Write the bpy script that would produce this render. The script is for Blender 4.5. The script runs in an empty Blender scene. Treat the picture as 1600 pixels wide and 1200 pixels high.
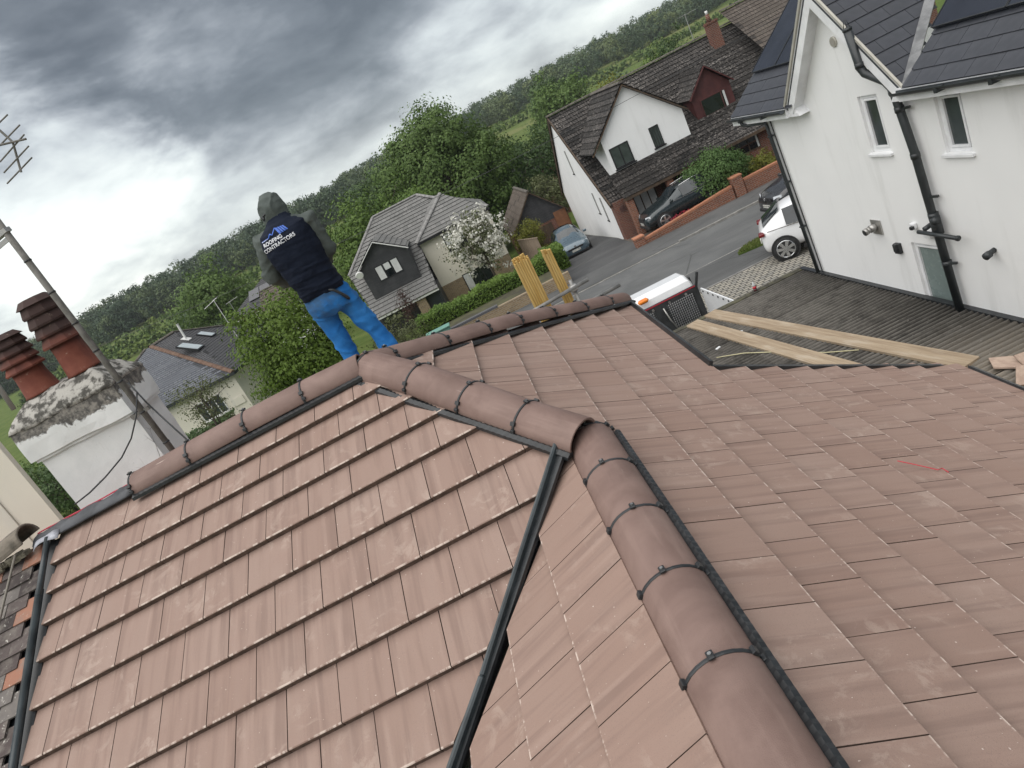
import bpy, bmesh, math, random
import numpy as np
from mathutils import Vector, Matrix, noise as mnoise
from mathutils.bvhtree import BVHTree
random.seed(7)
R = math.radians
scene = bpy.context.scene
COL = scene.collection

# ------------------------------------------------------------------ camera
cam_data = bpy.data.cameras.new('camera')
cam_data.sensor_width = 36.0
cam_data.lens = 1070.6 * 36.0 / 1600.0
cam_data.clip_start = 0.05
cam_data.clip_end = 4000.0
cam = bpy.data.objects.new('camera', cam_data)
COL.objects.link(cam)
CR = Vector((0.8931811, -0.1106391, -0.4358744))
CU = Vector((0.4478621, 0.3063273, 0.8399900))
CD = Vector((-0.0405845, 0.9454748, -0.3231568))
CL = Vector((1.0132837, -4.5465262, 0.9074510))
cam.matrix_world = Matrix(((CR.x, CU.x, -CD.x, CL.x), (CR.y, CU.y, -CD.y, CL.y), (CR.z, CU.z, -CD.z, CL.z), (0, 0, 0, 1)))
scene.camera = cam

# ------------------------------------------------------------------ exposure
scene.view_settings.view_transform = 'Standard'
scene.view_settings.look = 'None'
scene.view_settings.exposure = 1.42
scene.view_settings.gamma = 1.0
scene.view_settings.use_curve_mapping = False

# ------------------------------------------------------------------ sun (hidden by cloud: wide and soft)
SUN_FROM = Vector((-0.34, -0.24, 0.91)).normalized()
sun_data = bpy.data.lights.new('sun', 'SUN')
sun_data.energy = 1.5
sun_data.angle = R(100)
sun_data.color = (1.0, 0.965, 0.92)
sun = bpy.data.objects.new('sun', sun_data)
COL.objects.link(sun)
sun.rotation_euler = SUN_FROM.to_track_quat('Z', 'Y').to_euler()

# ------------------------------------------------------------------ world: nishita sky under broken stratus cloud
world = bpy.data.worlds.new('World')
scene.world = world
world.use_nodes = True
wn, wl = world.node_tree.nodes, world.node_tree.links
wn.clear()
def WN(t, **kw):
    n = wn.new(t)
    for k, v in kw.items(): setattr(n, k, v)
    return n
def wmath(op, a, b=None, c=None, clamp=False):
    n = WN('ShaderNodeMath', operation=op, use_clamp=clamp)
    for i, v in enumerate((a, b, c)):
        if v is None: continue
        if isinstance(v, (int, float)): n.inputs[i].default_value = v
        else: wl.new(v, n.inputs[i])
    return n.outputs[0]
w_out = WN('ShaderNodeOutputWorld'); w_bg = WN('ShaderNodeBackground')
w_bg.inputs['Strength'].default_value = 0.1
wl.new(w_bg.outputs[0], w_out.inputs[0])
w_sky = WN('ShaderNodeTexSky', sky_type='NISHITA', sun_disc=False)
w_sky.sun_elevation = math.asin(SUN_FROM.z)
w_sky.sun_rotation = math.atan2(SUN_FROM.x, SUN_FROM.y)
w_sky.altitude = 100.0
w_tc = WN('ShaderNodeTexCoord')
w_sep = WN('ShaderNodeSeparateXYZ'); wl.new(w_tc.outputs['Generated'], w_sep.inputs[0])
w_comb = WN('ShaderNodeCombineXYZ')
wl.new(w_sep.outputs[0], w_comb.inputs[0]); wl.new(w_sep.outputs[1], w_comb.inputs[1])
wl.new(wmath('MULTIPLY', w_sep.outputs[2], 2.3), w_comb.inputs[2])
def wnoise(scale, detail, rough, dist, off, stretch=(1, 1, 1), lac=2.0):
    mp = WN('ShaderNodeMapping'); wl.new(w_comb.outputs[0], mp.inputs[0])
    mp.inputs['Location'].default_value = off
    mp.inputs['Scale'].default_value = stretch
    mp.inputs['Rotation'].default_value = (0, 0, R(-20))
    n = WN('ShaderNodeTexNoise'); wl.new(mp.outputs[0], n.inputs['Vector'])
    n.inputs['Scale'].default_value = scale; n.inputs['Detail'].default_value = detail
    n.inputs['Roughness'].default_value = rough; n.inputs['Distortion'].default_value = dist
    n.inputs['Lacunarity'].default_value = lac
    return n.outputs['Fac']
def wlobe(d, lo, hi):
    vd = WN('ShaderNodeVectorMath', operation='DOT_PRODUCT')
    wl.new(w_tc.outputs['Generated'], vd.inputs[0]); vd.inputs[1].default_value = d
    mr = WN('ShaderNodeMapRange', interpolation_type='SMOOTHSTEP'); wl.new(wmath('ADD', vd.outputs['Value'], wmath('MULTIPLY', wmath('SUBTRACT', n_mid, 0.5), 0.035)), mr.inputs[0])
    mr.inputs[1].default_value = lo; mr.inputs[2].default_value = hi
    return mr.outputs[0]
def pix_dir(x, y):
    return (CD + CR * ((x - 800) / 1070.6) - CU * ((y - 600) / 1070.6)).normalized()
n_big = wnoise(2.4, 4, 0.45, 0.3, (4.3, 1.7, 0.6))
n_mid = wnoise(5.0, 8, 0.52, 0.25, (11.0, 4.2, 3.0))
n_fine = wnoise(17.0, 8, 0.55, 0.2, (7.0, 9.2, 1.0))
# cloud brightness: big masses + billow detail; the deck is thick overhead and thins towards the horizon
ez = wmath('ADD', w_sep.outputs[2], wmath('MULTIPLY', wmath('SUBTRACT', n_big, 0.5), 0.24))
el = WN('ShaderNodeMapRange', interpolation_type='SMOOTHSTEP'); wl.new(ez, el.inputs[0])
el.inputs[1].default_value = 0.07; el.inputs[2].default_value = 0.20
el.inputs[3].default_value = 0.15; el.inputs[4].default_value = -0.115
v = wmath('ADD', wmath('MULTIPLY', n_big, 0.42), wmath('MULTIPLY', n_mid, 0.62))
v = wmath('ADD', v, wmath('MULTIPLY', n_fine, 0.22))
v = wmath('ADD', v, el.outputs[0])
gap = wlobe(pix_dir(60, 310), 0.982, 0.9985)
dark = wlobe(pix_dir(420, 130), 0.93, 0.995)
v = wmath('ADD', v, wmath('MULTIPLY', gap, 0.27))
v = wmath('SUBTRACT', v, wmath('MULTIPLY', dark, 0.07))
v = wmath('SUBTRACT', v, 0.145)
ramp = WN('ShaderNodeValToRGB'); wl.new(v, ramp.inputs[0])
cr = ramp.color_ramp
cr.elements[0].position = 0.26; cr.elements[0].color = (0.052, 0.058, 0.064, 1)
cr.elements[1].position = 0.80; cr.elements[1].color = (0.42, 0.43, 0.415, 1)
for pos, c in ((0.36, (0.078, 0.086, 0.094, 1)), (0.44, (0.122, 0.132, 0.142, 1)), (0.52, (0.190, 0.203, 0.212, 1)), (0.60, (0.265, 0.283, 0.287, 1)), (0.70, (0.345, 0.365, 0.358, 1))):
    e = cr.elements.new(pos); e.color = c
w_mul = WN('ShaderNodeVectorMath', operation='SCALE'); wl.new(ramp.outputs[0], w_mul.inputs[0]); w_mul.inputs['Scale'].default_value = 10.0
w_mix = WN('ShaderNodeMixRGB'); w_mix.inputs[0].default_value = 0.94
wl.new(w_sky.outputs[0], w_mix.inputs[1]); wl.new(w_mul.outputs[0], w_mix.inputs[2])
wl.new(w_mix.outputs[0], w_bg.inputs['Color'])

# ================================================================== helpers
ORG = {}
def V(*a): return Vector(a)
def tag(o, label=None, cat=None, group=None, kind=None):
    if label: o['label'] = label
    if cat: o['category'] = cat
    if group: o['group'] = group
    if kind: o['kind'] = kind
    return o
def thing(name, label, cat, loc=(0, 0, 0), rotz=0.0, group=None):
    o = bpy.data.objects.new(name, None); COL.objects.link(o)
    o.empty_display_size = 0.2
    o.location = loc; o.rotation_euler = (0, 0, rotz)
    ORG[o] = Vector(loc)
    return tag(o, label, cat, group)
def box_uv(me):
    uvl = me.uv_layers.new(name='UVMap')
    nl = len(me.loops)
    if nl == 0: return
    vi = np.empty(nl, np.int32); me.loops.foreach_get('vertex_index', vi)
    co = np.empty(len(me.vertices) * 3, np.float32); me.vertices.foreach_get('co', co); co = co.reshape(-1, 3)
    pn = np.empty(len(me.polygons) * 3, np.float32); me.polygons.foreach_get('normal', pn); pn = pn.reshape(-1, 3)
    ls = np.empty(len(me.polygons), np.int32); me.polygons.foreach_get('loop_total', ls)
    n = np.repeat(pn, ls, axis=0); c = co[vi]
    h = np.stack([-n[:, 1], n[:, 0]], 1); hl = np.linalg.norm(h, axis=1); flat = hl < 0.3
    h = h / np.maximum(hl, 1e-6)[:, None]
    u = (c[:, 0] * h[:, 0] + c[:, 1] * h[:, 1]); w = c[:, 2]
    u = np.where(flat, c[:, 0], u); w = np.where(flat, c[:, 1], w)
    uvl.data.foreach_set('uv', np.stack([u, w], 1).astype(np.float32).ravel())
class MB:
    def __init__(s): s.v = []; s.f = []; s.uv = None
    def add(s, vs, fs):
        b = len(s.v); s.v.extend([Vector(q) for q in vs]); s.f.extend([tuple(i + b for i in f) for f in fs]); return s
    def box(s, c, d, rz=0.0, M=None):
        x, y, z = d[0] / 2, d[1] / 2, d[2] / 2
        vs = [Vector((a, b, e)) for a in (-x, x) for b in (-y, y) for e in (-z, z)]
        if M is None: M = Matrix.Translation(Vector(c)) @ Matrix.Rotation(rz, 4, 'Z')
        else: M = Matrix.Translation(Vector(c)) @ M.to_4x4()
        return s.add([M @ q for q in vs], [(0, 1, 3, 2), (4, 6, 7, 5), (0, 4, 5, 1), (2, 3, 7, 6), (0, 2, 6, 4), (1, 5, 7, 3)])
    def span(s, a, b):
        a, b = Vector(a), Vector(b)
        lo = Vector([min(a[i], b[i]) for i in range(3)]); hi = Vector([max(a[i], b[i]) for i in range(3)])
        return s.box((lo + hi) / 2, hi - lo)
    def bar(s, a, b, w, h, up=(0, 0, 1)):
        a, b = Vector(a), Vector(b); d = b - a; L = d.length; d.normalize()
        up = Vector(up); side = d.cross(up)
        if side.length < 1e-4: side = d.cross(Vector((1, 0, 0)))
        side.normalize(); up = side.cross(d)
        M = Matrix((d, side, up)).transposed()
        return s.box((a + b) / 2, (L, w, h), M=M)
    def tube(s, pts, rad, n=8, cap=True):
        pts = [Vector(q) for q in pts]
        if isinstance(rad, (int, float)): rad = [rad] * len(pts)
        rings = []; prev = None
        for i, q in enumerate(pts):
            d = (pts[min(i + 1, len(pts) - 1)] - pts[max(i - 1, 0)]).normalized()
            if prev is None:
                a = d.cross(Vector((0, 0, 1)))
                if a.length < 0.05: a = d.cross(Vector((1, 0, 0)))
                a.normalize()
            else:
                a = (prev - d * prev.dot(d)).normalized()
            prev = a; b = d.cross(a)
            rings.append([q + (a * math.cos(2 * math.pi * k / n) + b * math.sin(2 * math.pi * k / n)) * rad[i] for k in range(n)])
        return s.loft(rings, cap)
    def loft(s, rings, cap=True, closed=True):
        b = len(s.v); n = len(rings[0])
        for r in rings: s.v.extend([Vector(q) for q in r])
        for i in range(len(rings) - 1):
            for k in range(n if closed else n - 1):
                k2 = (k + 1) % n
                s.f.append((b + i * n + k, b + i * n + k2, b + (i + 1) * n + k2, b + (i + 1) * n + k))
        if cap:
            s.f.append(tuple(b + k for k in reversed(range(n))))
            s.f.append(tuple(b + (len(rings) - 1) * n + k for k in range(n)))
        return s
    def prism(s, poly, off):
        off = Vector(off); n = len(poly); poly = [Vector(q) for q in poly]
        fs = [tuple(range(n)), tuple(reversed(range(n, 2 * n)))] + [((k + 1) % n, k, n + k, n + (k + 1) % n) for k in range(n)]
        return s.add(poly + [q + off for q in poly], fs)
    def quad(s, *q): return s.add(q, [tuple(range(len(q)))])
    def mesh(s, name, org=Vector((0, 0, 0)), fix=True):
        me = bpy.data.meshes.new(name)
        me.from_pydata([tuple(q - org) for q in s.v], [], s.f)
        if fix:
            bm = bmesh.new(); bm.from_mesh(me); bmesh.ops.recalc_face_normals(bm, faces=bm.faces); bm.to_mesh(me); bm.free()
        me.update()
        if s.uv is not None:
            uvl = me.uv_layers.new(name='UVMap')
            uvl.data.foreach_set('uv', np.array([c for f in s.uv for q in f for c in q], np.float32))
        else: box_uv(me)
        return me
    def build(s, name, mat, parent=None, smooth=False, bevel=0.0, local=False, sub=0, fix=True):
        org = Vector((0, 0, 0)) if (local or parent is None) else ORG.get(parent, Vector((0, 0, 0)))
        me = s.mesh(name, org, fix)
        me.materials.append(mat)
        o = bpy.data.objects.new(name, me); COL.objects.link(o)
        if parent is not None:
            o.parent = parent; ORG[o] = ORG.get(parent, Vector((0, 0, 0)))
        if smooth: me.polygons.foreach_set('use_smooth', [True] * len(me.polygons))
        if bevel > 0:
            m = o.modifiers.new('bevel', 'BEVEL'); m.width = bevel; m.segments = 1; m.limit_method = 'ANGLE'; m.angle_limit = R(50)
        if sub:
            m = o.modifiers.new('sub', 'SUBSURF'); m.levels = sub; m.render_levels = sub
        return o
def single(mb, name, mat, label, cat, base, group=None, kind=None, **kw):
    """a thing that is one mesh, origin at its base"""
    base = Vector(base)
    me = mb.mesh(name, base); me.materials.append(mat)
    o = bpy.data.objects.new(name, me); COL.objects.link(o); o.location = base
    ORG[o] = base
    if kw.get('smooth'): me.polygons.foreach_set('use_smooth', [True] * len(me.polygons))
    if kw.get('bevel'):
        m = o.modifiers.new('bevel', 'BEVEL'); m.width = kw['bevel']; m.segments = 1; m.limit_method = 'ANGLE'; m.angle_limit = R(50)
    return tag(o, label, cat, group, kind)
def structure(mb, name, mat, **kw):
    o = mb.build(name, mat, **kw); o['kind'] = 'structure'; return o
def link_copy(src, parent=None, data=None):
    c = src.copy(); COL.objects.link(c); c.parent = parent; return c
def copy_tree(o, parent=None):
    c = o.copy(); COL.objects.link(c); c.parent = parent
    for ch in list(o.children): copy_tree(ch, c)
    return c
def sfix(me):
    bm = bmesh.new(); bm.from_mesh(me); bmesh.ops.recalc_face_normals(bm, faces=bm.faces); bm.to_mesh(me); bm.free()

# ------------------------------------------------------------------ materials
MATS = {}
class NT:
    def __init__(s, name):
        s.m = bpy.data.materials.new(name); s.m.use_nodes = True
        s.n = s.m.node_tree.nodes; s.l = s.m.node_tree.links
        s.bsdf = s.n['Principled BSDF']
    def new(s, t, **kw):
        n = s.n.new(t)
        for k, v in kw.items(): setattr(n, k, v)
        return n
    def tc(s, which='Object'):
        t = s.new('ShaderNodeTexCoord'); return t.outputs[which]
    def mapping(s, vec, scale=(1, 1, 1), loc=None, rot=(0, 0, 0)):
        m = s.new('ShaderNodeMapping'); s.l.new(vec, m.inputs[0]); m.inputs['Scale'].default_value = scale; m.inputs['Rotation'].default_value = rot
        if loc is not None:
            if isinstance(loc, (tuple, list)): m.inputs['Location'].default_value = loc
            else: s.l.new(loc, m.inputs['Location'])
        return m.outputs[0]
    def noise(s, vec, scale, detail=5, rough=0.55, dist=0.0):
        n = s.new('ShaderNodeTexNoise'); s.l.new(vec, n.inputs['Vector'])
        n.inputs['Scale'].default_value = scale; n.inputs['Detail'].default_value = detail
        n.inputs['Roughness'].default_value = rough; n.inputs['Distortion'].default_value = dist
        return n.outputs['Fac']
    def rng(s, f, a, b, c=0.0, d=1.0, smooth=True):
        n = s.new('ShaderNodeMapRange'); n.interpolation_type = 'SMOOTHSTEP' if smooth else 'LINEAR'
        s.l.new(f, n.inputs[0])
        for i, q in enumerate((a, b, c, d)): n.inputs[i + 1].default_value = q
        return n.outputs[0]
    def math(s, op, a, b=None):
        n = s.new('ShaderNodeMath', operation=op)
        for i, q in enumerate((a, b)):
            if q is None: continue
            if isinstance(q, (int, float)): n.inputs[i].default_value = q
            else: s.l.new(q, n.inputs[i])
        return n.outputs[0]
    def mix(s, f, a, b, mode='MIX'):
        n = s.new('ShaderNodeMixRGB', blend_type=mode)
        for i, q in zip((0, 1, 2), (f, a, b)):
            if isinstance(q, (int, float)): n.inputs[i].default_value = q
            elif isinstance(q, (tuple, list)): n.inputs[i].default_value = tuple(q) + ((1,) if len(q) == 3 else ())
            else: s.l.new(q, n.inputs[i])
        return n.outputs[0]
    def bump(s, h, strength=0.4, dist=0.01):
        n = s.new('ShaderNodeBump'); s.l.new(h, n.inputs['Height']); n.inputs['Strength'].default_value = strength; n.inputs['Distance'].default_value = dist
        s.l.new(n.outputs[0], s.bsdf.inputs['Normal'])
    def base(s, c):
        if isinstance(c, (tuple, list)): s.bsdf.inputs['Base Color'].default_value = tuple(c) + ((1,) if len(c) == 3 else ())
        else: s.l.new(c, s.bsdf.inputs['Base Color'])
    def rough(s, r):
        if isinstance(r, (int, float)): s.bsdf.inputs['Roughness'].default_value = r
        else: s.l.new(r, s.bsdf.inputs['Roughness'])
    def set(s, **kw):
        for k, v in kw.items(): s.bsdf.inputs[k.replace('_', ' ')].default_value = v
def mat_noise(name, c1, c2, scale=3.0, rough=0.7, bump=0.0, bscale=60.0, detail=6, metal=0.0, spec=None, contrast=(0.35, 0.65), stretch=(1, 1, 1), bdist=0.004):
    if name in MATS: return MATS[name]
    t = NT(name); oc = t.mapping(t.tc(), stretch)
    oi = t.new('ShaderNodeObjectInfo')
    f = t.rng(t.noise(oc, scale, detail, 0.6, 0.2), contrast[0], contrast[1])
    col = t.mix(f, c1, c2)
    col = t.mix(t.rng(oi.outputs['Random'], 0, 1, 0.0, 0.12, False), col, (0.02, 0.02, 0.02))
    t.base(col); t.rough(rough); t.set(Metallic=metal)
    if spec is not None: t.bsdf.inputs['Specular IOR Level'].default_value = spec
    if bump > 0: t.bump(t.noise(oc, bscale, 4, 0.6), bump, bdist)
    MATS[name] = t.m; return t.m
def mat_plain(name, c, rough=0.5, metal=0.0, spec=None, coat=0.0, var=1.0):
    if name in MATS: return MATS[name]
    t = NT(name); oc = t.tc()
    f = t.rng(t.noise(oc, 4.0, 5, 0.6), 0.3, 0.7)
    t.base(t.mix(f, tuple(x * (1 - 0.1 * var) for x in c), tuple(min(1, x * (1 + 0.06 * var)) for x in c))); t.rough(t.rng(f, 0, 1, max(0.02, rough - 0.06 * var), rough + 0.06 * var)); t.set(Metallic=metal)
    if coat: t.bsdf.inputs['Coat Weight'].default_value = coat; t.bsdf.inputs['Coat Roughness'].default_value = 0.06
    if spec is not None: t.bsdf.inputs['Specular IOR Level'].default_value = spec
    MATS[name] = t.m; return t.m
def mat_brick(name, c1, c2, mortar, bw=0.225, rh=0.075, ms=0.011, rough=0.85, dirt=(0.05, 0.04, 0.035), dirt_amt=0.35):
    if name in MATS: return MATS[name]
    t = NT(name); uv = t.tc('UV')
    b = t.new('ShaderNodeTexBrick'); t.l.new(uv, b.inputs['Vector'])
    b.inputs['Color1'].default_value = c1 + (1,); b.inputs['Color2'].default_value = c2 + (1,); b.inputs['Mortar'].default_value = mortar + (1,)
    b.inputs['Scale'].default_value = 1.0; b.inputs['Brick Width'].default_value = bw; b.inputs['Row Height'].default_value = rh
    b.inputs['Mortar Size'].default_value = ms; b.inputs['Bias'].default_value = 0.0
    col = t.mix(t.rng(t.noise(t.tc(), 2.2, 6, 0.65), 0.45, 0.75, 0, dirt_amt), b.outputs['Color'], dirt)
    t.base(col); t.rough(rough)
    t.bump(t.math('SUBTRACT', t.noise(t.tc(), 45, 3), t.math('MULTIPLY', b.outputs['Fac'], 1.6)), 0.5, 0.01)
    MATS[name] = t.m; return t.m
def mat_roof(name, c1, c2, tw, gauge, roll=0.0, lichen=None, lich_amt=0.0, joint=0.012, rough=0.8):
    """roof covering on stepped course geometry: UV in metres (along, down the slope)"""
    if name in MATS: return MATS[name]
    t = NT(name); uv = t.tc('UV')
    b = t.new('ShaderNodeTexBrick'); t.l.new(uv, b.inputs['Vector'])
    b.inputs['Color1'].default_value = c1 + (1,); b.inputs['Color2'].default_value = c2 + (1,); b.inputs['Mortar'].default_value = tuple(x * 0.3 for x in c1) + (1,)
    b.inputs['Scale'].default_value = 1.0; b.inputs['Brick Width'].default_value = tw; b.inputs['Row Height'].default_value = gauge
    b.inputs['Mortar Size'].default_value = joint; b.inputs['Mortar Smooth'].default_value = 0.3
    b.offset = 0.5
    col = b.outputs['Color']
    big = t.noise(t.tc(), 0.8, 6, 0.65)
    col = t.mix(t.rng(big, 0.4, 0.7, 0, 0.4), col, tuple(x * 0.55 for x in c1))
    if lichen:
        sp = t.math('MULTIPLY', t.rng(t.noise(t.tc(), 9, 5, 0.7), 0.50, 0.66), t.rng(t.noise(t.tc(), 0.6, 3), 0.35, 0.65, 0.25, 1.0))
        col = t.mix(t.math('MULTIPLY', sp, lich_amt), col, lichen)
    t.base(col); t.rough(rough)
    h = t.math('SUBTRACT', t.noise(t.tc(), 30, 3), t.math('MULTIPLY', b.outputs['Fac'], 1.5))
    if roll > 0:
        sp = t.new('ShaderNodeSeparateXYZ'); t.l.new(uv, sp.inputs[0])
        h = t.math('ADD', h, t.math('MULTIPLY', t.math('SINE', t.math('MULTIPLY', sp.outputs[0], 2 * math.pi / (tw * 0.5))), roll))
    t.bump(h, 0.7, 0.02)
    MATS[name] = t.m; return t.m
def mat_glass(name, c=(0.03, 0.035, 0.04), rough=0.04):
    if name in MATS: return MATS[name]
    t = NT(name); f = t.rng(t.noise(t.tc(), 1.5, 4), 0.3, 0.7)
    t.base(t.mix(f, tuple(x * 0.7 for x in c), tuple(x * 1.5 for x in c))); t.rough(rough); t.bsdf.inputs['Specular IOR Level'].default_value = 0.6
    MATS[name] = t.m; return t.m

def clip_poly(poly, f):
    out = []
    for i in range(len(poly)):
        a, b = poly[i], poly[(i + 1) % len(poly)]; fa, fb = f(a), f(b)
        if fa >= 0: out.append(a)
        if (fa >= 0) != (fb >= 0):
            t = fa / (fa - fb); out.append(tuple(a[k] + (b[k] - a[k]) * t for k in range(len(a))))
    return out
def courses(mb, poly, gauge, lift, down=None, s0=None):
    """stepped courses of roofing over a planar 3-d polygon; UV = (along, down slope) in metres"""
    poly = [Vector(q) for q in poly]
    n = Vector((0, 0, 0))
    for i in range(len(poly)): n += (poly[i] - poly[0]).cross(poly[(i + 1) % len(poly)] - poly[0])
    n.normalize()
    if n.z < 0: n = -n
    if down is None: down = (Vector((0, 0, -1)) + n * n.z).normalized()
    al = n.cross(down)
    o = poly[0]
    pp = [((q - o).dot(al), (q - o).dot(down)) for q in poly]
    smin = min(q[1] for q in pp) if s0 is None else s0
    smax = max(q[1] for q in pp)
    if mb.uv is None: mb.uv = []
    k = 0
    while smin + k * gauge < smax - 1e-4:
        a, b = smin + k * gauge, smin + (k + 1) * gauge
        c = clip_poly(clip_poly(pp, lambda q: q[1] - a), lambda q: b - q[1])
        k += 1
        if len(c) < 3: continue
        base = len(mb.v)
        mb.v.extend([o + al * q[0] + down * q[1] + n * (lift * (q[1] - a) / gauge) for q in c])
        mb.f.append(tuple(range(base, base + len(c)))); mb.uv.append([(q[0], q[1] - smin) for q in c])
        low = [q for q in c if abs(q[1] - b) < 1e-5 or (b > smax and abs(q[1] - smax) < 1e-5)]
        if len(low) >= 2:
            x0, x1 = min(q[0] for q in low), max(q[0] for q in low); sb = low[0][1]; lf = lift * (sb - a) / gauge
            base = len(mb.v)
            mb.v.extend([o + al * x0 + down * sb + n * lf, o + al * x1 + down * sb + n * lf, o + al * x1 + down * sb - n * 0.01, o + al * x0 + down * sb - n * 0.01])
            mb.f.append((base, base + 1, base + 2, base + 3)); mb.uv.append([(x0, sb - smin), (x1, sb - smin), (x1, sb - smin), (x0, sb - smin)])
    return mb

# ================================================================== terrain, road, pavements
def sstep(a, b, x):
    t = max(0.0, min(1.0, (x - a) / (b - a))); return t * t * (3 - 2 * t)
def zg(y):
    if y <= 32: return -6.3 - 0.03 * (y - 12)
    if y <= 60: return -6.9 - 0.09 * (y - 32)
    return -9.42 - 0.012 * (y - 60)
def hz(x, y):
    z = zg(y)
    if y > 150:
        z = zg(150) + 0.0633 * max(0.0, min(y, 480) - 180) - 0.012 * max(0, min(y, 180) - 150)
        z += 2.0 * mnoise.noise(Vector((x * 0.006, y * 0.006, 0.3))) * sstep(150, 260, y)
        if y > 480: z -= 0.01 * (y - 480)
    return z
def mat_grass(name, c1, c2, c3):
    t = NT(name); oc = t.tc()
    col = t.mix(t.rng(t.noise(oc, 0.35, 6, 0.6), 0.35, 0.65), c1, c2)
    col = t.mix(t.rng(t.noise(oc, 0.02, 5, 0.6, 0.6), 0.48, 0.62), col, c3)
    t.base(col); t.rough(0.95); t.bump(t.noise(oc, 9, 5, 0.7), 0.8, 0.08)
    t.bsdf.inputs['Specular IOR Level'].default_value = 0.1
    return t.m
M_GRASS = mat_grass('grass_ground', (0.075, 0.115, 0.028), (0.115, 0.15, 0.042), (0.15, 0.165, 0.06))
ys = [-80, -40, -20, 0, 6, 12, 20, 26, 32, 36, 40, 46, 52, 60, 75, 90, 110, 130, 150, 165, 180] + list(range(195, 500, 15)) + [520, 560, 640, 760, 900, 1200, 1600]
xs = sorted(set(list(range(-900, -300, 60)) + list(range(-300, 301, 15)) + list(range(300, 901, 60))))
mb = MB()
mb.v = [Vector((x, y, hz(x, y))) for y in ys for x in xs]
nx = len(xs)
mb.f = [(j * nx + i, j * nx + i + 1, (j + 1) * nx + i + 1, (j + 1) * nx + i) for j in range(len(ys) - 1) for i in range(nx - 1)]
structure(mb, 'terrain', M_GRASS, smooth=True)

def mat_asphalt(name, c1, c2, patch, wear=(0.16, 0.155, 0.15)):
    t = NT(name); oc = t.tc()
    col = t.mix(t.rng(t.noise(oc, 0.5, 6, 0.6, 0.4), 0.35, 0.68), c1, c2)
    col = t.mix(t.rng(t.noise(t.mapping(oc, (0.12, 0.9, 1)), 1.0, 4, 0.6), 0.52, 0.66, 0, 0.55), col, patch)
    col = t.mix(t.rng(t.noise(oc, 60, 2), 0.6, 0.75, 0, 0.35), col, wear)
    vo = t.new('ShaderNodeTexVoronoi', feature='DISTANCE_TO_EDGE'); t.l.new(t.mapping(oc, (0.22, 0.35, 1)), vo.inputs['Vector']); vo.inputs['Scale'].default_value = 1.0
    crack = t.math('MULTIPLY', t.rng(vo.outputs['Distance'], 0.0, 0.012, 1.0, 0.0), t.rng(t.noise(oc, 0.3, 2), 0.5, 0.6))
    col = t.mix(t.math('MULTIPLY', crack, 0.6), col, (0.03, 0.03, 0.03))
    t.base(col); t.rough(0.88); t.bump(t.noise(oc, 130, 3), 0.5, 0.006)
    return t.m
M_ROAD = mat_asphalt('road_asphalt', (0.095, 0.098, 0.098), (0.13, 0.133, 0.132), (0.085, 0.087, 0.088))
M_PATH = mat_asphalt('pavement_asphalt', (0.075, 0.077, 0.077), (0.105, 0.106, 0.105), (0.06, 0.061, 0.062))
M_DRIVE = mat_asphalt('driveway_tarmac', (0.052, 0.053, 0.055), (0.075, 0.076, 0.077), (0.10, 0.10, 0.098))
M_CONC = mat_noise('kerb_concrete', (0.20, 0.195, 0.18), (0.33, 0.32, 0.30), 2.5, 0.9, 0.4, 70)
def sheet(x0, x1, y0, y1, h, name, mat, thick=None):
    m = MB(); yy = [y0] + [q for q in (32, 60) if y0 < q < y1] + [y1]
    for a, b in zip(yy[:-1], yy[1:]):
        m.quad((x0, a, zg(a) + h), (x1, a, zg(a) + h), (x1, b, zg(b) + h), (x0, b, zg(b) + h))
    return structure(m, name, mat)
sheet(-120, 120, 19.22, 24.3, 0.03, 'road', M_ROAD)
sheet(-120, 120, 16.62, 19.15, 0.05, 'pavement_near', M_PATH)
far_pave = sheet(-120, 120, 24.44, 27.0, 0.07, 'pavement_far', M_PATH)
drive = sheet(2.6, 8.1, 27.0, 45.0, 0.045, 'driveway', M_DRIVE)
# kerbs: single stones, dropped at the driveway crossing
def kerb(name, y, x0, x1, L, lo, hi, dropx, gap=0.008, tall=0.14, w=0.125):
    par = MB().span((x0, y + 0.01, zg(y) - 0.25), (x1, y + w - 0.01, zg(y) - 0.05)).build(name, M_CONC); par['kind'] = 'structure'
    me = None; x = x0
    while x < x1:
        top = lo if dropx[0] < x < dropx[1] else hi
        if me is None:
            m = MB().box((0, 0, 0), (L - gap, w, tall)); me = m.mesh('kerb_stone'); me.materials.append(M_CONC)
        o = bpy.data.objects.new('kerb_stone', me); COL.objects.link(o); o.parent = par
        o.location = (x + L / 2, y + w / 2, zg(y) + top - tall / 2 + random.uniform(-0.006, 0.006)); o.rotation_euler = (0, 0, random.uniform(-0.006, 0.006))
        x += L
    return par
kerb('kerb_far', 24.305, -2.0, 22.0, 0.915, 0.055, 0.125, (2.0, 8.6))
kerb('kerb_near', 19.155, 0.0, 22.0, 0.915, 0.05, 0.056, (-9, 99), w=0.06)
# block paved drive in front of the white house and the garage
M_SETT = mat_brick('paving_setts', (0.36, 0.335, 0.28), (0.26, 0.25, 0.225), (0.055, 0.05, 0.045), 0.24, 0.16, 0.022, 0.9, (0.10, 0.10, 0.08), 0.5)
sheet(1.0, 22.0, 8.4, 16.60, 0.06, 'block_paving', M_SETT)
M_CURBGREY = mat_noise('edging_grey', (0.17, 0.17, 0.165), (0.25, 0.245, 0.235), 5, 0.9)
m = MB(); m.span((1.0, 16.52, zg(16.55)), (22, 16.61, zg(16.6) + 0.075)); structure(m, 'paving_edging', M_CURBGREY)
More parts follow.
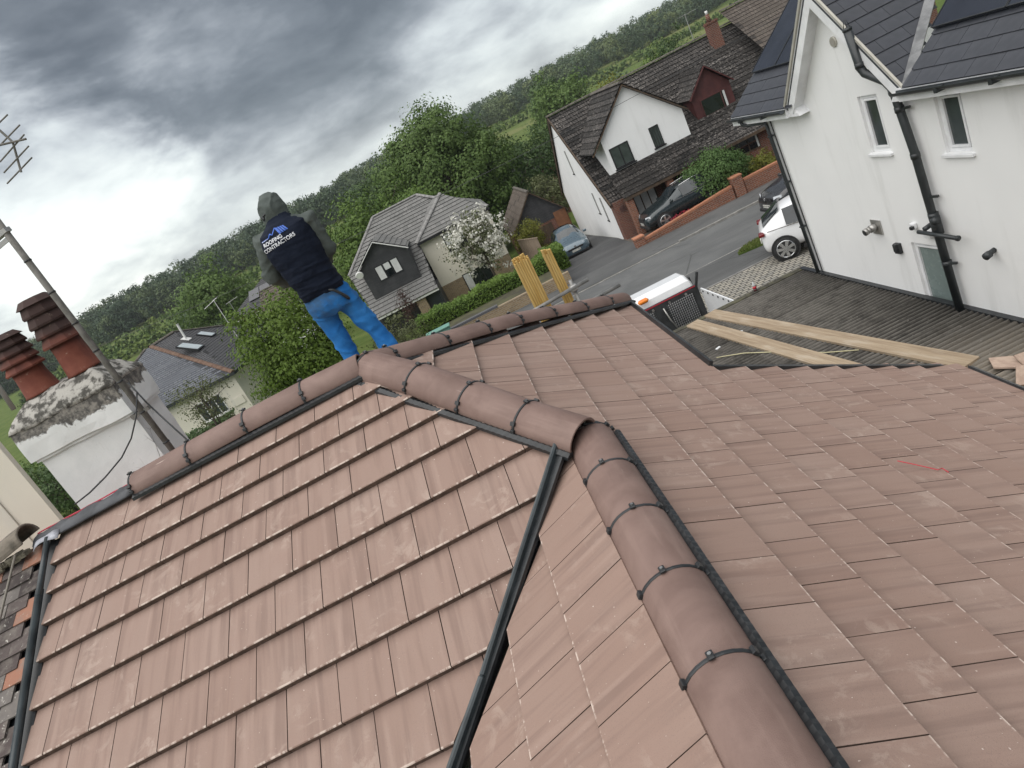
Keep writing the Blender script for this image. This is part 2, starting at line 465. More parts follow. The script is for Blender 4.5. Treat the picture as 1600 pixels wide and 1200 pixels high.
# grass verge beside the white car: raised patch and blades
M_BLADE = None
def foliage_mat(name, c1, c2, c3, trans=0.3, nscale=0.35, rough=0.6):
    if name in MATS: return MATS[name]
    t = NT(name); oc = t.tc()
    at = t.new('ShaderNodeAttribute'); at.attribute_name = 'tint'
    g = t.new('ShaderNodeNewGeometry'); oi = t.new('ShaderNodeObjectInfo')
    col = t.mix(t.rng(t.noise(oc, nscale, 4, 0.6), 0.35, 0.65), c1, c2)
    col = t.mix(t.math('MULTIPLY', g.outputs['Random Per Island'], 0.75), col, c3)
    col = t.mix(t.rng(oi.outputs['Random'], 0, 1, 0, 0.3, False), col, tuple(x * 0.6 for x in c1))
    col = t.mix(t.rng(at.outputs['Fac'], 0.5, 1.0, 0, 0.75, False), col, (c2[0] * 1.7, c2[1] * 1.35, c2[2] * 1.0)); col = t.mix(t.rng(at.outputs['Fac'], 0.02, 0.5, 0.5, 0.0, False) if True else 0, col, tuple(x * 0.55 for x in c1))
    t.base(col); t.rough(rough); t.bsdf.inputs['Specular IOR Level'].default_value = 0.25
    tr = t.new('ShaderNodeBsdfTranslucent'); t.l.new(col, tr.inputs[0])
    mx = t.new('ShaderNodeMixShader'); mx.inputs[0].default_value = trans * 0.6
    t.l.new(t.bsdf.outputs[0], mx.inputs[1]); t.l.new(tr.outputs[0], mx.inputs[2])
    t.l.new(mx.outputs[0], t.n['Material Output'].inputs[0])
    MATS[name] = t.m; return t.m
def np_mesh(name, quads, mat, org=(0, 0, 0), tint=0.5):
    q = np.asarray(quads, np.float32).reshape(-1, 4, 3) - np.array(org, np.float32)
    n = len(q); me = bpy.data.meshes.new(name)
    me.vertices.add(n * 4); me.vertices.foreach_set('co', q.ravel())
    me.loops.add(n * 4); me.loops.foreach_set('vertex_index', np.arange(n * 4, dtype=np.int32))
    me.polygons.add(n); me.polygons.foreach_set('loop_start', np.arange(0, n * 4, 4, dtype=np.int32)); me.polygons.foreach_set('loop_total', np.full(n, 4, np.int32))
    me.update(calc_edges=True); me.materials.append(mat)
    at = me.attributes.new('tint', 'FLOAT', 'POINT'); at.data.foreach_set('value', np.full(n * 4, tint, np.float32) if np.isscalar(tint) else tint)
    return me
M_LAWN = foliage_mat('lawn_blades', (0.11, 0.17, 0.03), (0.16, 0.20, 0.05), (0.20, 0.21, 0.08), 0.25, 2.0)
def blades(poly, n, h, seed, zf):
    rg = np.random.default_rng(seed); P = np.array(poly); lo, hi = P.min(0), P.max(0); pts = []
    while len(pts) < n:
        q = lo + rg.random(2) * (hi - lo); ins = False; j = len(P) - 1
        for i in range(len(P)):
            if (P[i][1] > q[1]) != (P[j][1] > q[1]) and q[0] < (P[j][0] - P[i][0]) * (q[1] - P[i][1]) / (P[j][1] - P[i][1]) + P[i][0]: ins = not ins
            j = i
        if ins: pts.append(q)
    pts = np.array(pts); z = np.array([zf(q[0], q[1]) for q in pts])
    a = rg.random(n) * 6.283; d = np.stack([np.cos(a), np.sin(a), 0 * a], 1) * 0.02; H = h * (0.5 + rg.random(n))
    lean = (rg.random((n, 2)) - 0.5) * h * 1.2
    b = np.c_[pts, z]; t = b + np.c_[lean, H]
    return np.stack([b - d, b + d, t + d * 0.3, t - d * 0.3], 1)
vp = [(9.05, 18.35), (9.5, 18.95), (10.6, 19.1), (13.5, 19.1), (13.5, 18.2), (10.4, 18.0)]
m = MB(); m.prism([(x, y, zg(y) + 0.10) for x, y in vp], (0, 0, -0.2)); structure(m, 'grass_verge', M_GRASS)
me = np_mesh('verge_grass', blades(vp, 5000, 0.07, 3, lambda x, y: zg(y) + 0.09), M_LAWN)
o = bpy.data.objects.new('verge_grass', me); COL.objects.link(o); tag(o, 'short green grass on the verge beside the white car', 'grass', kind='stuff')

# ================================================================== the house under our feet: tiled hipped roof
def mat_tile(name, attr=False):
    t = NT(name)
    oi = t.new('ShaderNodeObjectInfo')
    if attr:
        a = t.new('ShaderNodeAttribute'); a.attribute_name = 'tile_rand'; rnd = a.outputs['Fac']; loc = t.tc('UV')
    else:
        rnd = oi.outputs['Random']; loc = t.tc('Object')
    off = t.new('ShaderNodeCombineXYZ')
    for i, k in enumerate((37.0, 91.0, 53.0)): t.l.new(t.math('MULTIPLY', rnd, k), off.inputs[i])
    def mp(scale): return t.mapping(loc, scale, off.outputs[0])
    c = t.mix(t.rng(rnd, 0, 1, 0, 1, False), (0.272, 0.181, 0.144), (0.302, 0.210, 0.171))
    # colour bands running down the slope
    band = t.noise(mp((13.0, 0.9, 1)), 1.0, 3, 0.55, 0.3)
    c = t.mix(t.rng(band, 0.46, 0.66, 0, 0.50), c, (0.180, 0.118, 0.097))
    band2 = t.noise(mp((22.0, 1.4, 1)), 1.0, 2, 0.5, 0.2)
    c = t.mix(t.rng(band2, 0.55, 0.72, 0, 0.35), c, (0.37, 0.268, 0.222))
    # blotches, chalky swirls, grit
    c = t.mix(t.rng(t.noise(mp((5, 5, 1)), 1.0, 5, 0.6, 0.3), 0.45, 0.72, 0, 0.3), c, (0.285, 0.185, 0.148))
    sm = t.math('MULTIPLY', t.rng(t.noise(mp((7, 7, 1)), 1.0, 7, 0.68, 1.4), 0.50, 0.62), t.rng(t.noise(mp((2.6, 2.6, 1)), 1.0, 2, 0.5), 0.52, 0.66))
    c = t.mix(t.math('MULTIPLY', sm, 0.30), c, (0.50, 0.40, 0.335))
    dust = t.rng(t.noise(t.mapping(loc, (1.1, 1.1, 1), off.outputs[0]), 1.0, 4, 0.6), 0.45, 0.75, 0, 0.12)
    c = t.mix(dust, c, (0.43, 0.35, 0.30))
    grit = t.rng(t.noise(mp((230, 230, 40)), 1.0, 2, 0.5), 0.55, 0.74, 0, 0.5)
    c = t.mix(grit, c, (0.20, 0.14, 0.12))
    spot = t.rng(t.noise(mp((85, 85, 1)), 1.0, 1, 0.4), 0.785, 0.81, 0, 0.7)
    c = t.mix(spot, c, (0.72, 0.62, 0.55))
    # chipped pale arrises along the leading edge (local y near 0)
    sp = t.new('ShaderNodeSeparateXYZ'); t.l.new(loc, sp.inputs[0])
    ed = t.math('MULTIPLY', t.rng(sp.outputs[1], 0.005, 0.013, 1, 0), t.rng(t.noise(mp((18, 2, 1)), 1.0, 4, 0.7), 0.46, 0.60))
    c = t.mix(t.math('MULTIPLY', ed, 0.75), c, (0.72, 0.61, 0.53))
    t.base(c); t.rough(t.rng(band, 0.3, 0.7, 0.62, 0.8))
    t.bump(t.math('ADD', t.noise(mp((420, 420, 1)), 1.0, 3), t.math('MULTIPLY', band, 0.9)), 0.45, 0.003)
    return t.m
M_TILE = mat_tile('concrete_tile'); M_TILE_F = mat_tile('concrete_tile_field', True)
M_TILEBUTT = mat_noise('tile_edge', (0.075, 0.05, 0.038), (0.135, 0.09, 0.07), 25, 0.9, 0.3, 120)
M_BLACK = mat_noise('black_plastic', (0.016, 0.018, 0.020), (0.030, 0.033, 0.036), 8, 0.42)
M_TRIM = mat_noise('dark_trim', (0.022, 0.030, 0.034), (0.045, 0.058, 0.064), 6, 0.34, 0.1, 90)
M_FELT = mat_noise('roofing_felt', (0.035, 0.038, 0.045), (0.075, 0.08, 0.09), 9, 0.6, 0.4, 60)

AX = Vector((0.99958, -0.0021, 0.02907)); DN = Vector((-0.0018, -0.8673, -0.4979))
BY = Vector((-0.00474, 0.99943, 0.03341)); BN = Vector((0.8561, 0.0041, -0.5168))
CO = Vector((0.98, -1.2, -0.69)); CDN = Vector((-0.881, 0.012, -0.472))
AX.normalize(); DN = (DN - AX * DN.dot(AX)).normalized()
BY.normalize(); BN = (BN - BY * BN.dot(BY)).normalized()
CDN = (CDN - BY * CDN.dot(BY)).normalized()
NA = AX.cross(-DN).normalized(); NA = NA if NA.z > 0 else -NA
NB = BY.cross(BN).normalized(); NB = NB if NB.z > 0 else -NB
NC = BY.cross(CDN).normalized(); NC = NC if NC.z > 0 else -NC

house = thing('tiled_house', 'hipped roof of new brown concrete tiles with half-round ridge tiles in the foreground', 'house', (0, 0, 0))
TW, TT = 0.292, 0.042
TILE_CACHE = {}
def tile_mesh(g, w=TW, lap=0.06):
    key = (round(g, 3), w)
    if key in TILE_CACHE: return TILE_CACHE[key]
    bm = bmesh.new(); L = g + lap; x = w / 2 - 0.0024; ch = 0.005
    def top(y): return -TT * y / g
    prof = [(0.0, -TT), (0.0, -ch), (ch, top(ch)), (L, top(L)), (L, top(L) - TT * 0.8)]
    a = [bm.verts.new((-x, y, z)) for y, z in prof]; b = [bm.verts.new((x, y, z)) for y, z in prof]
    n = len(prof)
    for k in range(n): bm.faces.new((a[k], a[(k + 1) % n], b[(k + 1) % n], b[k]))
    bm.faces.new(a[::-1]); bm.faces.new(b)
    # interlock tongue: a sunk strip that closes the joint to the next tile
    tg = [bm.verts.new((sx, y, top(y) - 0.018 - dz)) for dz in (0.0, 0.007) for sx, y in ((-x - 0.012, 0.003), (-x + 0.004, 0.003), (-x + 0.004, L - 0.01), (-x - 0.012, L - 0.01))]
    for f in ((0, 1, 2, 3), (7, 6, 5, 4), (0, 4, 5, 1), (1, 5, 6, 2), (2, 6, 7, 3), (3, 7, 4, 0)): bm.faces.new([tg[i] for i in f])
    bmesh.ops.recalc_face_normals(bm, faces=bm.faces)
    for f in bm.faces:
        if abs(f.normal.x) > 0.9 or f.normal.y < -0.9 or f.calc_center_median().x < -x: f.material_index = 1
    TILE_CACHE[key] = bm; return bm
TILE_MESH = {}
def to_mesh(bm, name, mats):
    me = bpy.data.meshes.new(name); bm.to_mesh(me)
    for m in mats: me.materials.append(m)
    return me
def on_screen(P):
    d = P - CL; z = d.dot(CD)
    if z < 0.2: return 0
    x = 512 + 685.2 * d.dot(CR) / z; y = 384 - 685.2 * d.dot(CU) / z
    if -40 < x < 1064 and -40 < y < 808: return 1.0 / z
    return 0
TILES = []       # (size, frame, bm, slope part, shared mesh key)
def lay(slope, O, al, dn, nrm, rows, lo, hi, half0, clips, x0):
    """rows: butt positions down the slope; lo/hi(s): range along; clips(c, s): list of (point2d, dir2d keep normal) cuts"""
    rows = list(rows)
    for i in range(1, len(rows)):
        pass
    for i, s in enumerate(rows):
        g = s - (rows[i - 1] if i else s - (rows[1] - rows[0]))
        off = half0 if i % 2 else 0.0
        a, b = lo(s), hi(s)
        j = math.floor((a - x0) / TW) - 2
        while x0 + (j - 1) * TW < b + TW:
            c = x0 + (j + off + 0.5) * TW; j += 1
            if c + TW / 2 < a - 0.5 or c - TW / 2 > b + 0.5: continue
            cuts = clips(c, s, g)
            if cuts is None: continue
            M = Matrix((al, -dn, nrm)).transposed().to_4x4()
            if M.determinant() < 0: M = Matrix((-al, -dn, nrm)).transposed().to_4x4(); flip = True
            else: flip = False
            P = O + al * c + dn * s
            src = tile_mesh(g); bm = None
            corners = [(c + sx * TW / 2, s - yy) for sx in (-1, 1) for yy in (0.0, g + 0.06)]
            dead = False
            for (p0, nn) in cuts:
                ds = [(q[0] - p0[0]) * nn[0] + (q[1] - p0[1]) * nn[1] for q in corners]
                if max(ds) <= 0.004: dead = True; break
                if min(ds) < -0.0005:
                    if bm is None: bm = src.copy()
                    sx = -1 if flip else 1
                    co = Vector(((p0[0] - c) * sx, -(p0[1] - s), 0)); no = Vector((nn[0] * sx, -nn[1], 0)).normalized()
                    r = bmesh.ops.bisect_plane(bm, geom=bm.verts[:] + bm.edges[:] + bm.faces[:], plane_co=co, plane_no=no, clear_inner=True)
                    es = [e for e in r['geom_cut'] if isinstance(e, bmesh.types.BMEdge)]
                    bmesh.ops.holes_fill(bm, edges=es)
                    if len(bm.faces) == 0: dead = True; break
            if dead: continue
            J = Matrix.Translation((0, 0, random.uniform(0, 0.0012))) @ Matrix.Rotation(random.uniform(-0.003, 0.003), 4, 'Z') @ Matrix.Rotation(random.uniform(-0.001, 0.001), 4, 'Y')
            TILES.append((on_screen(P - dn * g / 2), Matrix.Translation(P) @ M @ J, bm, slope, round(g, 3)))

# deck boards under each slope (dark underlay so that no gap shows light)
def deck(name, pts, n):
    m = MB(); m.prism([Vector(q) - n * 0.075 for q in pts], -n * 0.05)
    return m.build(name, M_FELT, house)
def PA(x, s): return AX * x + DN * s
def PB(y, s): return BY * y + BN * s
def PC(y, s): return CO + BY * y + CDN * s
HIPA = (0.98, 1.372); SBR = 1.30
def valx(s): return 0.98 - (s - 1.372) * 0.875
slopeA = deck('front_slope', [PA(-2.46, 0.0), PA(0, 0.0), PA(*HIPA), PA(valx(4.4), 4.4), PA(-2.46, 4.4)], NA)
slopeB = deck('side_slope', [PB(0, 0.02), PB(2.5, 2.53), PB(2.5, 2.6), PB(0.26, 2.6), PB(0.6, 5.1), PB(-5.6, 5.1), PB(-5.6, SBR + 0.04), PB(-1.2, SBR + 0.04)], NB)
slopeC = deck('gusset_slope', [PC(0.0, 0.06), PC(-1.9, 2.0), PC(-4.4, 2.0), PC(-4.4, 0.06)], NC)
rowsA = [0.12, 0.32, 0.539, 0.763, 1.005, 1.299, 1.600, 1.901, 2.208, 2.517]
while rowsA[-1] < 4.3: rowsA.append(rowsA[-1] + 0.305)
hn = Vector((HIPA[0], HIPA[1], 0)).normalized()
def clipsA(c, s, g):
    cuts = [((-2.455, 0), (1, 0)), ((0, 0.035), (0, 1)), ((0.02, 0.0), (-hn.y, hn.x)), ((valx(2.0) - 0.045, 2.0), (-1.0, -0.875))]
    return cuts
# rows start at the ridge: first (index 0) is hidden, so start with the first visible butt
lay(slopeA, Vector((0, 0, 0)), AX, DN, NA, rowsA[1:], lambda s: -2.46, lambda s: min(s * 0.714, valx(s)) + 0.3, 0.5, clipsA, -0.129 - TW * 20)
rowsB = [0.483, 0.792, 1.114, 1.449, 1.779, 2.054, 2.333, 2.618]
while rowsB[-1] < 5.0: rowsB.append(rowsB[-1] + 0.287)
def clipsB(c, s, g):
    cuts = []
    if s < 2.63: cuts.append(((0.0, 0.02), (-1.0, 0.99)))          # far hip: y <= s
    else: cuts.append(((0.25, 2.617), (-1.0, 0.19)))
    if c > -1.25 or s < SBR: cuts.append(((0.0, 0.02), (1.0, 0.963)))
    else: cuts.append(((0, SBR), (0, 1)))
    if s > 5.1: cuts.append(((0, 5.13), (0, -1)))
    return cuts
lay(slopeB, Vector((0, 0, 0)), BY, BN, NB, rowsB, lambda s: -5.5 if s > SBR else -0.963 * s - 0.3, lambda s: s + 0.3 if s < 2.63 else 0.8, 0.5, clipsB, -1.028 - TW * 20 + TW * 0.5)
rowsC = [0.37, 0.715, 1.06, 1.40, 1.75]
def clipsC(c, s, g):
    return [((0, 0.03), (0, 1)), ((0, 0.05), (-0.92, -1.0))]
lay(slopeC, CO, BY, CDN, NC, rowsC, lambda s: -4.3, lambda s: 0.2, 0.5, clipsC, -0.409 - TW * 20)
# the largest 320 tiles stay single objects; the small, far and unseen rest is joined per slope
TILES.sort(key=lambda q: -q[0])
rest = {}
for k, (size, M, bm, slope, key) in enumerate(TILES):
    if k < 320 and size > 0:
        if bm is None:
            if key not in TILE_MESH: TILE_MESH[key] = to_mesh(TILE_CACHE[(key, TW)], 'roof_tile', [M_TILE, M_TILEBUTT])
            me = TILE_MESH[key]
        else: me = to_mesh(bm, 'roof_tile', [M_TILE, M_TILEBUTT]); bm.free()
        o = bpy.data.objects.new('roof_tile', me); COL.objects.link(o); o.parent = slope; o.matrix_local = M
    else: rest.setdefault(slope, []).append((M, bm if bm is not None else TILE_CACHE[(key, TW)]))
for slope, lst in rest.items():
    vs, fs, rn, uvs, mi = [], [], [], [], []
    for M, bm in lst:
        b = len(vs); r = random.random()
        bm.verts.ensure_lookup_table()
        for q in bm.verts: q.index = q.index
        bm.verts.index_update()
        vs.extend([M @ q.co for q in bm.verts]); rn.extend([r] * len(bm.verts))
        for f in bm.faces: fs.append([b + q.index for q in f.verts]); uvs.extend([(q.co.x, q.co.y) for q in f.verts]); mi.append(f.material_index)
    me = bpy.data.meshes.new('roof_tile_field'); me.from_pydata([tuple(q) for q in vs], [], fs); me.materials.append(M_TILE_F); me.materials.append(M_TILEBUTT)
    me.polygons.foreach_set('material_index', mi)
    at = me.attributes.new('tile_rand', 'FLOAT', 'POINT'); at.data.foreach_set('value', rn)
    ul = me.uv_layers.new(name='UVMap'); ul.data.foreach_set('uv', [c for q in uvs for c in q])
    o = bpy.data.objects.new('roof_tile_field', me); COL.objects.link(o); o.parent = slope; o['kind'] = 'stuff'

# ---- half-round ridge and hip tiles with black unions, clips and screws
def mat_ridge():
    t = NT('ridge_tile'); oc = t.tc(); oi = t.new('ShaderNodeObjectInfo')
    off = t.new('ShaderNodeCombineXYZ'); t.l.new(t.math('MULTIPLY', oi.outputs['Random'], 50), off.inputs[0])
    v = t.mapping(oc, (1, 1, 1), off.outputs[0])
    c = t.mix(t.rng(t.noise(v, 3.2, 5, 0.6, 0.5), 0.35, 0.68), (0.170, 0.108, 0.090), (0.232, 0.155, 0.131))
    c = t.mix(t.rng(t.noise(t.mapping(oc, (1.5, 14, 14), off.outputs[0]), 1.0, 4, 0.6), 0.5, 0.7, 0, 0.30), c, (0.33, 0.235, 0.20))
    c = t.mix(t.rng(t.noise(v, 150, 2), 0.6, 0.8, 0, 0.3), c, (0.14, 0.09, 0.075))
    c = t.mix(t.rng(t.noise(t.mapping(oc, (3.0, 55, 55), off.outputs[0]), 1.0, 3, 0.6), 0.70, 0.76, 0, 0.5), c, (0.74, 0.63, 0.56))
    t.base(c); t.rough(0.66); t.bump(t.math('ADD', t.noise(v, 240, 4, 0.7), t.math('MULTIPLY', t.noise(v, 18, 4), 0.6)), 0.5, 0.004)
    return t.m
M_RIDGE = mat_ridge()
M_SCREW = mat_plain('screw_steel', (0.45, 0.45, 0.44), 0.3, 0.9)
def frame(a, b):
    d = (b - a).normalized(); side = d.cross(Vector((0, 0, 1))).normalized(); up = side.cross(d)
    return d, side, up
def arc(cn, side, up, r, n, a0=-0.08, a1=math.pi + 0.08, flat=0.86):
    return [cn + side * (math.cos(a0 + (a1 - a0) * k / n) * r) + up * (math.sin(a0 + (a1 - a0) * k / n) * r * flat) for k in range(n + 1)]
RIDGE_N = 14
def ridge_tile(a, b, r0=0.128, r1=0.128, clip=True, thick=0.016, drop=0.0):
    """one tile from a to b (points on the crown line)"""
    d, side, up = frame(a, b); gap = 0.006
    ca = a - up * (r0 * 0.86) + d * gap; cb = b - up * (r1 * 0.86) - d * gap
    rings = []
    for cn, r in ((ca, r0), (cb, r1)):
        rings.append(arc(cn, side, up, r, RIDGE_N) + arc(cn, side, up, r - thick, RIDGE_N)[::-1])
    m = MB(); m.loft(rings)
    mid = (a + b) / 2
    me_org = mid
    me = bpy.data.meshes.new('ridge_tile')
    X = Matrix((d, side, up)).transposed().to_4x4(); X.translation = mid; Xi = X.inverted()
    me.from_pydata([tuple(Xi @ q) for q in m.v], [], m.f); sfix(me); me.materials.append(M_RIDGE)
    me.polygons.foreach_set('use_smooth', [len(p.vertices) == 4 for p in me.polygons])
    o = bpy.data.objects.new('ridge_tile', me); COL.objects.link(o); o.parent = house; o.matrix_local = X
    bv = o.modifiers.new('bevel', 'BEVEL'); bv.width = 0.004; bv.segments = 2; bv.limit_method = 'ANGLE'; bv.angle_limit = R(50)
    if clip:
        # union strip over the joint at a, with three clip lugs and one screw plate
        m = MB()
        cn = a - up * (r0 * 0.86)
        rr = [arc(cn + d * e, side, up, r0 + h, RIDGE_N) for e, h in ((-0.008, 0.001), (-0.004, 0.005), (0.004, 0.005), (0.008, 0.001))]
        m.loft(rr, cap=False, closed=False)
        for ang, sz in ((0.20, 0.020), (0.55, 0.023), (math.pi - 0.55, 0.023), (math.pi - 0.20, 0.020)):
            q = cn + side * math.cos(ang) * (r0 + 0.007) + up * math.sin(ang) * (r0 * 0.86 + 0.007)
            nn = (side * math.cos(ang) + up * math.sin(ang)).normalized()
            m.box(q + d * random.uniform(-0.006, 0.006), (sz * 1.3, sz, 0.016), M=Matrix((d, nn.cross(d), nn)).transposed())
        u = m.build('ridge_union', M_BLACK, house, bevel=0.002)
        ang = math.pi / 2 + random.choice((0.10, -0.05, 0.2))
        nn = (side * math.cos(ang) + up * math.sin(ang)).normalized(); q = cn + side * math.cos(ang) * (r0 + 0.010) + up * math.sin(ang) * (r0 * 0.86 + 0.010)
        X3 = Matrix((d, nn.cross(d), nn)).transposed()
        c1 = MB().box(q, (0.034, 0.024, 0.012), M=X3).build('ridge_clip', M_BLACK, house, bevel=0.003)
        ORG[c1] = Vector((0, 0, 0))
        MB().tube([q + nn * 0.006, q + nn * 0.011], 0.0065, 10).build('screw', M_SCREW, c1)
    return o
def run(pts, r=0.128, first_clip=True):
    for k in range(len(pts) - 1): ridge_tile(Vector(pts[k]), Vector(pts[k + 1]), r, r, clip=(k > 0 or first_clip))
# main ridge (left to the junction), crown line
run([(-1.792, 0, 0.010), (-1.342, 0, 0.028), (-0.896, 0, 0.042), (-0.451, 0, 0.048), (-0.02, 0, 0.040)])
# near hip, running down towards us
run([(0.03, -0.03, 0.022), (0.345, -0.38, -0.128), (0.612, -0.680, -0.297), (0.864, -0.962, -0.460), (1.105, -1.235, -0.592)], 0.132)
# far hip
run([(0.02, 0.02, 0.030), (0.135, 0.155, -0.035), (0.458, 0.535, -0.195), (0.761, 0.89, -0.345), (1.028, 1.203, -0.478), (1.335, 1.562, -0.655), (1.656, 1.938, -0.845), (1.954, 2.286, -1.01), (2.19, 2.56, -1.15)], 0.122, False)
# lower ridge running to the camera
yy = [-1.13 - 0.4395 * k for k in range(9)]
run([(1.105, y, -0.662 + 0.0455 * (y + 1.2)) for y in yy], 0.136)
# mortar-dark fill and roll-out strips under the ridge lines
def roll_strip(a, b, side_off, drop, w=0.05, ribs=True):
    a, b = Vector(a), Vector(b); d, side, up = frame(a, b)
    m = MB(); n = max(2, int((b - a).length / 0.02))
    rings = []
    for k in range(n + 1):
        q = a + (b - a) * (k / n) + side * side_off - up * drop
        h = 0.004 * (k % 2) if ribs else 0
        rings.append([q - side * w / 2 + up * h, q + up * (h + 0.012), q + side * w / 2 + up * h, q + side * w / 2 - up * 0.02, q - side * w / 2 - up * 0.02])
    m.loft(rings)
    return m.build('ridge_roll', M_BLACK, house)
roll_strip((-1.80, 0, 0.008), (0.0, 0, 0.040), 0.126, 0.122)
roll_strip((-1.80, 0, 0.008), (0.0, 0, 0.040), -0.126, 0.122)
roll_strip((0.0, 0.0, 0.03), (1.105, -1.235, -0.592), 0.140, 0.118, 0.05)
roll_strip((0.0, 0.0, 0.03), (1.105, -1.235, -0.592), -0.140, 0.118, 0.05)
roll_strip((0.0, 0.0, 0.03), (2.19, 2.56, -1.15), 0.13, 0.118, 0.05)
roll_strip((0.0, 0.0, 0.03), (2.19, 2.56, -1.15), -0.13, 0.118, 0.05)
roll_strip((1.105, -1.18, -0.662), (1.105, -5.0, -0.836), 0.146, 0.118, 0.036)
roll_strip((1.105, -1.18, -0.662), (1.105, -5.0, -0.836), -0.150, 0.092, 0.036)
# valley trim: dark upstand bar in the valley between front slope and gusset
m = MB()
v0 = PA(0.955, 1.345) + Vector((0, 0, 0.012)); v1 = PA(valx(2.33) + 0.01, 2.33) + Vector((0, 0, 0.014)); v2 = PA(valx(4.4) + 0.01, 4.4) + Vector((0, 0, 0.014))
m.bar(v0, v1, 0.026, 0.05, NA + NC); vt = m.build('valley_trim', M_TRIM, house, bevel=0.008)
m = MB(); m.bar(v1 + Vector((0.004, 0, 0.004)), v2, 0.030, 0.05, NA + NC); m.build('valley_trim', M_TRIM, house, bevel=0.008)
m = MB(); m.bar(v0 + Vector((0.03, -0.02, -0.02)), v2 + Vector((0.03, -0.02, -0.02)), 0.045, 0.02, NA + NC); m.build('valley_tray', M_BLACK, house)
# verge trim down the left edge (joins the neighbour's old roof)
m = MB(); m.tube([PA(-2.485, 0.10) + NA * 0.018, PA(-2.487, 0.55) + NA * 0.018], 0.020, 10); m.build('verge_trim', M_TRIM, house, smooth=True)
m = MB(); m.tube([PA(-2.490, 0.50) + NA * 0.014, PA(-2.50, 4.3) + NA * 0.014], 0.024, 10); m.build('verge_trim', M_TRIM, house, smooth=True)
m = MB(); m.prism([PA(-2.56, 0.1) - NA * 0.03, PA(-2.44, 0.1) - NA * 0.03, PA(-2.44, 4.3) - NA * 0.03, PA(-2.56, 4.3) - NA * 0.03], -NA * 0.02); m.build('verge_tray', M_BLACK, house)
# bare felt and red-edged membrane along the unfinished ridge end, lead saddle
m = MB()
rings = []
for k in range(13):
    x = -2.62 + k * 0.068; q = AX * x; w = 0.010 * math.sin(k * 1.7)
    rings.append([q + Vector((0, -0.085 + w * 0.4, -0.040)), q + Vector((0, -0.03, -0.008 + w)), q + Vector((0, 0.03, -0.002 - w)), q + Vector((0, 0.09, -0.045)), q + Vector((0, 0.09, -0.06)), q + Vector((0, -0.085, -0.055))])
m.loft(rings); m.build('ridge_membrane', M_FELT, house, smooth=True)
M_REDTAPE = mat_plain('red_membrane_edge', (0.55, 0.05, 0.09), 0.6)
m = MB(); rings = []
for k in range(13):
    x = -2.62 + k * 0.068; q = AX * x; w = 0.008 * math.sin(k * 2.3)
    rings.append([q + Vector((0, 0.030 + w, 0.004)), q + Vector((0, 0.058 + w, 0.001)), q + Vector((0, 0.058 + w, -0.006)), q + Vector((0, 0.030 + w, -0.004))])
m.loft(rings); m.build('red_membrane_edge', M_REDTAPE, house)
M_LEAD = mat_noise('lead_grey', (0.30, 0.31, 0.35), (0.46, 0.47, 0.52), 14, 0.5, 0.3, 60)
m = MB(); rings = []
for k in range(7):
    t = k / 6; x = -2.60 + 0.20 * t; hh = 0.022 * math.sin(math.pi * t) + 0.006 * math.sin(9 * t)
    rings.append([PA(x, 0.075 + 0.01 * math.sin(5 * t)) + NA * (0.010 + hh), PA(x, 0.135 + 0.012 * math.cos(7 * t)) + NA * (0.014 + hh), PA(x, 0.135 + 0.012 * math.cos(7 * t)) + NA * (0.010 + hh), PA(x, 0.075) + NA * (0.006 + hh)])
m.loft(rings); m.build('lead_saddle', M_LEAD, house, smooth=True)
# eave edge trims on the far side slope, gutter board
m = MB(); m.bar(PB(2.55, 2.60) + NB * 0.004, PB(0.24, 2.60) + NB * 0.004, 0.03, 0.06, NB); m.build('eave_trim', M_BLACK, house)
m = MB(); m.bar(PB(0.24, 2.60) - NB * 0.03, PB(0.62, 4.9) - NB * 0.03, 0.04, 0.06, NB); m.build('eave_trim', M_BLACK, house)
m = MB(); m.bar(PB(0.6, 5.15) - NB * 0.02, PB(-5.6, 5.15) - NB * 0.02, 0.04, 0.06, NB); m.build('eave_trim', M_BLACK, house)
# the back slope (carries the roofer) and the walls below
M_TILEFAR = mat_roof('brown_tile_courses', (0.36, 0.25, 0.20), (0.42, 0.30, 0.25), 0.292, 0.30)
m = MB(); courses(m, [(-2.46, 0.03, -0.09), (0.05, 0.03, -0.03), (2.17, 2.53, -1.33), (2.17, 2.62, -1.37), (-2.46, 2.62, -1.43)], 0.30, 0.022); m.build('back_slope', M_TILEFAR, house)
M_RENDER_C = mat_noise('cream_render', (0.62, 0.58, 0.50), (0.68, 0.64, 0.56), 1.2, 0.9, 0.2, 120)
m = MB(); m.span((-2.3, -3.6, -6.6), (2.1, 2.3, -1.75)); m.build('wall', M_RENDER_C, house)
m = MB(); m.span((1.2, -5.4, -6.6), (4.2, 0.2, -3.05)); m.build('wall', M_RENDER_C, house)
# specks on the tiles: broken plastic clip end and a red thread
m = MB()
q0 = PB(-1.66, 3.12) + NB * 0.004
m.tube([PB(-1.42, 2.98) + NB * 0.004, PB(-1.47, 3.06) + NB * 0.006, PB(-1.52, 3.15) + NB * 0.004, PB(-1.50, 3.19) + NB * 0.005, PB(-1.55, 3.19) + NB * 0.005], 0.0028, 5)
single(m, 'red_thread', mat_plain('red_thread', (0.55, 0.05, 0.07), 0.7), 'short curl of red string lying on the brown tiles at right', 'string', q0)

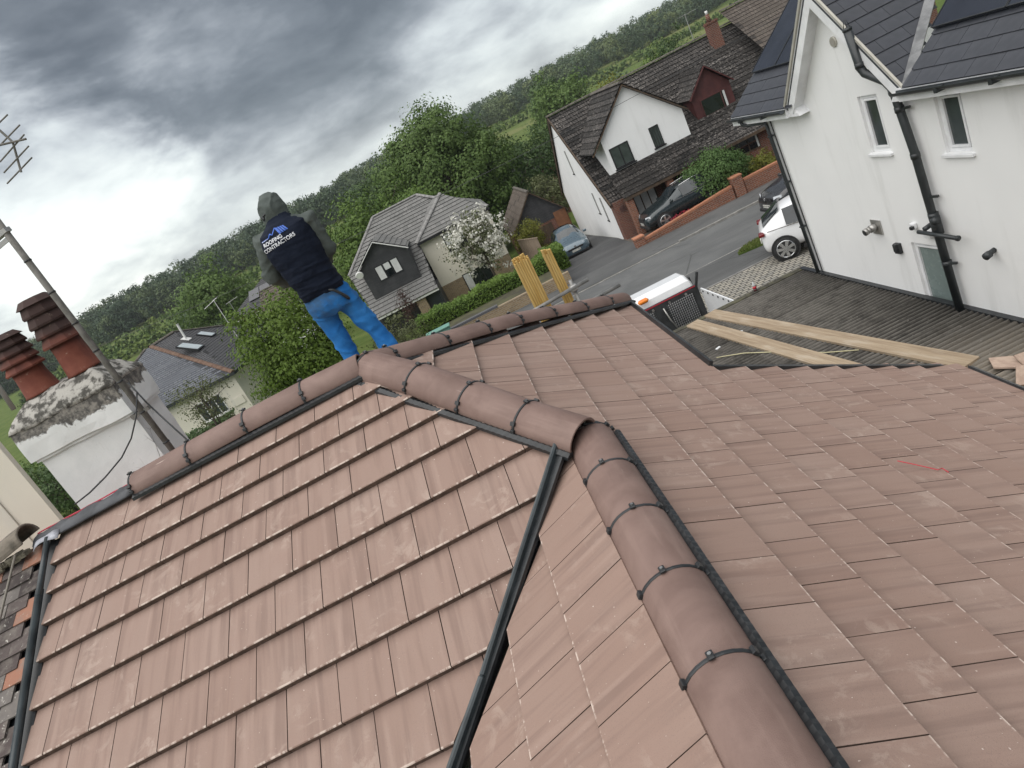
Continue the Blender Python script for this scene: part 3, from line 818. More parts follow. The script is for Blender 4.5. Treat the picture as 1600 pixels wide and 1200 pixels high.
# ================================================================== white rendered house at right
def mat_render(name, c1, c2):
    t = NT(name); oc = t.tc()
    c = t.mix(t.rng(t.noise(oc, 0.5, 5, 0.6), 0.35, 0.65), c1, c2)
    c = t.mix(t.rng(t.noise(t.mapping(oc, (3, 3, 0.35)), 1.0, 5, 0.65), 0.52, 0.72, 0, 0.22), c, (0.50, 0.50, 0.48))
    t.base(c); t.rough(0.9); t.bump(t.noise(oc, 160, 3), 0.15, 0.003); t.bsdf.inputs['Specular IOR Level'].default_value = 0.2
    return t.m
M_WHITE = mat_render('white_render', (0.83, 0.835, 0.83), (0.87, 0.875, 0.87))
M_UPVC = mat_plain('white_upvc', (0.80, 0.81, 0.82), 0.35)
M_SLATE = mat_noise('dark_slate', (0.038, 0.042, 0.052), (0.060, 0.064, 0.076), 3, 0.55, 0.15, 60)
M_PANEL = mat_noise('solar_panel', (0.014, 0.017, 0.026), (0.022, 0.026, 0.038), 2, 0.18)
M_ALU = mat_plain('pale_trim', (0.50, 0.48, 0.42), 0.4, 0.3)
M_PIPE = mat_noise('black_pipe', (0.022, 0.026, 0.028), (0.038, 0.044, 0.047), 3, 0.38)
M_GLASS = mat_glass('window_glass', (0.045, 0.055, 0.055), 0.05)
M_GLASS_D = mat_glass('window_glass_dark', (0.012, 0.015, 0.018), 0.04)
M_FROST = mat_plain('frosted_glass', (0.20, 0.25, 0.24), 0.25)
WD = Vector((-0.036, 0.99935, 0)).normalized(); WNN = Vector((-WD.y, WD.x, 0))     # along the wall (+y), outward normal (-x)
W0 = Vector((6.93, 5.14, 0))
def wp(y, z, out=0.0):
    """point on the white wall: y along, z up, out = distance proud of the wall"""
    return W0 + WD * ((y - 5.14) / WD.y) + WNN * out + Vector((0, 0, z))
wh = thing('white_house', 'white rendered two-storey house with dark slate roof, solar panels and black pipes', 'house', (7.0, 5.0, zg(5)))
def wall_with_holes(y0, y1, z0, z1, holes, reveal, top=None):
    """wall faces with rectangular holes and their reveals"""
    m = MB()
    ysn = sorted(set([y0, y1] + [h[i] for h in holes for i in (0, 1)])); zsn = sorted(set([z0, z1] + [h[i] for h in holes for i in (2, 3)]))
    for a, b in zip(ysn[:-1], ysn[1:]):
        for c, d in zip(zsn[:-1], zsn[1:]):
            cy, cz = (a + b) / 2, (c + d) / 2
            if any(h[0] < cy < h[1] and h[2] < cz < h[3] for h in holes): continue
            m.quad(wp(a, c), wp(b, c), wp(b, d), wp(a, d))
    for h in holes:
        a, b, c, d = h; r = -reveal
        m.quad(wp(a, c), wp(a, d), wp(a, d, r), wp(a, c, r)); m.quad(wp(b, c), wp(b, c, r), wp(b, d, r), wp(b, d))
        m.quad(wp(a, d), wp(b, d), wp(b, d, r), wp(a, d, r)); m.quad(wp(a, c), wp(a, c, r), wp(b, c, r), wp(b, c))
    return m
holes = [(5.10, 5.53, -1.83, -0.98), (3.62, 4.06, -1.88, -1.10), (4.55, 5.22, -4.6, -3.26)]
m = wall_with_holes(-6.0, 8.24, -6.6, -0.95, holes, 0.10)
# far end wall and gable triangle
m.quad(wp(8.24, -6.6), wp(8.24, -0.95), wp(8.24, -0.95) + Vector((7, 0, 0)), wp(8.24, -6.6) + Vector((7, 0, 0)))
m.quad(wp(-6, -6.6), wp(-6, -0.95), wp(-6, -0.95) + Vector((7, 0, 0)), wp(-6, -6.6) + Vector((7, 0, 0)))
m.quad(wp(4.35, -0.95), wp(7.05, -0.95), wp(5.70, 0.62))
wwall = m.build('wall', M_WHITE, wh, fix=False)
def window(par, y0, y1, z0, z1, glass, depth=-0.09, fr=0.055, sill=True, split=None):
    f = MB()
    f.span((0, 0, 0), (0, 0, 0)); f.v.clear(); f.f.clear()
    def wb(a, b, c, d, o0, o1): 
        f.add([wp(a, c, o0), wp(b, c, o0), wp(b, d, o0), wp(a, d, o0), wp(a, c, o1), wp(b, c, o1), wp(b, d, o1), wp(a, d, o1)], [(0, 1, 2, 3), (7, 6, 5, 4), (0, 4, 5, 1), (1, 5, 6, 2), (2, 6, 7, 3), (3, 7, 4, 0)])
    d0, d1 = depth, depth + 0.05
    wb(y0, y0 + fr, z0, z1, d0, d1); wb(y1 - fr, y1, z0, z1, d0, d1); wb(y0 + fr, y1 - fr, z1 - fr, z1, d0, d1); wb(y0 + fr, y1 - fr, z0, z0 + fr, d0, d1)
    # inner sash
    i = fr + 0.004; s = 0.03
    wb(y0 + i, y0 + i + s, z0 + i, z1 - i, d0, d1 + 0.012); wb(y1 - i - s, y1 - i, z0 + i, z1 - i, d0, d1 + 0.012)
    wb(y0 + i + s, y1 - i - s, z1 - i - s, z1 - i, d0, d1 + 0.012); wb(y0 + i + s, y1 - i - s, z0 + i, z0 + i + s, d0, d1 + 0.012)
    w = f.build('window', M_UPVC, par, bevel=0.004)
    g = MB(); g.quad(wp(y0 + i + s, z0 + i + s, d0 + 0.03), wp(y1 - i - s, z0 + i + s, d0 + 0.03), wp(y1 - i - s, z1 - i - s, d0 + 0.03), wp(y0 + i + s, z1 - i - s, d0 + 0.03)); g.build('pane', glass, w)
    if sill:
        f2 = MB(); f = f2; wb(y0 - 0.03, y1 + 0.05, z0 - 0.045, z0 - 0.005, depth, 0.05); f2.build('sill', M_UPVC, w, bevel=0.004)
    return w
window(wh, 5.10, 5.53, -1.83, -0.98, M_GLASS)
window(wh, 3.62, 4.06, -1.88, -1.10, M_GLASS)
w = window(wh, 4.55, 5.22, -4.6, -3.26, M_FROST, -0.09, 0.045, False)
# eaves: fascia and soffit, gutters, main slope with slates/panels
EX = -0.22
def beam(par, name, mat, a, b, w, h, up=(0, 0, 1), **kw):
    return MB().bar(a, b, w, h, up).build(name, mat, par, **kw)
for y0, y1 in ((-6.0, 4.36), (7.10, 9.1)):
    beam(wh, 'fascia', M_UPVC, wp(y0, -0.98, 0.115), wp(y1, -0.98, 0.115), 0.23, 0.17)
    m = MB(); n = 10; rings = []
    for yy_ in (y0, y1):
        rings.append([wp(yy_, -0.915 - 0.055 * math.sin(math.pi * k / n), 0.285 - 0.055 * math.cos(math.pi * k / n)) for k in range(n + 1)] + [wp(yy_, -0.915 - 0.048 * math.sin(math.pi * k / n), 0.285 - 0.048 * math.cos(math.pi * k / n)) for k in range(n, -1, -1)])
    m.loft(rings); m.build('gutter', M_PIPE, wh)
for yb in (3.55, 2.75, 1.9, 7.75, 8.6):
    MB().box(wp(yb, -0.96, 0.28), (0.13, 0.05, 0.06)).build('gutter_bracket', M_PIPE, wh)
MP = R(38); mdir = Vector((math.cos(MP), 0.03, math.sin(MP))); mdir.normalize()
mn = WD.cross(mdir).normalized(); mn = mn if mn.z > 0 else -mn
E0 = lambda y: wp(y, -0.90, 0.235)
def mainslope(y, s): return E0(y) + mdir * s
m = MB(); courses(m, [mainslope(-6, 5.2), mainslope(4.25, 5.2), mainslope(4.25, 0.0), mainslope(-6, 0.0)], 0.225, 0.012, -mdir); m.build('roof_slope', M_SLATE, wh)
m = MB(); courses(m, [mainslope(6.9, 5.2), mainslope(9.1, 5.2), mainslope(9.1, 0.0), mainslope(6.9, 0.0)], 0.225, 0.012, -mdir); m.build('roof_slope', M_SLATE, wh)
# solar panels on the main slope, both sides of the gable
def panel(y0, y1, s0, s1, lift=0.075):
    a, b, c, d = [mainslope(y, s) + mn * lift for y, s in ((y0, s0), (y1, s0), (y1, s1), (y0, s1))]
    p_ = MB().prism([a, b, c, d], -mn * 0.04).build('solar_panel', M_PANEL, wh)
    fr = MB()
    for q, r_ in ((a, b), (b, c), (c, d), (d, a)): fr.bar(q + mn * 0.002, r_ + mn * 0.002, 0.012, 0.012, mn)
    fr.build('panel_frame', M_BLACK, p_)
    return p_
for yk in range(4): panel(4.22 - 1.13 * (yk + 1) + 0.02, 4.22 - 1.13 * yk, 0.74, 2.42)
panel(7.12, 8.16, 0.86, 2.5); panel(8.18, 9.02, 0.86, 2.5)
# lower visible slate courses: single slates
slate_me = {}
def slate_field(par, P, rows, g, sw, ylo, yhi, al, up_, nn):
    for i in range(rows):
        y = ylo(i) - (0.5 * sw if i % 2 else 0.0)
        while y < yhi(i):
            a, b = max(y, ylo(i)), min(y + sw, yhi(i))
            if b - a > 0.03:
                L = b - a; key = (round(L, 2), round(g, 3))
                if key not in slate_me:
                    mm = MB(); mm.prism([(0.003, 0, 0), (L - 0.003, 0, 0), (L - 0.003, g + 0.02, -0.014), (0.003, g + 0.02, -0.014)], (0, 0, -0.008)); me_ = mm.mesh('slate'); me_.materials.append(M_SLATE); slate_me[key] = me_
                o = bpy.data.objects.new('slate', slate_me[key]); COL.objects.link(o); o.parent = par
                X = Matrix((al, up_, nn)).transposed().to_4x4(); X.translation = P + al * a + up_ * (i * g) + nn * (0.020 + random.uniform(0, 0.002)) - ORG[par]
                o.matrix_local = X
            y += sw
for k, (ya, yb) in enumerate(((-1.0, 4.2), (7.1, 9.08))):
    par = [c for c in wh.children if c.name.startswith('roof_slope')][k]
    slate_field(par, E0(0) - WD * (0 / WD.y), 4, 0.225, 0.42, lambda i: ya, lambda i: yb, WD, mdir, mn)
# gable roof (ridge into the main slope): right pitch in view
gA = wp(5.70, 0.66, 0.20); gR = wp(4.30, -0.93, 0.20); gL = wp(7.10, -0.93, 0.20)
gd = (gR - gA).normalized(); gx = Vector((1, 0.036, 0)).normalized()
gnR = gx.cross(gd).normalized(); gnR = gnR if gnR.z > 0 else -gnR
back = 2.3
m = MB(); m.prism([gA, gR, gR + gx * 0.05, gA + gx * back], -gnR * 0.03); sl = m.build('gable_slope', M_SLATE, wh)
gdl = (gL - gA).normalized(); gnL = gx.cross(gdl).normalized(); gnL = gnL if gnL.z > 0 else -gnL
m = MB(); m.prism([gA, gL, gL + gx * 0.05, gA + gx * back], -gnL * 0.03); m.build('gable_slope', M_SLATE, wh)
GL = (gR - gA).length
rows = int(GL / 0.225) + 1
slate_field(sl, gR + gx * 0.0, rows, GL / rows, 0.40, lambda i: 0.0, lambda i: 0.10 + back * ((i + 0.5) / rows), gx, -gd, gnR)
# verge trims and barge boards with box ends
beam(wh, 'verge_trim', M_ALU, gA - WNN * 0.0 + gnR * 0.045, gR + gnR * 0.045, 0.035, 0.03, gnR)
beam(wh, 'verge_trim', M_ALU, gA + gnL * 0.045, gL + gnL * 0.045, 0.05, 0.04, gnL)
beam(wh, 'barge_board', M_UPVC, wp(5.70, 0.555, 0.185), wp(4.37, -0.955, 0.185), 0.025, 0.19, gnR)
beam(wh, 'barge_board', M_UPVC, wp(5.70, 0.555, 0.185), wp(7.03, -0.955, 0.185), 0.025, 0.19, gnL)
m = MB(); m.prism([wp(5.70, 0.46, 0.172), wp(4.33, -1.02, 0.172), wp(4.33, -1.02, 0.0), wp(5.70, 0.46, 0.0)], -gnR * 0.01); m.build('soffit', M_UPVC, wh)
m = MB(); m.prism([wp(5.70, 0.46, 0.172), wp(7.02, -1.04, 0.172), wp(7.02, -1.04, 0.0), wp(5.70, 0.46, 0.0)], -gnL * 0.01); m.build('soffit', M_UPVC, wh)
m = MB(); m.prism([wp(6.95, -0.93, 0.18), wp(7.10, -0.93, 0.18), wp(7.10, -1.07, 0.18), wp(6.80, -1.07, 0.18)], -WNN * 0.18); m.build('box_end', M_UPVC, wh)
m = MB(); m.prism([wp(4.46, -0.93, 0.18), wp(4.32, -0.93, 0.18), wp(4.32, -1.07, 0.18), wp(4.58, -1.07, 0.18)], -WNN * 0.18); m.build('box_end', M_UPVC, wh)
M_LEADD = mat_noise('valley_lead', (0.10, 0.105, 0.11), (0.21, 0.215, 0.22), 6, 0.45, 0.2, 50)
vb = gR + gx * 0.05; vt_ = gA + gx * back
m = MB(); m.bar(vb + Vector((0, -0.05, 0.03)), vt_ + Vector((0, -0.05, 0.03)), 0.13, 0.02, (gnR + mn)); m.build('valley_lead', M_LEADD, wh)
# soil pipe with cowl, offset bend, collars; waste branch
def pipe(par, name, pts, r, mat=M_PIPE, n=14): return MB().tube(pts, r, n).build(name, mat, par, smooth=True)
sp = pipe(wh, 'soil_pipe', [wp(4.965, 0.0, 0.24), wp(4.94, -0.54, 0.22), wp(4.90, -0.62, 0.21), wp(4.68, -0.80, 0.12), wp(4.60, -0.93, 0.10), wp(4.50, -1.8, 0.10), wp(4.40, -4.22, 0.10)], 0.056)
for y, z, o_ in ((4.965, 0.0, 0.24),):
    c = MB()
    for k in range(6):
        a = k * math.pi / 3; c.tube([wp(y, z, o_) + Vector((0.045 * math.cos(a), 0.045 * math.sin(a), 0)), wp(y, z + 0.10, o_) + Vector((0.02 * math.cos(a), 0.02 * math.sin(a), 0)), wp(y, z + 0.115, o_)], 0.004, 5)
    c.tube([wp(y, z - 0.03, o_), wp(y, z + 0.01, o_)], 0.062, 14); c.build('pipe_cowl', M_PIPE, sp, smooth=True)
for y, z, o_, rr in ((4.57, -1.20, 0.10, 0.063), (4.50, -1.85, 0.10, 0.062), (4.45, -2.72, 0.10, 0.068), (4.42, -3.45, 0.10, 0.064), (4.94, -0.50, 0.22, 0.063), (4.60, -0.95, 0.10, 0.064)):
    MB().tube([wp(y, z - 0.035, o_), wp(y, z + 0.035, o_)], rr, 14).build('pipe_collar', M_PIPE, sp, smooth=True)
MB().tube([wp(4.445, -2.74, 0.1), wp(4.435, -3.0, 0.1)], 0.07, 14).build('pipe_collar', M_PIPE, sp, smooth=True)
for yq, z in ((4.56, -1.20), (4.455, -2.45), (4.42, -3.45)):
    MB().bar(wp(yq, z, 0.10), wp(yq - 0.14, z, 0.06), 0.03, 0.03).build('pipe_bracket', M_PIPE, sp)
MB().tube([wp(4.74, -2.96, 0.17), wp(4.02, -2.99, 0.17)], 0.030, 12).tube([wp(4.02, -2.99, 0.17), wp(3.99, -2.99, 0.17)], 0.038, 12).tube([wp(4.62, -2.90, 0.05), wp(4.62, -2.92, 0.16)], 0.035, 12).build('waste_pipe', M_PIPE, sp, smooth=True)
MB().tube([wp(4.40, -2.78, 0.15), wp(4.33, -2.76, 0.15)], 0.055, 12).build('waste_trap', M_PIPE, sp, smooth=True)
# corner rainwater pipe with swan neck
pipe(wh, 'rainwater_pipe', [wp(8.62, -0.97, 0.29), wp(8.62, -1.05, 0.28), wp(8.52, -1.10, 0.20), wp(8.22, -1.13, 0.07), wp(8.19, -1.20, 0.06), wp(8.05, -4.3, 0.06)], 0.034, n=10)
for z in (-1.4, -2.3, -3.2): MB().box(wp(8.19 + (z + 1.2) * 0.045, z, 0.05), (0.10, 0.09, 0.025)).build('pipe_bracket', M_PIPE, wh)
MB().tube([wp(8.08, -1.1, 0.03), wp(7.94, -4.3, 0.03)], 0.012, 6).build('cable_conduit', M_BLACK, wh)
# flue, vents, small fittings
M_STEEL = mat_plain('brushed_steel', (0.42, 0.41, 0.39), 0.35, 0.7)
fl = MB().box(wp(5.92, -3.06, 0.01), (0.02, 0.24, 0.24)).build('flue_plate', M_STEEL, wh)
MB().tube([wp(5.93, -3.05, 0.01), wp(5.93, -3.05, 0.12)], 0.062, 14).tube([wp(5.93, -3.05, 0.12), wp(5.93, -3.055, 0.17)], 0.052, 14).tube([wp(5.93, -3.055, 0.17), wp(5.93, -3.06, 0.22)], 0.058, 14).build('flue_pipe', M_STEEL, fl, smooth=True)
MB().tube([wp(5.93, -3.06, 0.215), wp(5.93, -3.06, 0.224)], 0.046, 14).build('flue_mouth', M_BLACK, fl)
rv = MB(); rv.tube([wp(5.69, -0.15, -0.01), wp(5.69, -0.15, 0.025)], 0.075, 18); rv = rv.build('round_vent', M_ALU, wh, bevel=0.006)
MB().tube([wp(5.69, -0.15, 0.024), wp(5.69, -0.15, 0.028)], 0.05, 16).build('vent_grille', mat_plain('vent_grey', (0.35, 0.33, 0.29), 0.6), rv)
MB().box(wp(5.51, -3.38, 0.03), (0.06, 0.12, 0.17), rz=0.1).box(wp(5.51, -3.36, 0.05), (0.08, 0.07, 0.13)).build('socket_box', M_BLACK, wh, bevel=0.006)
ol = MB().box(wp(5.02, -2.96, 0.03), (0.06, 0.10, 0.09)).build('outside_lamp', M_UPVC, wh, bevel=0.01); MB().box(wp(4.99, -2.97, 0.08), (0.05, 0.06, 0.05)).build('lamp_head', M_BLACK, ol, bevel=0.006)
MB().box(wp(4.74, -3.07, 0.04), (0.06, 0.16, 0.10)).build('junction_box', M_UPVC, wh, bevel=0.01)
op = MB().tube([wp(3.64, -3.20, 0.0), wp(3.64, -3.22, 0.10)], 0.035, 12).tube([wp(3.64, -3.22, 0.08), wp(3.63, -3.23, 0.15)], 0.05, 12).build('overflow_pipe', M_PIPE, wh, smooth=True)

# ================================================================== garage with corrugated sheet roof
ZC = -4.215 - (-6.3 - 0.03 * (6 - 12))
def mat_corr():
    t = NT('corrugated_cement'); oc = t.tc()
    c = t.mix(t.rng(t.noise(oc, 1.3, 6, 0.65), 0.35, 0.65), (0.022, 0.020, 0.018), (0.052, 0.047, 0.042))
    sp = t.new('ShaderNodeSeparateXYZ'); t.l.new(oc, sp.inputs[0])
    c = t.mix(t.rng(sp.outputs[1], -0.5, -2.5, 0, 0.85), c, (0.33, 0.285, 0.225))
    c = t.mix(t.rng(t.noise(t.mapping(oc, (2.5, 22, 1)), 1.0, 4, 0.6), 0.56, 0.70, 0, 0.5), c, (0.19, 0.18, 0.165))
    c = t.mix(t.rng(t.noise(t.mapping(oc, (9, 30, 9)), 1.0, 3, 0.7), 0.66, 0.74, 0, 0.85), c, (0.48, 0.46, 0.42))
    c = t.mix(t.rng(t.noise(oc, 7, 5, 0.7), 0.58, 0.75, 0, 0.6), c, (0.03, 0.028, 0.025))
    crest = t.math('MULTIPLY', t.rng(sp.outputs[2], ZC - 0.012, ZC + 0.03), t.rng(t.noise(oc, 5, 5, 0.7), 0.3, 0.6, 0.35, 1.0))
    c = t.mix(t.math('MULTIPLY', crest, 0.65), c, (0.175, 0.163, 0.145))  # paler colour on the rib tops paints in light-and-shade contrast between ribs
    t.base(c); t.rough(0.93); t.bump(t.noise(oc, 70, 4), 0.6, 0.006); return t.m
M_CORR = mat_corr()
ZG = -4.215
gar = thing('flat_roof_garage', 'garage with dark weathered corrugated cement roof beside the white house', 'garage', (5.0, 5.0, zg(6)))
def corr_sheet(x0, x1, y0, y1, z):
    m = MB(); P = 0.102; n = int((y1 - y0) / P * 8); A = 0.040
    top = []
    for x in (x0, (x0 + x1) / 2, x1):
        row = []
        for k in range(n + 1):
            y = y0 + (y1 - y0) * k / n
            row.append(Vector((x, y, z + A * math.cos(2 * math.pi * (y - y0) / P) + 0.004 * math.sin(3.1 * x + y))))
        top.append(row)
    for i in range(2):
        b = len(m.v); m.v.extend(top[i] + top[i + 1])
        for k in range(n): m.f.append((b + k, b + k + 1, b + n + 1 + k + 1, b + n + 1 + k))
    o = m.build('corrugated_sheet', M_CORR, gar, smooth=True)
    s = o.modifiers.new('solid', 'SOLIDIFY'); s.thickness = 0.008; s.offset = -1
    return o
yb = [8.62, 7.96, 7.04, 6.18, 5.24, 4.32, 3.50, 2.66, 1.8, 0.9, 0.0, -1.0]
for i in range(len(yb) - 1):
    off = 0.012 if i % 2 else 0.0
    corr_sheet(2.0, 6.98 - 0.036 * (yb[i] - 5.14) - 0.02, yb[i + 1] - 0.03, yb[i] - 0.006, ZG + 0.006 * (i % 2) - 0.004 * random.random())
m = MB(); m.span((1.9, 8.60, ZG - 0.22), (6.80, 8.76, ZG + 0.045)); m.build('front_upstand', mat_noise('mossy_board', (0.045, 0.042, 0.034), (0.10, 0.095, 0.06), 5, 0.95, 0.5, 40), gar, bevel=0.01)
m = MB(); m.bar(wp(8.7, ZG + 0.035, 0.04), wp(-1, ZG + 0.02, 0.04), 0.09, 0.05); m.build('wall_flashing', M_BLACK, gar)
m = MB(); m.span((2.0, -1.0, zg(6) - 0.3), (6.75, 8.58, ZG - 0.06)); m.build('wall', mat_brick('garage_brick', (0.28, 0.13, 0.085), (0.21, 0.10, 0.07), (0.35, 0.32, 0.28)), gar)
# scaffold boards lying on it
def mat_board():
    t = NT('weathered_board'); oc = t.tc('Object'); oi = t.new('ShaderNodeObjectInfo')
    v = t.mapping(oc, (1.2, 26, 8)); c = t.mix(t.rng(t.noise(v, 1.0, 6, 0.6, 0.6), 0.3, 0.7), (0.25, 0.185, 0.122), (0.38, 0.30, 0.21))
    c = t.mix(t.rng(t.noise(t.mapping(oc, (1, 5, 1)), 1.4, 5, 0.6), 0.5, 0.72, 0, 0.55), c, (0.47, 0.41, 0.33))
    k = t.new('ShaderNodeTexVoronoi'); t.l.new(t.mapping(oc, (1.6, 5, 1)), k.inputs['Vector']); k.inputs['Scale'].default_value = 1.0
    c = t.mix(t.rng(k.outputs['Distance'], 0.0, 0.10, 0.7, 0), c, (0.20, 0.12, 0.06))
    t.base(c); t.rough(0.85); t.bump(t.noise(v, 1.0, 6), 0.4, 0.004); return t.m
M_BOARD = mat_board()
def board(name, a, b, label, w=0.29, t=0.045):
    a, b = Vector(a), Vector(b); d = (b - a); L = d.length; d.normalize(); side = Vector((0, 0, 1)).cross(d).normalized(); up = d.cross(side)
    m = MB(); c = 0.012
    m.prism([(-L / 2, -w / 2 + c, 0), (-L / 2 + c, -w / 2, 0), (L / 2 - c, -w / 2, 0), (L / 2, -w / 2 + c, 0), (L / 2, w / 2 - c, 0), (L / 2 - c, w / 2, 0), (-L / 2 + c, w / 2, 0), (-L / 2, w / 2 - c, 0)], (0, 0, t))
    me = m.mesh(name); me.materials.append(M_BOARD)
    o = bpy.data.objects.new(name, me); COL.objects.link(o)
    X = Matrix((d, side, up)).transposed().to_4x4(); X.translation = (a + b) / 2; o.matrix_world = X
    bv = o.modifiers.new('bevel', 'BEVEL'); bv.width = 0.003; bv.segments = 1
    return tag(o, label, 'plank', 'scaffold boards on the garage roof')
zb = ZG + 0.026
board('scaffold_board', (4.70, 8.68, zb), (5.93, 3.02, zb), 'longer pale scaffold board on the corrugated roof, nearer the white house')
board('scaffold_board', (4.28, 8.62, zb), (5.12, 3.6, zb), 'pale scaffold board on the corrugated roof, partly behind the brown roof edge')
# litter on the garage roof
m = MB(); rg = random.Random(4)
for k in range(5): m.box((4.62 + rg.uniform(-.07, .07), 7.15 + rg.uniform(-.06, .06), zb + 0.012), (0.09, 0.05, 0.012), rz=rg.uniform(0, 3), M=None)
single(m, 'litter', M_UPVC, 'crumpled white wrapper on the corrugated roof below the boards', 'litter', (4.62, 7.15, zb))
m = MB(); m.box((4.13, 6.95, zb + 0.015), (0.10, 0.045, 0.03), rz=0.4); single(m, 'plaster_lump', M_UPVC, 'small white lump on the corrugated roof near the brown tiles', 'rubble', (4.13, 6.95, zb), bevel=0.008)
m = MB(); m.tube([(3.95, 6.6, zb + 0.02), (4.3, 6.2, zb + 0.05), (4.7, 5.7, zb + 0.02), (5.1, 5.0, zb + 0.01), (5.4, 4.6, zb + 0.02)], 0.009, 6); single(m, 'rope', mat_plain('pale_rope', (0.52, 0.48, 0.30), 0.8), 'thin yellowish rope trailing across the corrugated roof', 'rope', (3.95, 6.6, zb), smooth=True)
# drinks bottle with red top on the upstand
bt = thing('drinks_bottle', 'clear plastic bottle with red label standing on the garage edge', 'bottle', (5.73, 8.68, ZG + 0.045))
MB().tube([(5.73, 8.68, ZG + 0.045), (5.73, 8.68, ZG + 0.05), (5.73, 8.68, ZG + 0.10)], [0.033, 0.036, 0.036], 12).build('liquid', mat_plain('dark_cola', (0.06, 0.02, 0.02), 0.2), bt, smooth=True)
MB().tube([(5.73, 8.68, ZG + 0.10), (5.73, 8.68, ZG + 0.15)], 0.037, 12).build('label_band', mat_plain('bottle_red', (0.55, 0.03, 0.05), 0.4), bt, smooth=True)
MB().tube([(5.73, 8.68, ZG + 0.15), (5.73, 8.68, ZG + 0.19), (5.73, 8.68, ZG + 0.22), (5.73, 8.68, ZG + 0.25)], [0.036, 0.033, 0.014, 0.013], 12).build('neck', mat_plain('bottle_clear', (0.55, 0.57, 0.57), 0.15), bt, smooth=True)
# broken tiles and offcuts at the right end of the garage roof
M_OFFCUT = mat_noise('tile_offcut', (0.40, 0.29, 0.23), (0.50, 0.38, 0.30), 12, 0.85, 0.3, 120)
rg = random.Random(11)
spots = [(6.32, 2.55, 0.03, 0.2, 0.35), (6.05, 2.25, 0.06, -0.3, 0.5), (6.42, 2.15, 0.05, 0.9, 0.2), (5.85, 1.95, 0.04, 0.5, 0.1), (6.3, 1.8, 0.09, -0.6, 0.4), (6.6, 2.4, 0.12, 0.1, 0.6), (6.1, 2.7, 0.03, 1.2, 0.15)]
wheres = ['leaning nearest the white wall flashing', 'propped on the edge of the heap', 'lying flat at the back of the heap', 'at the near corner of the heap', 'in the middle of the heap', 'tilted steeply against the others', 'closest to the long scaffold board']
for k, (x, y, h, rz, tl) in enumerate(spots):
    m = MB(); m.prism([(-0.2, -0.13, 0), (0.15, -0.14, 0), (0.2, 0.1, 0), (-0.1, 0.14, 0)], (0, 0, 0.022))
    me = m.mesh('broken_tile'); me.materials.append(M_OFFCUT); o = bpy.data.objects.new('broken_tile', me); COL.objects.link(o)
    o.location = (x, y, zb + h); o.rotation_euler = (tl, tl * 0.4, rz); tag(o, 'brown tile offcut ' + wheres[k], 'tile', 'tile offcuts on the garage roof')

# ================================================================== houses across the road
M_RTILE3 = mat_roof('lichen_roof_tile', (0.024, 0.021, 0.019), (0.044, 0.038, 0.034), 0.30, 0.32, 0.9, (0.33, 0.30, 0.275), 0.8, 0.02)
M_RTILE2 = mat_roof('grey_roof_tile', (0.155, 0.155, 0.148), (0.20, 0.197, 0.19), 0.33, 0.345, 0.0, None, 0, 0.008)
M_RIDGE2 = mat_noise('grey_ridge', (0.20, 0.195, 0.19), (0.30, 0.295, 0.285), 6, 0.9)
M_RIDGE3 = mat_noise('dark_ridge', (0.07, 0.062, 0.055), (0.15, 0.135, 0.115), 6, 0.95)
M_BRICK3 = mat_brick('red_brick', (0.20, 0.062, 0.034), (0.135, 0.042, 0.026), (0.20, 0.165, 0.14), 0.24, 0.085, 0.012)
M_BRICKW = mat_brick('garden_wall_brick', (0.27, 0.090, 0.045), (0.18, 0.058, 0.032), (0.26, 0.21, 0.17), 0.24, 0.085, 0.012)
M_BRICK2 = mat_brick('buff_brick', (0.34, 0.245, 0.135), (0.24, 0.165, 0.09), (0.34, 0.30, 0.24), 0.24, 0.085, 0.012)
M_CREAM = mat_render('cream_wall', (0.70, 0.66, 0.565), (0.75, 0.71, 0.61))
M_CLAD = mat_noise('charcoal_cladding', (0.035, 0.036, 0.040), (0.055, 0.056, 0.060), 2, 0.6)
M_DKFRAME = mat_plain('black_frame', (0.016, 0.016, 0.018), 0.4)
M_BLIND = mat_plain('pale_blind', (0.62, 0.63, 0.62), 0.8)
M_MAROON = mat_noise('maroon_board', (0.070, 0.018, 0.018), (0.10, 0.028, 0.026), 3, 0.6)
M_BROWNWOOD = mat_noise('brown_wood', (0.055, 0.035, 0.022), (0.10, 0.066, 0.04), 4, 0.7, stretch=(1, 1, 0.2))
M_WHITEPAINT = mat_plain('white_paint', (0.76, 0.76, 0.74), 0.5)
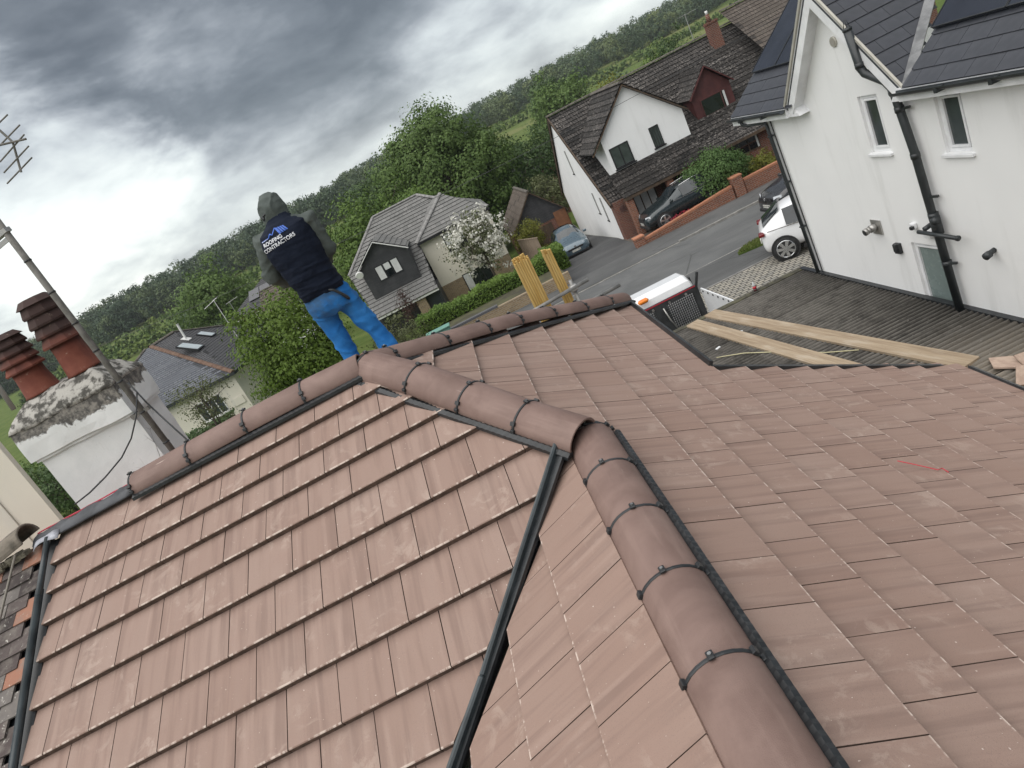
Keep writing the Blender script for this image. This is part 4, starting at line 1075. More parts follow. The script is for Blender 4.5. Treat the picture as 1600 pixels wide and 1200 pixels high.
def win(par, x0, x1, z0, z1, y, frame=M_DKFRAME, glass=M_GLASS_D, mull=(), fr=0.06, blinds=(), sill=None, proud=0.02):
    f = MB(); ya, yb_ = y - proud, y + 0.05
    f.span((x0, ya, z0), (x0 + fr, yb_, z1)); f.span((x1 - fr, ya, z0), (x1, yb_, z1)); f.span((x0 + fr, ya, z1 - fr), (x1 - fr, yb_, z1)); f.span((x0 + fr, ya, z0), (x1 - fr, yb_, z0 + fr))
    for q in mull: f.span((x0 + (x1 - x0) * q - fr / 2, ya + 0.004, z0 + fr), (x0 + (x1 - x0) * q + fr / 2, yb_, z1 - fr))
    w = f.build('window', frame, par, bevel=0.006)
    ed = [0.0] + list(mull) + [1.0]
    for k in range(len(ed) - 1):
        a = x0 + (x1 - x0) * ed[k] + fr * (1 if k == 0 else 0.5); b = x0 + (x1 - x0) * ed[k + 1] - fr * (1 if k == len(ed) - 2 else 0.5)
        MB().quad((a, y - 0.002, z0 + fr), (b, y - 0.002, z0 + fr), (b, y - 0.002, z1 - fr), (a, y - 0.002, z1 - fr)).build('pane', glass, w)
    for (k0, k1, h) in blinds:
        a = x0 + (x1 - x0) * k0 + fr; b = x0 + (x1 - x0) * k1 - fr
        MB().quad((a, y - 0.006, z1 - fr - (z1 - z0 - 2 * fr) * h), (b, y - 0.006, z1 - fr - (z1 - z0 - 2 * fr) * h), (b, y - 0.006, z1 - fr), (a, y - 0.006, z1 - fr)).build('blind', M_BLIND, w)
    if sill: MB().span((x0 - 0.06, y - 0.10, z0 - 0.07), (x1 + 0.06, y + 0.02, z0 - 0.003)).build('sill', sill, w)
    return w
def ridge_line(par, a, b, mat, r=0.13, L=0.45):
    a, b = Vector(a), Vector(b); n = max(1, int((b - a).length / L)); m = MB()
    for k in range(n):
        p, q = a + (b - a) * (k / n), a + (b - a) * ((k + 1) / n); d, s, u = frame(p, q)
        m.loft([arc(p + d * 0.01, s, u, r, 6, 0, math.pi, 0.7), arc(q - d * 0.01, s, u, r, 6, 0, math.pi, 0.7)], cap=True)
    return m.build('ridge_capping', mat, par)
# ---------------------------------------------------------------- house with the white front gable
G3 = zg(30.8)
h3 = thing('gabled_house', 'white gabled house with dark lichened tile roof, maroon dormer and brick ground floor', 'house', (8.13, 30.8, G3))
Yf, Yr, Yb = 30.25, 37.1, 43.9; Zr, Ze = 0.15, -4.85; X0, X1 = 8.0, 26.0
# side wall (white), ground floor brick front, back
m = MB(); m.add([(8.15, 30.85, G3 - 0.6), (8.15, 30.85, -4.62), (8.15, Yr, 0.02), (8.15, Yb - 0.4, -4.75), (8.15, Yb - 0.4, G3 - 1.6)], [(0, 1, 2, 3, 4)]); m.build('side_wall', M_WHITE, h3, fix=False)
m = MB(); m.span((8.16, 30.85, G3 - 0.5), (25.8, 31.0, -4.6)); m.build('front_wall', M_BRICK3, h3)
m = MB(); m.span((8.2, 31.0, G3 - 0.5), (25.8, Yb - 0.5, -4.9)); m.build('inner_wall', M_BRICK3, h3)
m = MB(); courses(m, [(X0, Yr, Zr), (X1, Yr, Zr), (X1, Yf, Ze), (X0, Yf, Ze)], 0.32, 0.03); m.build('roof_front', M_RTILE3, h3)
m = MB(); courses(m, [(X0, Yr, Zr), (X1, Yr, Zr), (X1, Yb, Ze), (X0, Yb, Ze)], 0.32, 0.03); m.build('roof_back', M_RTILE3, h3)
ridge_line(h3, (X0, Yr, Zr + 0.03), (X1, Yr, Zr + 0.03), M_RIDGE3)
m = MB()
m.bar((X0 + 0.05, Yr, Zr - 0.08), (X0 + 0.05, Yf, Ze - 0.08), 0.06, 0.20, (0, -0.7, 0.7)); m.bar((X0 + 0.05, Yr, Zr - 0.08), (X0 + 0.05, Yb, Ze - 0.08), 0.06, 0.20, (0, 0.7, 0.7)); m.build('barge_board', M_BROWNWOOD, h3)
# white gable
m = MB(); m.add([(8.95, 30.8, -5.0), (13.25, 30.8, -5.0), (13.25, 30.8, -2.25), (10.86, 30.8, 0.02), (8.95, 30.8, -1.75)], [(0, 1, 2, 3, 4)])
m.add([(8.95, 30.8, -5.0), (8.95, 34.5, -5.0), (8.95, 34.5, -1.75), (8.95, 30.8, -1.75)], [(0, 1, 2, 3)]); m.add([(13.25, 30.8, -5.0), (13.25, 34.5, -5.0), (13.25, 34.5, -2.25), (13.25, 30.8, -2.25)], [(0, 3, 2, 1)])
m.build('gable_wall', M_WHITE, h3, fix=False)
ga, gl, gr_ = Vector((10.86, 30.55, 0.14)), Vector((8.26, 30.55, -2.30)), Vector((13.46, 30.55, -2.30))
m = MB(); courses(m, [ga, ga + Vector((0, 6.4, 0)), gl + Vector((0, 3.2, 0)), gl], 0.32, 0.03); m.build('gable_roof', M_RTILE3, h3)
m = MB(); courses(m, [ga, ga + Vector((0, 6.4, 0)), gr_ + Vector((0, 3.2, 0)), gr_], 0.32, 0.03); m.build('gable_roof', M_RTILE3, h3)
ridge_line(h3, ga + Vector((0, 0, 0.02)), ga + Vector((0, 6.3, 0.02)), M_RIDGE3)
m = MB(); m.bar(ga + Vector((0, 0.05, -0.1)), gl + Vector((0, 0.05, -0.1)), 0.05, 0.17, (0, -1, 0)); m.v = m.v; m.build('gable_barge', M_BROWNWOOD, h3)
m = MB(); m.bar(ga + Vector((0, 0.05, -0.1)), gr_ + Vector((0, 0.05, -0.1)), 0.05, 0.17, (0, -1, 0)); m.build('gable_barge', M_BROWNWOOD, h3)
win(h3, 9.15, 10.18, -3.48, -2.42, 30.78, mull=(0.5,), glass=M_GLASS, sill=M_DKFRAME)
win(h3, 11.35, 11.86, -3.40, -2.38, 30.78, mull=(0.25, 0.5, 0.75), fr=0.04, glass=M_GLASS, sill=M_DKFRAME)
# lean-to roof across the front and porch posts below
m = MB(); courses(m, [(8.62, 30.8, -3.58), (13.3, 30.8, -3.58), (13.3, 29.4, -4.72), (8.62, 29.4, -4.72)], 0.30, 0.03); m.build('porch_roof', M_RTILE3, h3)
m = MB(); m.span((8.62, 29.42, -4.88), (13.3, 29.50, -4.70)); m.build('porch_fascia', M_BROWNWOOD, h3)
for xx in (8.72, 10.9, 13.0):
    m = MB(); m.span((xx, 29.55, G3 - 0.3), (xx + 0.34, 29.9, -4.85)); m.build('brick_pier', M_BRICKW, h3)
m = MB(); m.span((8.16, 30.2, G3 - 0.4), (8.9, 30.85, -4.8)); m.build('brick_return', M_BRICK3, h3)
MB().tube([(8.55, 30.19, -5.25), (8.55, 30.16, -5.25)], 0.16, 18).build('wall_plaque', mat_noise('plaque', (0.06, 0.03, 0.025), (0.12, 0.06, 0.05), 9, 0.6), h3)
win(h3, 9.35, 10.6, -6.1, -4.95, 30.83, frame=M_BROWNWOOD, blinds=((0, 1, 1.0),), mull=(0.33, 0.66))
m = MB(); m.span((10.95, 30.80, G3), (12.9, 30.84, -4.95)); dr = m.build('porch_door', M_BROWNWOOD, h3)
MB().box((11.2, 30.78, G3 + 1.0), (0.03, 0.03, 0.14)).build('handle', M_STEEL, dr)
win(h3, 14.24, 16.4, -5.75, -4.68, 30.83, frame=M_BROWNWOOD, mull=(0.3, 0.72), blinds=((0.9, 1.0, 1.0),))
win(h3, 18.2, 20.2, -5.75, -4.68, 30.83, frame=M_BROWNWOOD, mull=(0.5,))
m = MB(); m.span((13.4, Yf - 0.02, -4.98), (X1, Yf + 0.05, -4.83)); m.build('gutter_board', M_BROWNWOOD, h3)
# side slit windows with brick-on-edge (narrow dark recesses in the white side wall)
for y0_, z0_, z1_ in ((36.6, -3.3, -1.9), (33.9, -5.6, -4.4), (32.4, -5.9, -4.6)):
    m = MB(); m.span((8.135, y0_, z0_), (8.16, y0_ + 0.30, z1_)); w_ = m.build('slit_window', mat_plain('slit_grey', (0.25, 0.25, 0.24), 0.6), h3)
    MB().span((8.10, y0_ - 0.05, z0_ - 0.06), (8.15, y0_ + 0.36, z0_)).build('sill', M_DKFRAME, w_)
# maroon dormer
dy = 32.35
m = MB(); m.add([(14.4, dy, -3.55), (16.55, dy, -3.55), (16.55, dy, -2.2), (15.47, dy, -1.05), (14.4, dy, -2.2)], [(0, 1, 2, 3, 4)])
m.add([(14.4, dy, -3.55), (14.4, dy + 1.8, -2.2), (14.4, dy, -2.2)], [(0, 1, 2)]); m.add([(16.55, dy, -3.55), (16.55, dy, -2.2), (16.55, dy + 1.8, -2.2)], [(0, 1, 2)])
dorm = m.build('dormer', M_MAROON, h3, fix=False)
da, dl, dr2 = Vector((15.47, dy - 0.2, -0.95)), Vector((14.24, dy - 0.2, -2.22)), Vector((16.7, dy - 0.2, -2.22))
m = MB(); courses(m, [da, da + Vector((0, 3.6, 0)), dl + Vector((0, 1.8, 0)), dl], 0.30, 0.028); m.build('dormer_roof', M_RTILE3, dorm)
m = MB(); courses(m, [da, da + Vector((0, 3.6, 0)), dr2 + Vector((0, 1.8, 0)), dr2], 0.30, 0.028); m.build('dormer_roof', M_RTILE3, dorm)
for e in (dl, dr2): MB().bar(da + Vector((0, -0.02, -0.06)), e + Vector((0, -0.02, -0.06)), 0.05, 0.14, (0, -1, 0)).build('dormer_barge', M_MAROON, dorm)
win(h3, 14.78, 16.22, -3.38, -2.46, dy - 0.02, frame=M_MAROON, mull=(0.8,), blinds=((0.83, 0.99, 1.0), (0.0, 0.08, 1.0)))
MB().span((14.3, dy - 0.12, -3.68), (16.7, dy + 0.02, -3.56)).build('dormer_apron', mat_noise('lead_apron', (0.30, 0.30, 0.30), (0.42, 0.42, 0.42), 5, 0.6), h3)
# chimney on the ridge
m = MB(); m.span((17.9, 35.9, -1.9), (18.5, 36.4, 0.75)); m.span((17.86, 35.86, 0.62), (18.54, 36.44, 0.70)); ch3 = m.build('chimney', M_BRICK3, h3)
MB().tube([(18.1, 36.0, 0.74), (18.1, 36.0, 1.12)], [0.13, 0.10], 12).build('chimney_pot', M_BRICK3, ch3, smooth=True); MB().tube([(18.1, 36.0, 1.12), (18.1, 36.0, 1.32)], 0.075, 10).build('chimney_pot', M_WHITEPAINT, ch3, smooth=True)
MB().span((17.8, 35.55, -1.72), (18.62, 35.72, -1.5)).build('chimney_flashing', mat_plain('flashing_pale', (0.42, 0.43, 0.41), 0.6), ch3)
# cross wing roof further right, seen past the white house
m = MB(); courses(m, [(19.2, 36.9, 0.9), (27.5, 36.9, 0.9), (27.5, 31.6, -3.0), (19.2, 31.6, -3.0)], 0.30, 0.02); m.build('wing_roof', mat_roof('brown_plain_tile', (0.075, 0.06, 0.05), (0.11, 0.09, 0.074), 0.2, 0.3, 0.0, (0.2, 0.18, 0.15), 0.5), h3)
m = MB(); courses(m, [(21.3, 33.4, -0.8), (21.3, 36.0, -0.8), (20.4, 36.0, -1.9), (20.4, 33.0, -1.9)], 0.28, 0.02); m.build('wing_dormer', M_RTILE3, h3)
ridge_line(h3, (19.2, 36.9, 0.93), (27.5, 36.9, 0.93), M_RIDGE3)
MB().span((19.2, 31.8, -6.9), (27.4, 36.8, -2.95)).build('wing_wall', M_BRICK3, h3)
def yagi(par, base, h, boom_dir, n, L, el, mat, r=0.008, mast_r=0.016, name='aerial'):
    base = Vector(base); d = Vector(boom_dir).normalized(); s = d.cross(Vector((0, 0, 1))).normalized()
    m = MB(); m.tube([base, base + Vector((0, 0, h))], mast_r, 6); o = m.build('mast', mat, par)
    m = MB(); c = base + Vector((0, 0, h - 0.05)); m.tube([c - d * L * 0.3, c + d * L * 0.7], r * 1.4, 6)
    for k in range(n):
        q = c - d * L * 0.28 + d * (L * 0.96 * k / (n - 1)); e = el * (1 - 0.25 * k / n); m.tube([q - s * e / 2, q + s * e / 2], r, 5)
    m.build('aerial_boom', mat, par)
M_GALV = mat_plain('galvanised', (0.42, 0.42, 0.41), 0.45, 0.5)
t_ = thing('roof_aerial', 'thin metal television aerial on the ridge by the brick chimney', 'aerial', (17.4, 37.1, 0.2)); yagi(t_, (17.4, 37.1, 0.2), 1.5, (0.5, -0.9, 0), 7, 0.9, 0.7, M_GALV, 0.012, 0.018)

# ---------------------------------------------------------------- grey-roofed house with cream wing
G2 = zg(40.9)
h2 = thing('cream_house', 'cream and charcoal house with grey tiled hipped roof and dark garage door', 'house', (-2.0, 40.9, G2))
XL, XR = -7.2, 3.0; ZE, ZR, YE, YR = -3.02, -0.52, 41.3, 44.8
r0, r1 = Vector((-4.35, YR, ZR)), Vector((-0.95, YR, ZR))
m = MB(); courses(m, [r0, r1, (XR, YE, ZE), (-2.1, YE, ZE), (-2.1, 37.5, ZE - 2.72), (-6.35, 37.5, ZE - 2.72), (XL, YE, ZE)], 0.345, 0.035, Vector((0, -(YR - YE), -(ZR - ZE))).normalized()); m.build('roof_front', M_RTILE2, h2)
m = MB(); courses(m, [r1, (XR, YE, ZE), (XR, 48.3, ZE)], 0.345, 0.035); m.build('roof_side', M_RTILE2, h2)
m = MB(); courses(m, [r0, (XL, YE, ZE), (XL, 48.3, ZE)], 0.345, 0.035); m.build('roof_side', M_RTILE2, h2)
m = MB(); courses(m, [r0, r1, (XR, 48.3, ZE), (XL, 48.3, ZE)], 0.345, 0.035); m.build('roof_back', M_RTILE2, h2)
# forward cream wing: hipped front face proud of the main slope
wl_, wr_ = Vector((-2.25, 40.55, -3.10)), Vector((2.98, 40.55, -3.02)); wa = Vector((0.55, 43.15, -1.10))
m = MB(); courses(m, [wl_, wr_, wa], 0.345, 0.035); m.build('wing_roof', M_RTILE2, h2)
m = MB(); m.add([wl_, wa, wa + Vector((-0.6, 0.9, 0)), wl_ + Vector((0, 2.0, 0.4))], [(0, 1, 2, 3)]); m.build('wing_roof', M_RTILE2, h2)
ridge_line(h2, r0, r1, M_RIDGE2); ridge_line(h2, wa, wl_, M_RIDGE2, 0.17); ridge_line(h2, r1, wr_, M_RIDGE2); ridge_line(h2, r0, (XL, YE, ZE), M_RIDGE2)
m = MB(); m.span((-2.1, 40.9, -6.35), (2.85, 48.0, -3.12)); m.build('upper_wall', M_CREAM, h2)
m = MB(); m.span((-2.1, 40.92, G2 - 1.2), (2.85, 48.0, -6.352)); m.build('lower_wall', M_BRICK2, h2)
m = MB(); m.span((-2.2, 40.50, -3.24), (2.98, 40.62, -3.08)); m.build('fascia', M_DKFRAME, h2)
win(h2, -0.58, 0.80, -4.68, -3.34, 40.88, mull=(0.5,), blinds=((0.0, 0.5, 0.62), (0.5, 1.0, 0.62)))
win(h2, -0.58, 1.4, -7.45, -6.25, 40.90, mull=(0.35, 0.7), blinds=((0.0, 0.3, 1.0),))
# garage / porch front
m = MB(); m.span((-6.9, 41.2, G2 - 1.2), (-2.1, 48.0, -3.1)); m.build('garage_wall', M_CLAD, h2)
m = MB(); m.span((-6.4, 37.55, -5.88), (-2.1, 37.66, -5.72)); m.build('garage_fascia', M_WHITEPAINT, h2)
m = MB(); m.span((-6.3, 38.1, G2 - 1.0), (-2.1, 41.2, -5.75)); m.build('garage_front', M_CLAD, h2)
gd = MB().span((-6.15, 38.02, zg(38)), (-3.75, 38.08, -5.95)).build('garage_door', M_DKFRAME, h2)
for k in range(1, 5): MB().span((-6.13, 38.00, zg(38) + 0.36 * k), (-3.77, 38.02, zg(38) + 0.36 * k + 0.02)).build('door_rib', M_CLAD, gd)
m = MB(); m.span((-3.75, 37.7, zg(38) - 0.3), (-3.12, 38.1, -5.76)); m.build('brick_pier', M_BRICK2, h2)
MB().span((-2.9, 38.03, zg(38)), (-2.25, 38.09, -5.95)).build('front_door', mat_plain('front_door', (0.03, 0.035, 0.045), 0.35), h2)
# dormer with white barge boards
dy = 38.7
zb0 = -4.83
m = MB(); m.add([(-6.0, dy, zb0), (-2.75, dy, zb0), (-2.75, dy, -2.85), (-4.45, dy, -1.66), (-6.0, dy, -2.85)], [(0, 1, 2, 3, 4)])
m.add([(-6.0, dy, zb0), (-6.0, dy, -2.85), (-6.0, dy + 2.8, -2.85)], [(0, 1, 2)]); m.add([(-2.75, dy, zb0), (-2.75, dy + 2.8, -2.85), (-2.75, dy, -2.85)], [(0, 1, 2)])
dorm = m.build('dormer', M_CLAD, h2, fix=False)
for k in range(13):
    z = zb0 + 0.06 + k * 0.155
    if z < -2.7: MB().span((-5.99, dy - 0.018, z), (-2.76, dy - 0.002, z + 0.135)).build('cladding_board', M_CLAD, dorm)
da, dl, dr2 = Vector((-4.42, dy - 0.3, -1.52)), Vector((-6.2, dy - 0.3, -2.78)), Vector((-2.62, dy - 0.3, -2.78))
for e in (dl, dr2):
    m = MB(); courses(m, [da, da + Vector((0, 5.2, 0)), e + Vector((0, 3.2, 0)), e], 0.345, 0.03); m.build('dormer_roof', M_RTILE2, dorm)
    MB().bar(da + Vector((0, -0.02, -0.08)), e + Vector((0, -0.02, -0.08)), 0.05, 0.17, (0, -1, 0)).build('dormer_barge', M_WHITEPAINT, dorm)
win(h2, -5.15, -3.55, -4.02, -3.02, dy - 0.03, mull=(0.34, 0.66), blinds=((0.0, 0.34, 0.95), (0.34, 0.66, 0.45), (0.66, 1.0, 0.95)))
sd = MB(); sd.tube([(-6.05, dy - 0.5, -3.0), (-6.05, dy - 0.55, -3.02)], [0.25, 0.22], 14); sd.build('satellite_dish', M_WHITEPAINT, h2)

# ---------------------------------------------------------------- small brown garage behind the parked hatchback
gb = thing('gable_garage', 'small brown-tiled garage with black boarded gable behind the blue car', 'garage', (6.0, 44.0, zg(44)))
a, e1, e2 = Vector((5.96, 43.7, -3.68)), Vector((3.75, 43.7, -5.95)), Vector((8.05, 43.7, -5.95)); bk = Vector((0, 8.5, 0.0))
M_RBROWN = mat_roof('brown_slab_tile', (0.095, 0.075, 0.06), (0.135, 0.11, 0.09), 0.33, 0.34)
for e in (e1, e2):
    m = MB(); courses(m, [a, a + bk, e + bk, e], 0.42, 0.03); m.build('roof', M_RBROWN, gb)
    MB().bar(a + Vector((0, -0.02, -0.05)), e + Vector((0, -0.02, -0.05)), 0.06, 0.14, (0, -1, 0)).build('barge_board', M_BROWNWOOD, gb)
ridge_line(gb, a, a + bk, M_RIDGE3)
gm = MB().add([(3.95, 44.0, -6.1), (7.9, 44.0, -6.1), (7.9, 44.0, -5.85), (5.96, 44.0, -3.8), (3.95, 44.0, -5.85)], [(0, 1, 2, 3, 4)]).build('gable', M_CLAD, gb)
for k in range(14):
    z = -6.08 + k * 0.16; h_ = max(0.05, 2.02 * (1 - (z + 5.95) / 2.2)) if z > -5.95 else 1.97
    MB().span((5.95 - h_, 43.975, z), (5.95 + h_, 43.995, z + 0.14)).build('weatherboard', M_CLAD, gm)
MB().span((3.95, 44.02, zg(44) - 0.5), (7.9, 52.0, -6.1)).build('wall', M_BRICK3, gb)
MB().span((4.4, 43.97, zg(44)), (6.6, 44.02, -6.25)).build('garage_door', M_BROWNWOOD, gb)
MB().span((6.95, 43.96, zg(44)), (7.85, 44.0, -5.75)).build('side_door', mat_noise('orange_brown_door', (0.20, 0.085, 0.04), (0.26, 0.115, 0.055), 3, 0.6), gb)
# fence panels beside it: boards one by one
fn = thing('board_fence', 'weathered brown close-board fence beside the driveway and bushes', 'fence', (4.2, 36.0, zg(36)))
M_FENCE = mat_noise('fence_board', (0.20, 0.145, 0.105), (0.31, 0.24, 0.18), 3, 0.85, stretch=(6, 6, 0.5))
fa, fb = Vector((3.6, 38.5, 0)), Vector((4.3, 33.2, 0))
n = 36; fm = None
for k in range(n):
    q = fa + (fb - fa) * (k / n); m = MB()
    if fm is None:
        m.box((0, 0, 0.85), (0.02, 0.135, 1.7)); fm = m.mesh('fence_board'); fm.materials.append(M_FENCE)
    o = bpy.data.objects.new('fence_board', fm); COL.objects.link(o); o.parent = fn; o.location = q - ORG[fn] + Vector((random.uniform(-.008, .008), 0, zg(q.y))); o.location.z = zg(q.y) - ORG[fn].z + random.uniform(-.02, .02) + 0.25 * (1 if (k // 12) % 2 == 0 else 0.9)
    o.rotation_euler = (0, 0, 0.13)
MB().bar(fa + Vector((0, 0, zg(38.5) + 1.96)), fb + Vector((0, 0, zg(33.2) + 1.92)), 0.07, 0.05).build('capping_rail', M_FENCE, fn)

# ---------------------------------------------------------------- slate-roofed bungalow at left
GB = zg(34)
bg = thing('slate_bungalow', 'cream bungalow with hipped dark slate roof, terracotta hips and skylights', 'house', (-14.4, 34.0, GB))
M_SLATE2 = mat_roof('old_slate', (0.105, 0.115, 0.135), (0.155, 0.165, 0.185), 0.30, 0.20, 0.0, (0.2, 0.2, 0.19), 0.25, 0.015)
M_SLATE3 = mat_roof('dark_slate_courses', (0.060, 0.060, 0.066), (0.085, 0.085, 0.09), 0.30, 0.20, 0.0, (0.15, 0.15, 0.14), 0.35, 0.012)
M_TERRA = mat_noise('terracotta_hip', (0.12, 0.065, 0.045), (0.18, 0.115, 0.08), 6, 0.9)
c0 = Vector((-14.2, 33.7, -4.12)); hp = Vector((-19.9, 39.3, -1.14)); hq = Vector((-18.4, 39.9, -1.02)); c1 = Vector((-13.0, 45.5, -4.12)); cl = Vector((-25.6, 33.7, -4.12)); hl = Vector((-20.3, 39.3, -1.14))
m = MB(); courses(m, [c0, hp, hl, cl], 0.20, 0.015); m.build('roof_front', M_SLATE2, bg)
m = MB(); courses(m, [c0, hp, hq], 0.20, 0.015); courses(m, [c0, hq, c1], 0.20, 0.015); rs = m.build('roof_end', M_SLATE3, bg)
m = MB(); courses(m, [hq, c1, (-25.6, 45.5, -4.12), (-20.3, 39.9, -1.1)], 0.20, 0.015); m.build('roof_back', M_SLATE3, bg)
ridge_line(bg, hp, c0, M_TERRA, 0.15); ridge_line(bg, hq, hp, M_RIDGE3, 0.15); ridge_line(bg, hl, cl, M_RIDGE3, 0.12); m = MB(); courses(m, [hl, cl, (-25.6, 45.5, -4.12)], 0.2, 0.015); m.build('roof_end', M_SLATE3, bg); ridge_line(bg, hq, c1, M_RIDGE3, 0.12)
MB().span((-25.3, 34.0, GB - 0.5), (-14.45, 45.0, -4.14)).build('wall', M_CREAM, bg)
MB().span((-25.6, 33.62, -4.28), (-14.15, 33.74, -4.10)).build('gutter', M_PIPE, bg)
MB().bar((-14.15, 33.7, -4.19), (-12.98, 45.5, -4.19), 0.10, 0.15).build('gutter', M_PIPE, bg)
win(bg, -17.3, -15.7, -6.0, -4.85, 33.97, frame=M_WHITEPAINT, mull=(0.3, 0.5, 0.72), glass=M_GLASS, sill=M_WHITEPAINT)
MB().box((-15.0, 33.96, -5.75), (0.75, 0.04, 0.45)).build('meter_box', M_CREAM, bg)
# skylights, flue pipe on the hip end
ndir = (hq - c0).cross(c1 - c0).normalized(); ndir = ndir if ndir.z > 0 else -ndir
dwn = (Vector((0, 0, -1)) + ndir * ndir.z).normalized(); aln = ndir.cross(dwn)
def on_end(px, py):
    v = CD + CR * ((px - 800) / 1070.6) - CU * ((py - 600) / 1070.6); t = (c0 - CL).dot(ndir) / v.dot(ndir); return CL + v * t
for (pa, pb_) in (((272, 543), (322, 543)), ((309, 523), (336, 524))):
    q = (on_end(*pa) + on_end(*pb_)) / 2; X3 = Matrix((aln, dwn, ndir)).transposed()
    s_ = 1.0 if pa[0] == 272 else 0.75
    f = MB().box(q + ndir * 0.05, (0.9 * s_, 1.35 * s_, 0.10), M=X3).build('skylight', M_DKFRAME, bg)
    MB().box(q + ndir * 0.105, (0.76 * s_, 1.18 * s_, 0.02), M=X3).build('pane', mat_plain('skylight_glass', (0.50, 0.56, 0.58), 0.12), f)
q = on_end(291, 530)
MB().tube([q, q + Vector((0.05, 0, 1.0)), q + Vector((0.05, 0, 1.05))], [0.07, 0.07, 0.11], 10).box(q + ndir * 0.03, (0.5, 0.5, 0.03), M=Matrix((aln, dwn, ndir)).transposed()).build('flue_pipe', M_WHITEPAINT, bg)
t_ = thing('roof_aerial', 'television aerial on a slanting mast above the slate bungalow', 'aerial', (-13.8, 38.2, -3.0)); q = on_end(371, 526)
t_.location = q; ORG[t_] = q.copy(); yagi(t_, q, 2.7, (-0.8, -0.5, -0.25), 8, 1.1, 0.55, M_WHITEPAINT, 0.012, 0.022)
t_ = thing('roof_aerial', 'small bare aerial mast behind the bungalow ridge', 'aerial', tuple(hq + Vector((3.0, 3.0, -1.6)))); q = ORG[t_].copy(); yagi(t_, q, 1.6, (0.9, 0.2, 0.1), 3, 0.9, 0.5, M_GALV, 0.012, 0.018)

# ---------------------------------------------------------------- roofs further back
def far_house(name, label, x0, x1, y0, y1, ze, zr, roofm, wallm, base, hip=False, gable_to_us=False, win_n=0):
    t = thing(name, label, 'house', ((x0 + x1) / 2, y0, base))
    ym, xm = (y0 + y1) / 2, (x0 + x1) / 2
    if gable_to_us:
        for e in (x0 - 0.3, x1 + 0.3):
            m = MB(); courses(m, [(xm, y0 - 0.3, zr), (xm, y1, zr), (e, y1, ze), (e, y0 - 0.3, ze)], 0.35, 0.03); m.build('roof', roofm, t)
        m = MB(); m.add([(x0, y0, base), (x1, y0, base), (x1, y0, ze), (xm, y0, zr - 0.15), (x0, y0, ze)], [(0, 1, 2, 3, 4)]); m.build('gable_wall', wallm, t)
        MB().span((x0, y0 + 0.03, base), (x1, y1, ze)).build('wall', wallm, t)
        ridge_line(t, (xm, y0 - 0.3, zr), (xm, y1, zr), M_RIDGE3)
    else:
        i = (y1 - y0) / 2 if hip else 0.0
        for e in (y0 - 0.3, y1 + 0.3):
            m = MB(); courses(m, [(x0 + i, ym, zr), (x1 - i, ym, zr), (x1 + 0.2, e, ze), (x0 - 0.2, e, ze)], 0.35, 0.03); m.build('roof', roofm, t)
        for e, rr in ((x0 - 0.2, x0 + i), (x1 + 0.2, x1 - i)):
            m = MB()
            if hip: courses(m, [(rr, ym, zr), (e, y0 - 0.3, ze), (e, y1 + 0.3, ze)], 0.35, 0.03); m.build('roof', roofm, t)
            else: m.add([(e * 0.999, y0, ze), (e * 0.999, y1, ze), (rr, ym, zr)], [(0, 1, 2)]); m.build('gable_wall', wallm, t)
        MB().span((x0, y0, base), (x1, y1, ze)).build('wall', wallm, t)
        ridge_line(t, (x0 + i, ym, zr), (x1 - i, ym, zr), M_RIDGE3)
    for k in range(win_n):
        a = x0 + 0.6 + k * 1.3; win(t, a, a + 0.95, ze - 1.35, ze - 0.25, y0 - 0.02, frame=M_WHITEPAINT, fr=0.09, mull=(0.5,))
    return t
bz = zg(70) - 0.6
t_ = far_house('slate_roof_house', 'far house with blue-grey slate roof and solar panels between the big trees', 5.2, 14.0, 82, 90, -5.6, -2.4, M_SLATE3, M_BRICK3, bz, True, False, 3)
for k in range(3):
    q = Vector((8.4 + 1.25 * k, 83.4, -4.65)); sl_ = Vector((0, 4.3, 3.2)).normalized(); nn_ = Vector((1, 0, 0)).cross(sl_)
    MB().box(q + nn_ * 0.1 + sl_ * 0.8, (1.15, 1.9, 0.05), M=Matrix((Vector((1, 0, 0)), sl_, nn_)).transposed()).build('solar_panel', M_PANEL, t_)
far_house('brown_roof_house', 'far low house with plain brown roof beyond the brown garage', 6.0, 12.0, 66, 74, -6.6, -4.4, M_RBROWN, M_BRICK3, bz, True)
t_ = far_house('solar_roof_house', 'far grey-roofed house with dark solar panels left of the roofer', -27.5, -18.5, 74, 83, -4.4, -1.9, M_SLATE3, M_BRICK3, bz, True, False, 3)
for k in range(3):
    q = Vector((-24.0 + 1.4 * k, 75.4, -3.45)); sl_ = Vector((0, 4.8, 2.5)).normalized(); nn_ = Vector((1, 0, 0)).cross(sl_)
    MB().box(q + nn_ * 0.1 + sl_ * 0.9, (1.3, 2.0, 0.05), M=Matrix((Vector((1, 0, 0)), sl_, nn_)).transposed()).build('solar_panel', M_PANEL, t_)
t_ = far_house('white_gable_house', 'far white-gabled house with brown tiled roof just left of the roofer', -18.9, -15.4, 59, 64, -4.3, -2.3, M_RBROWN, M_WHITE, bz, False, False, 2)

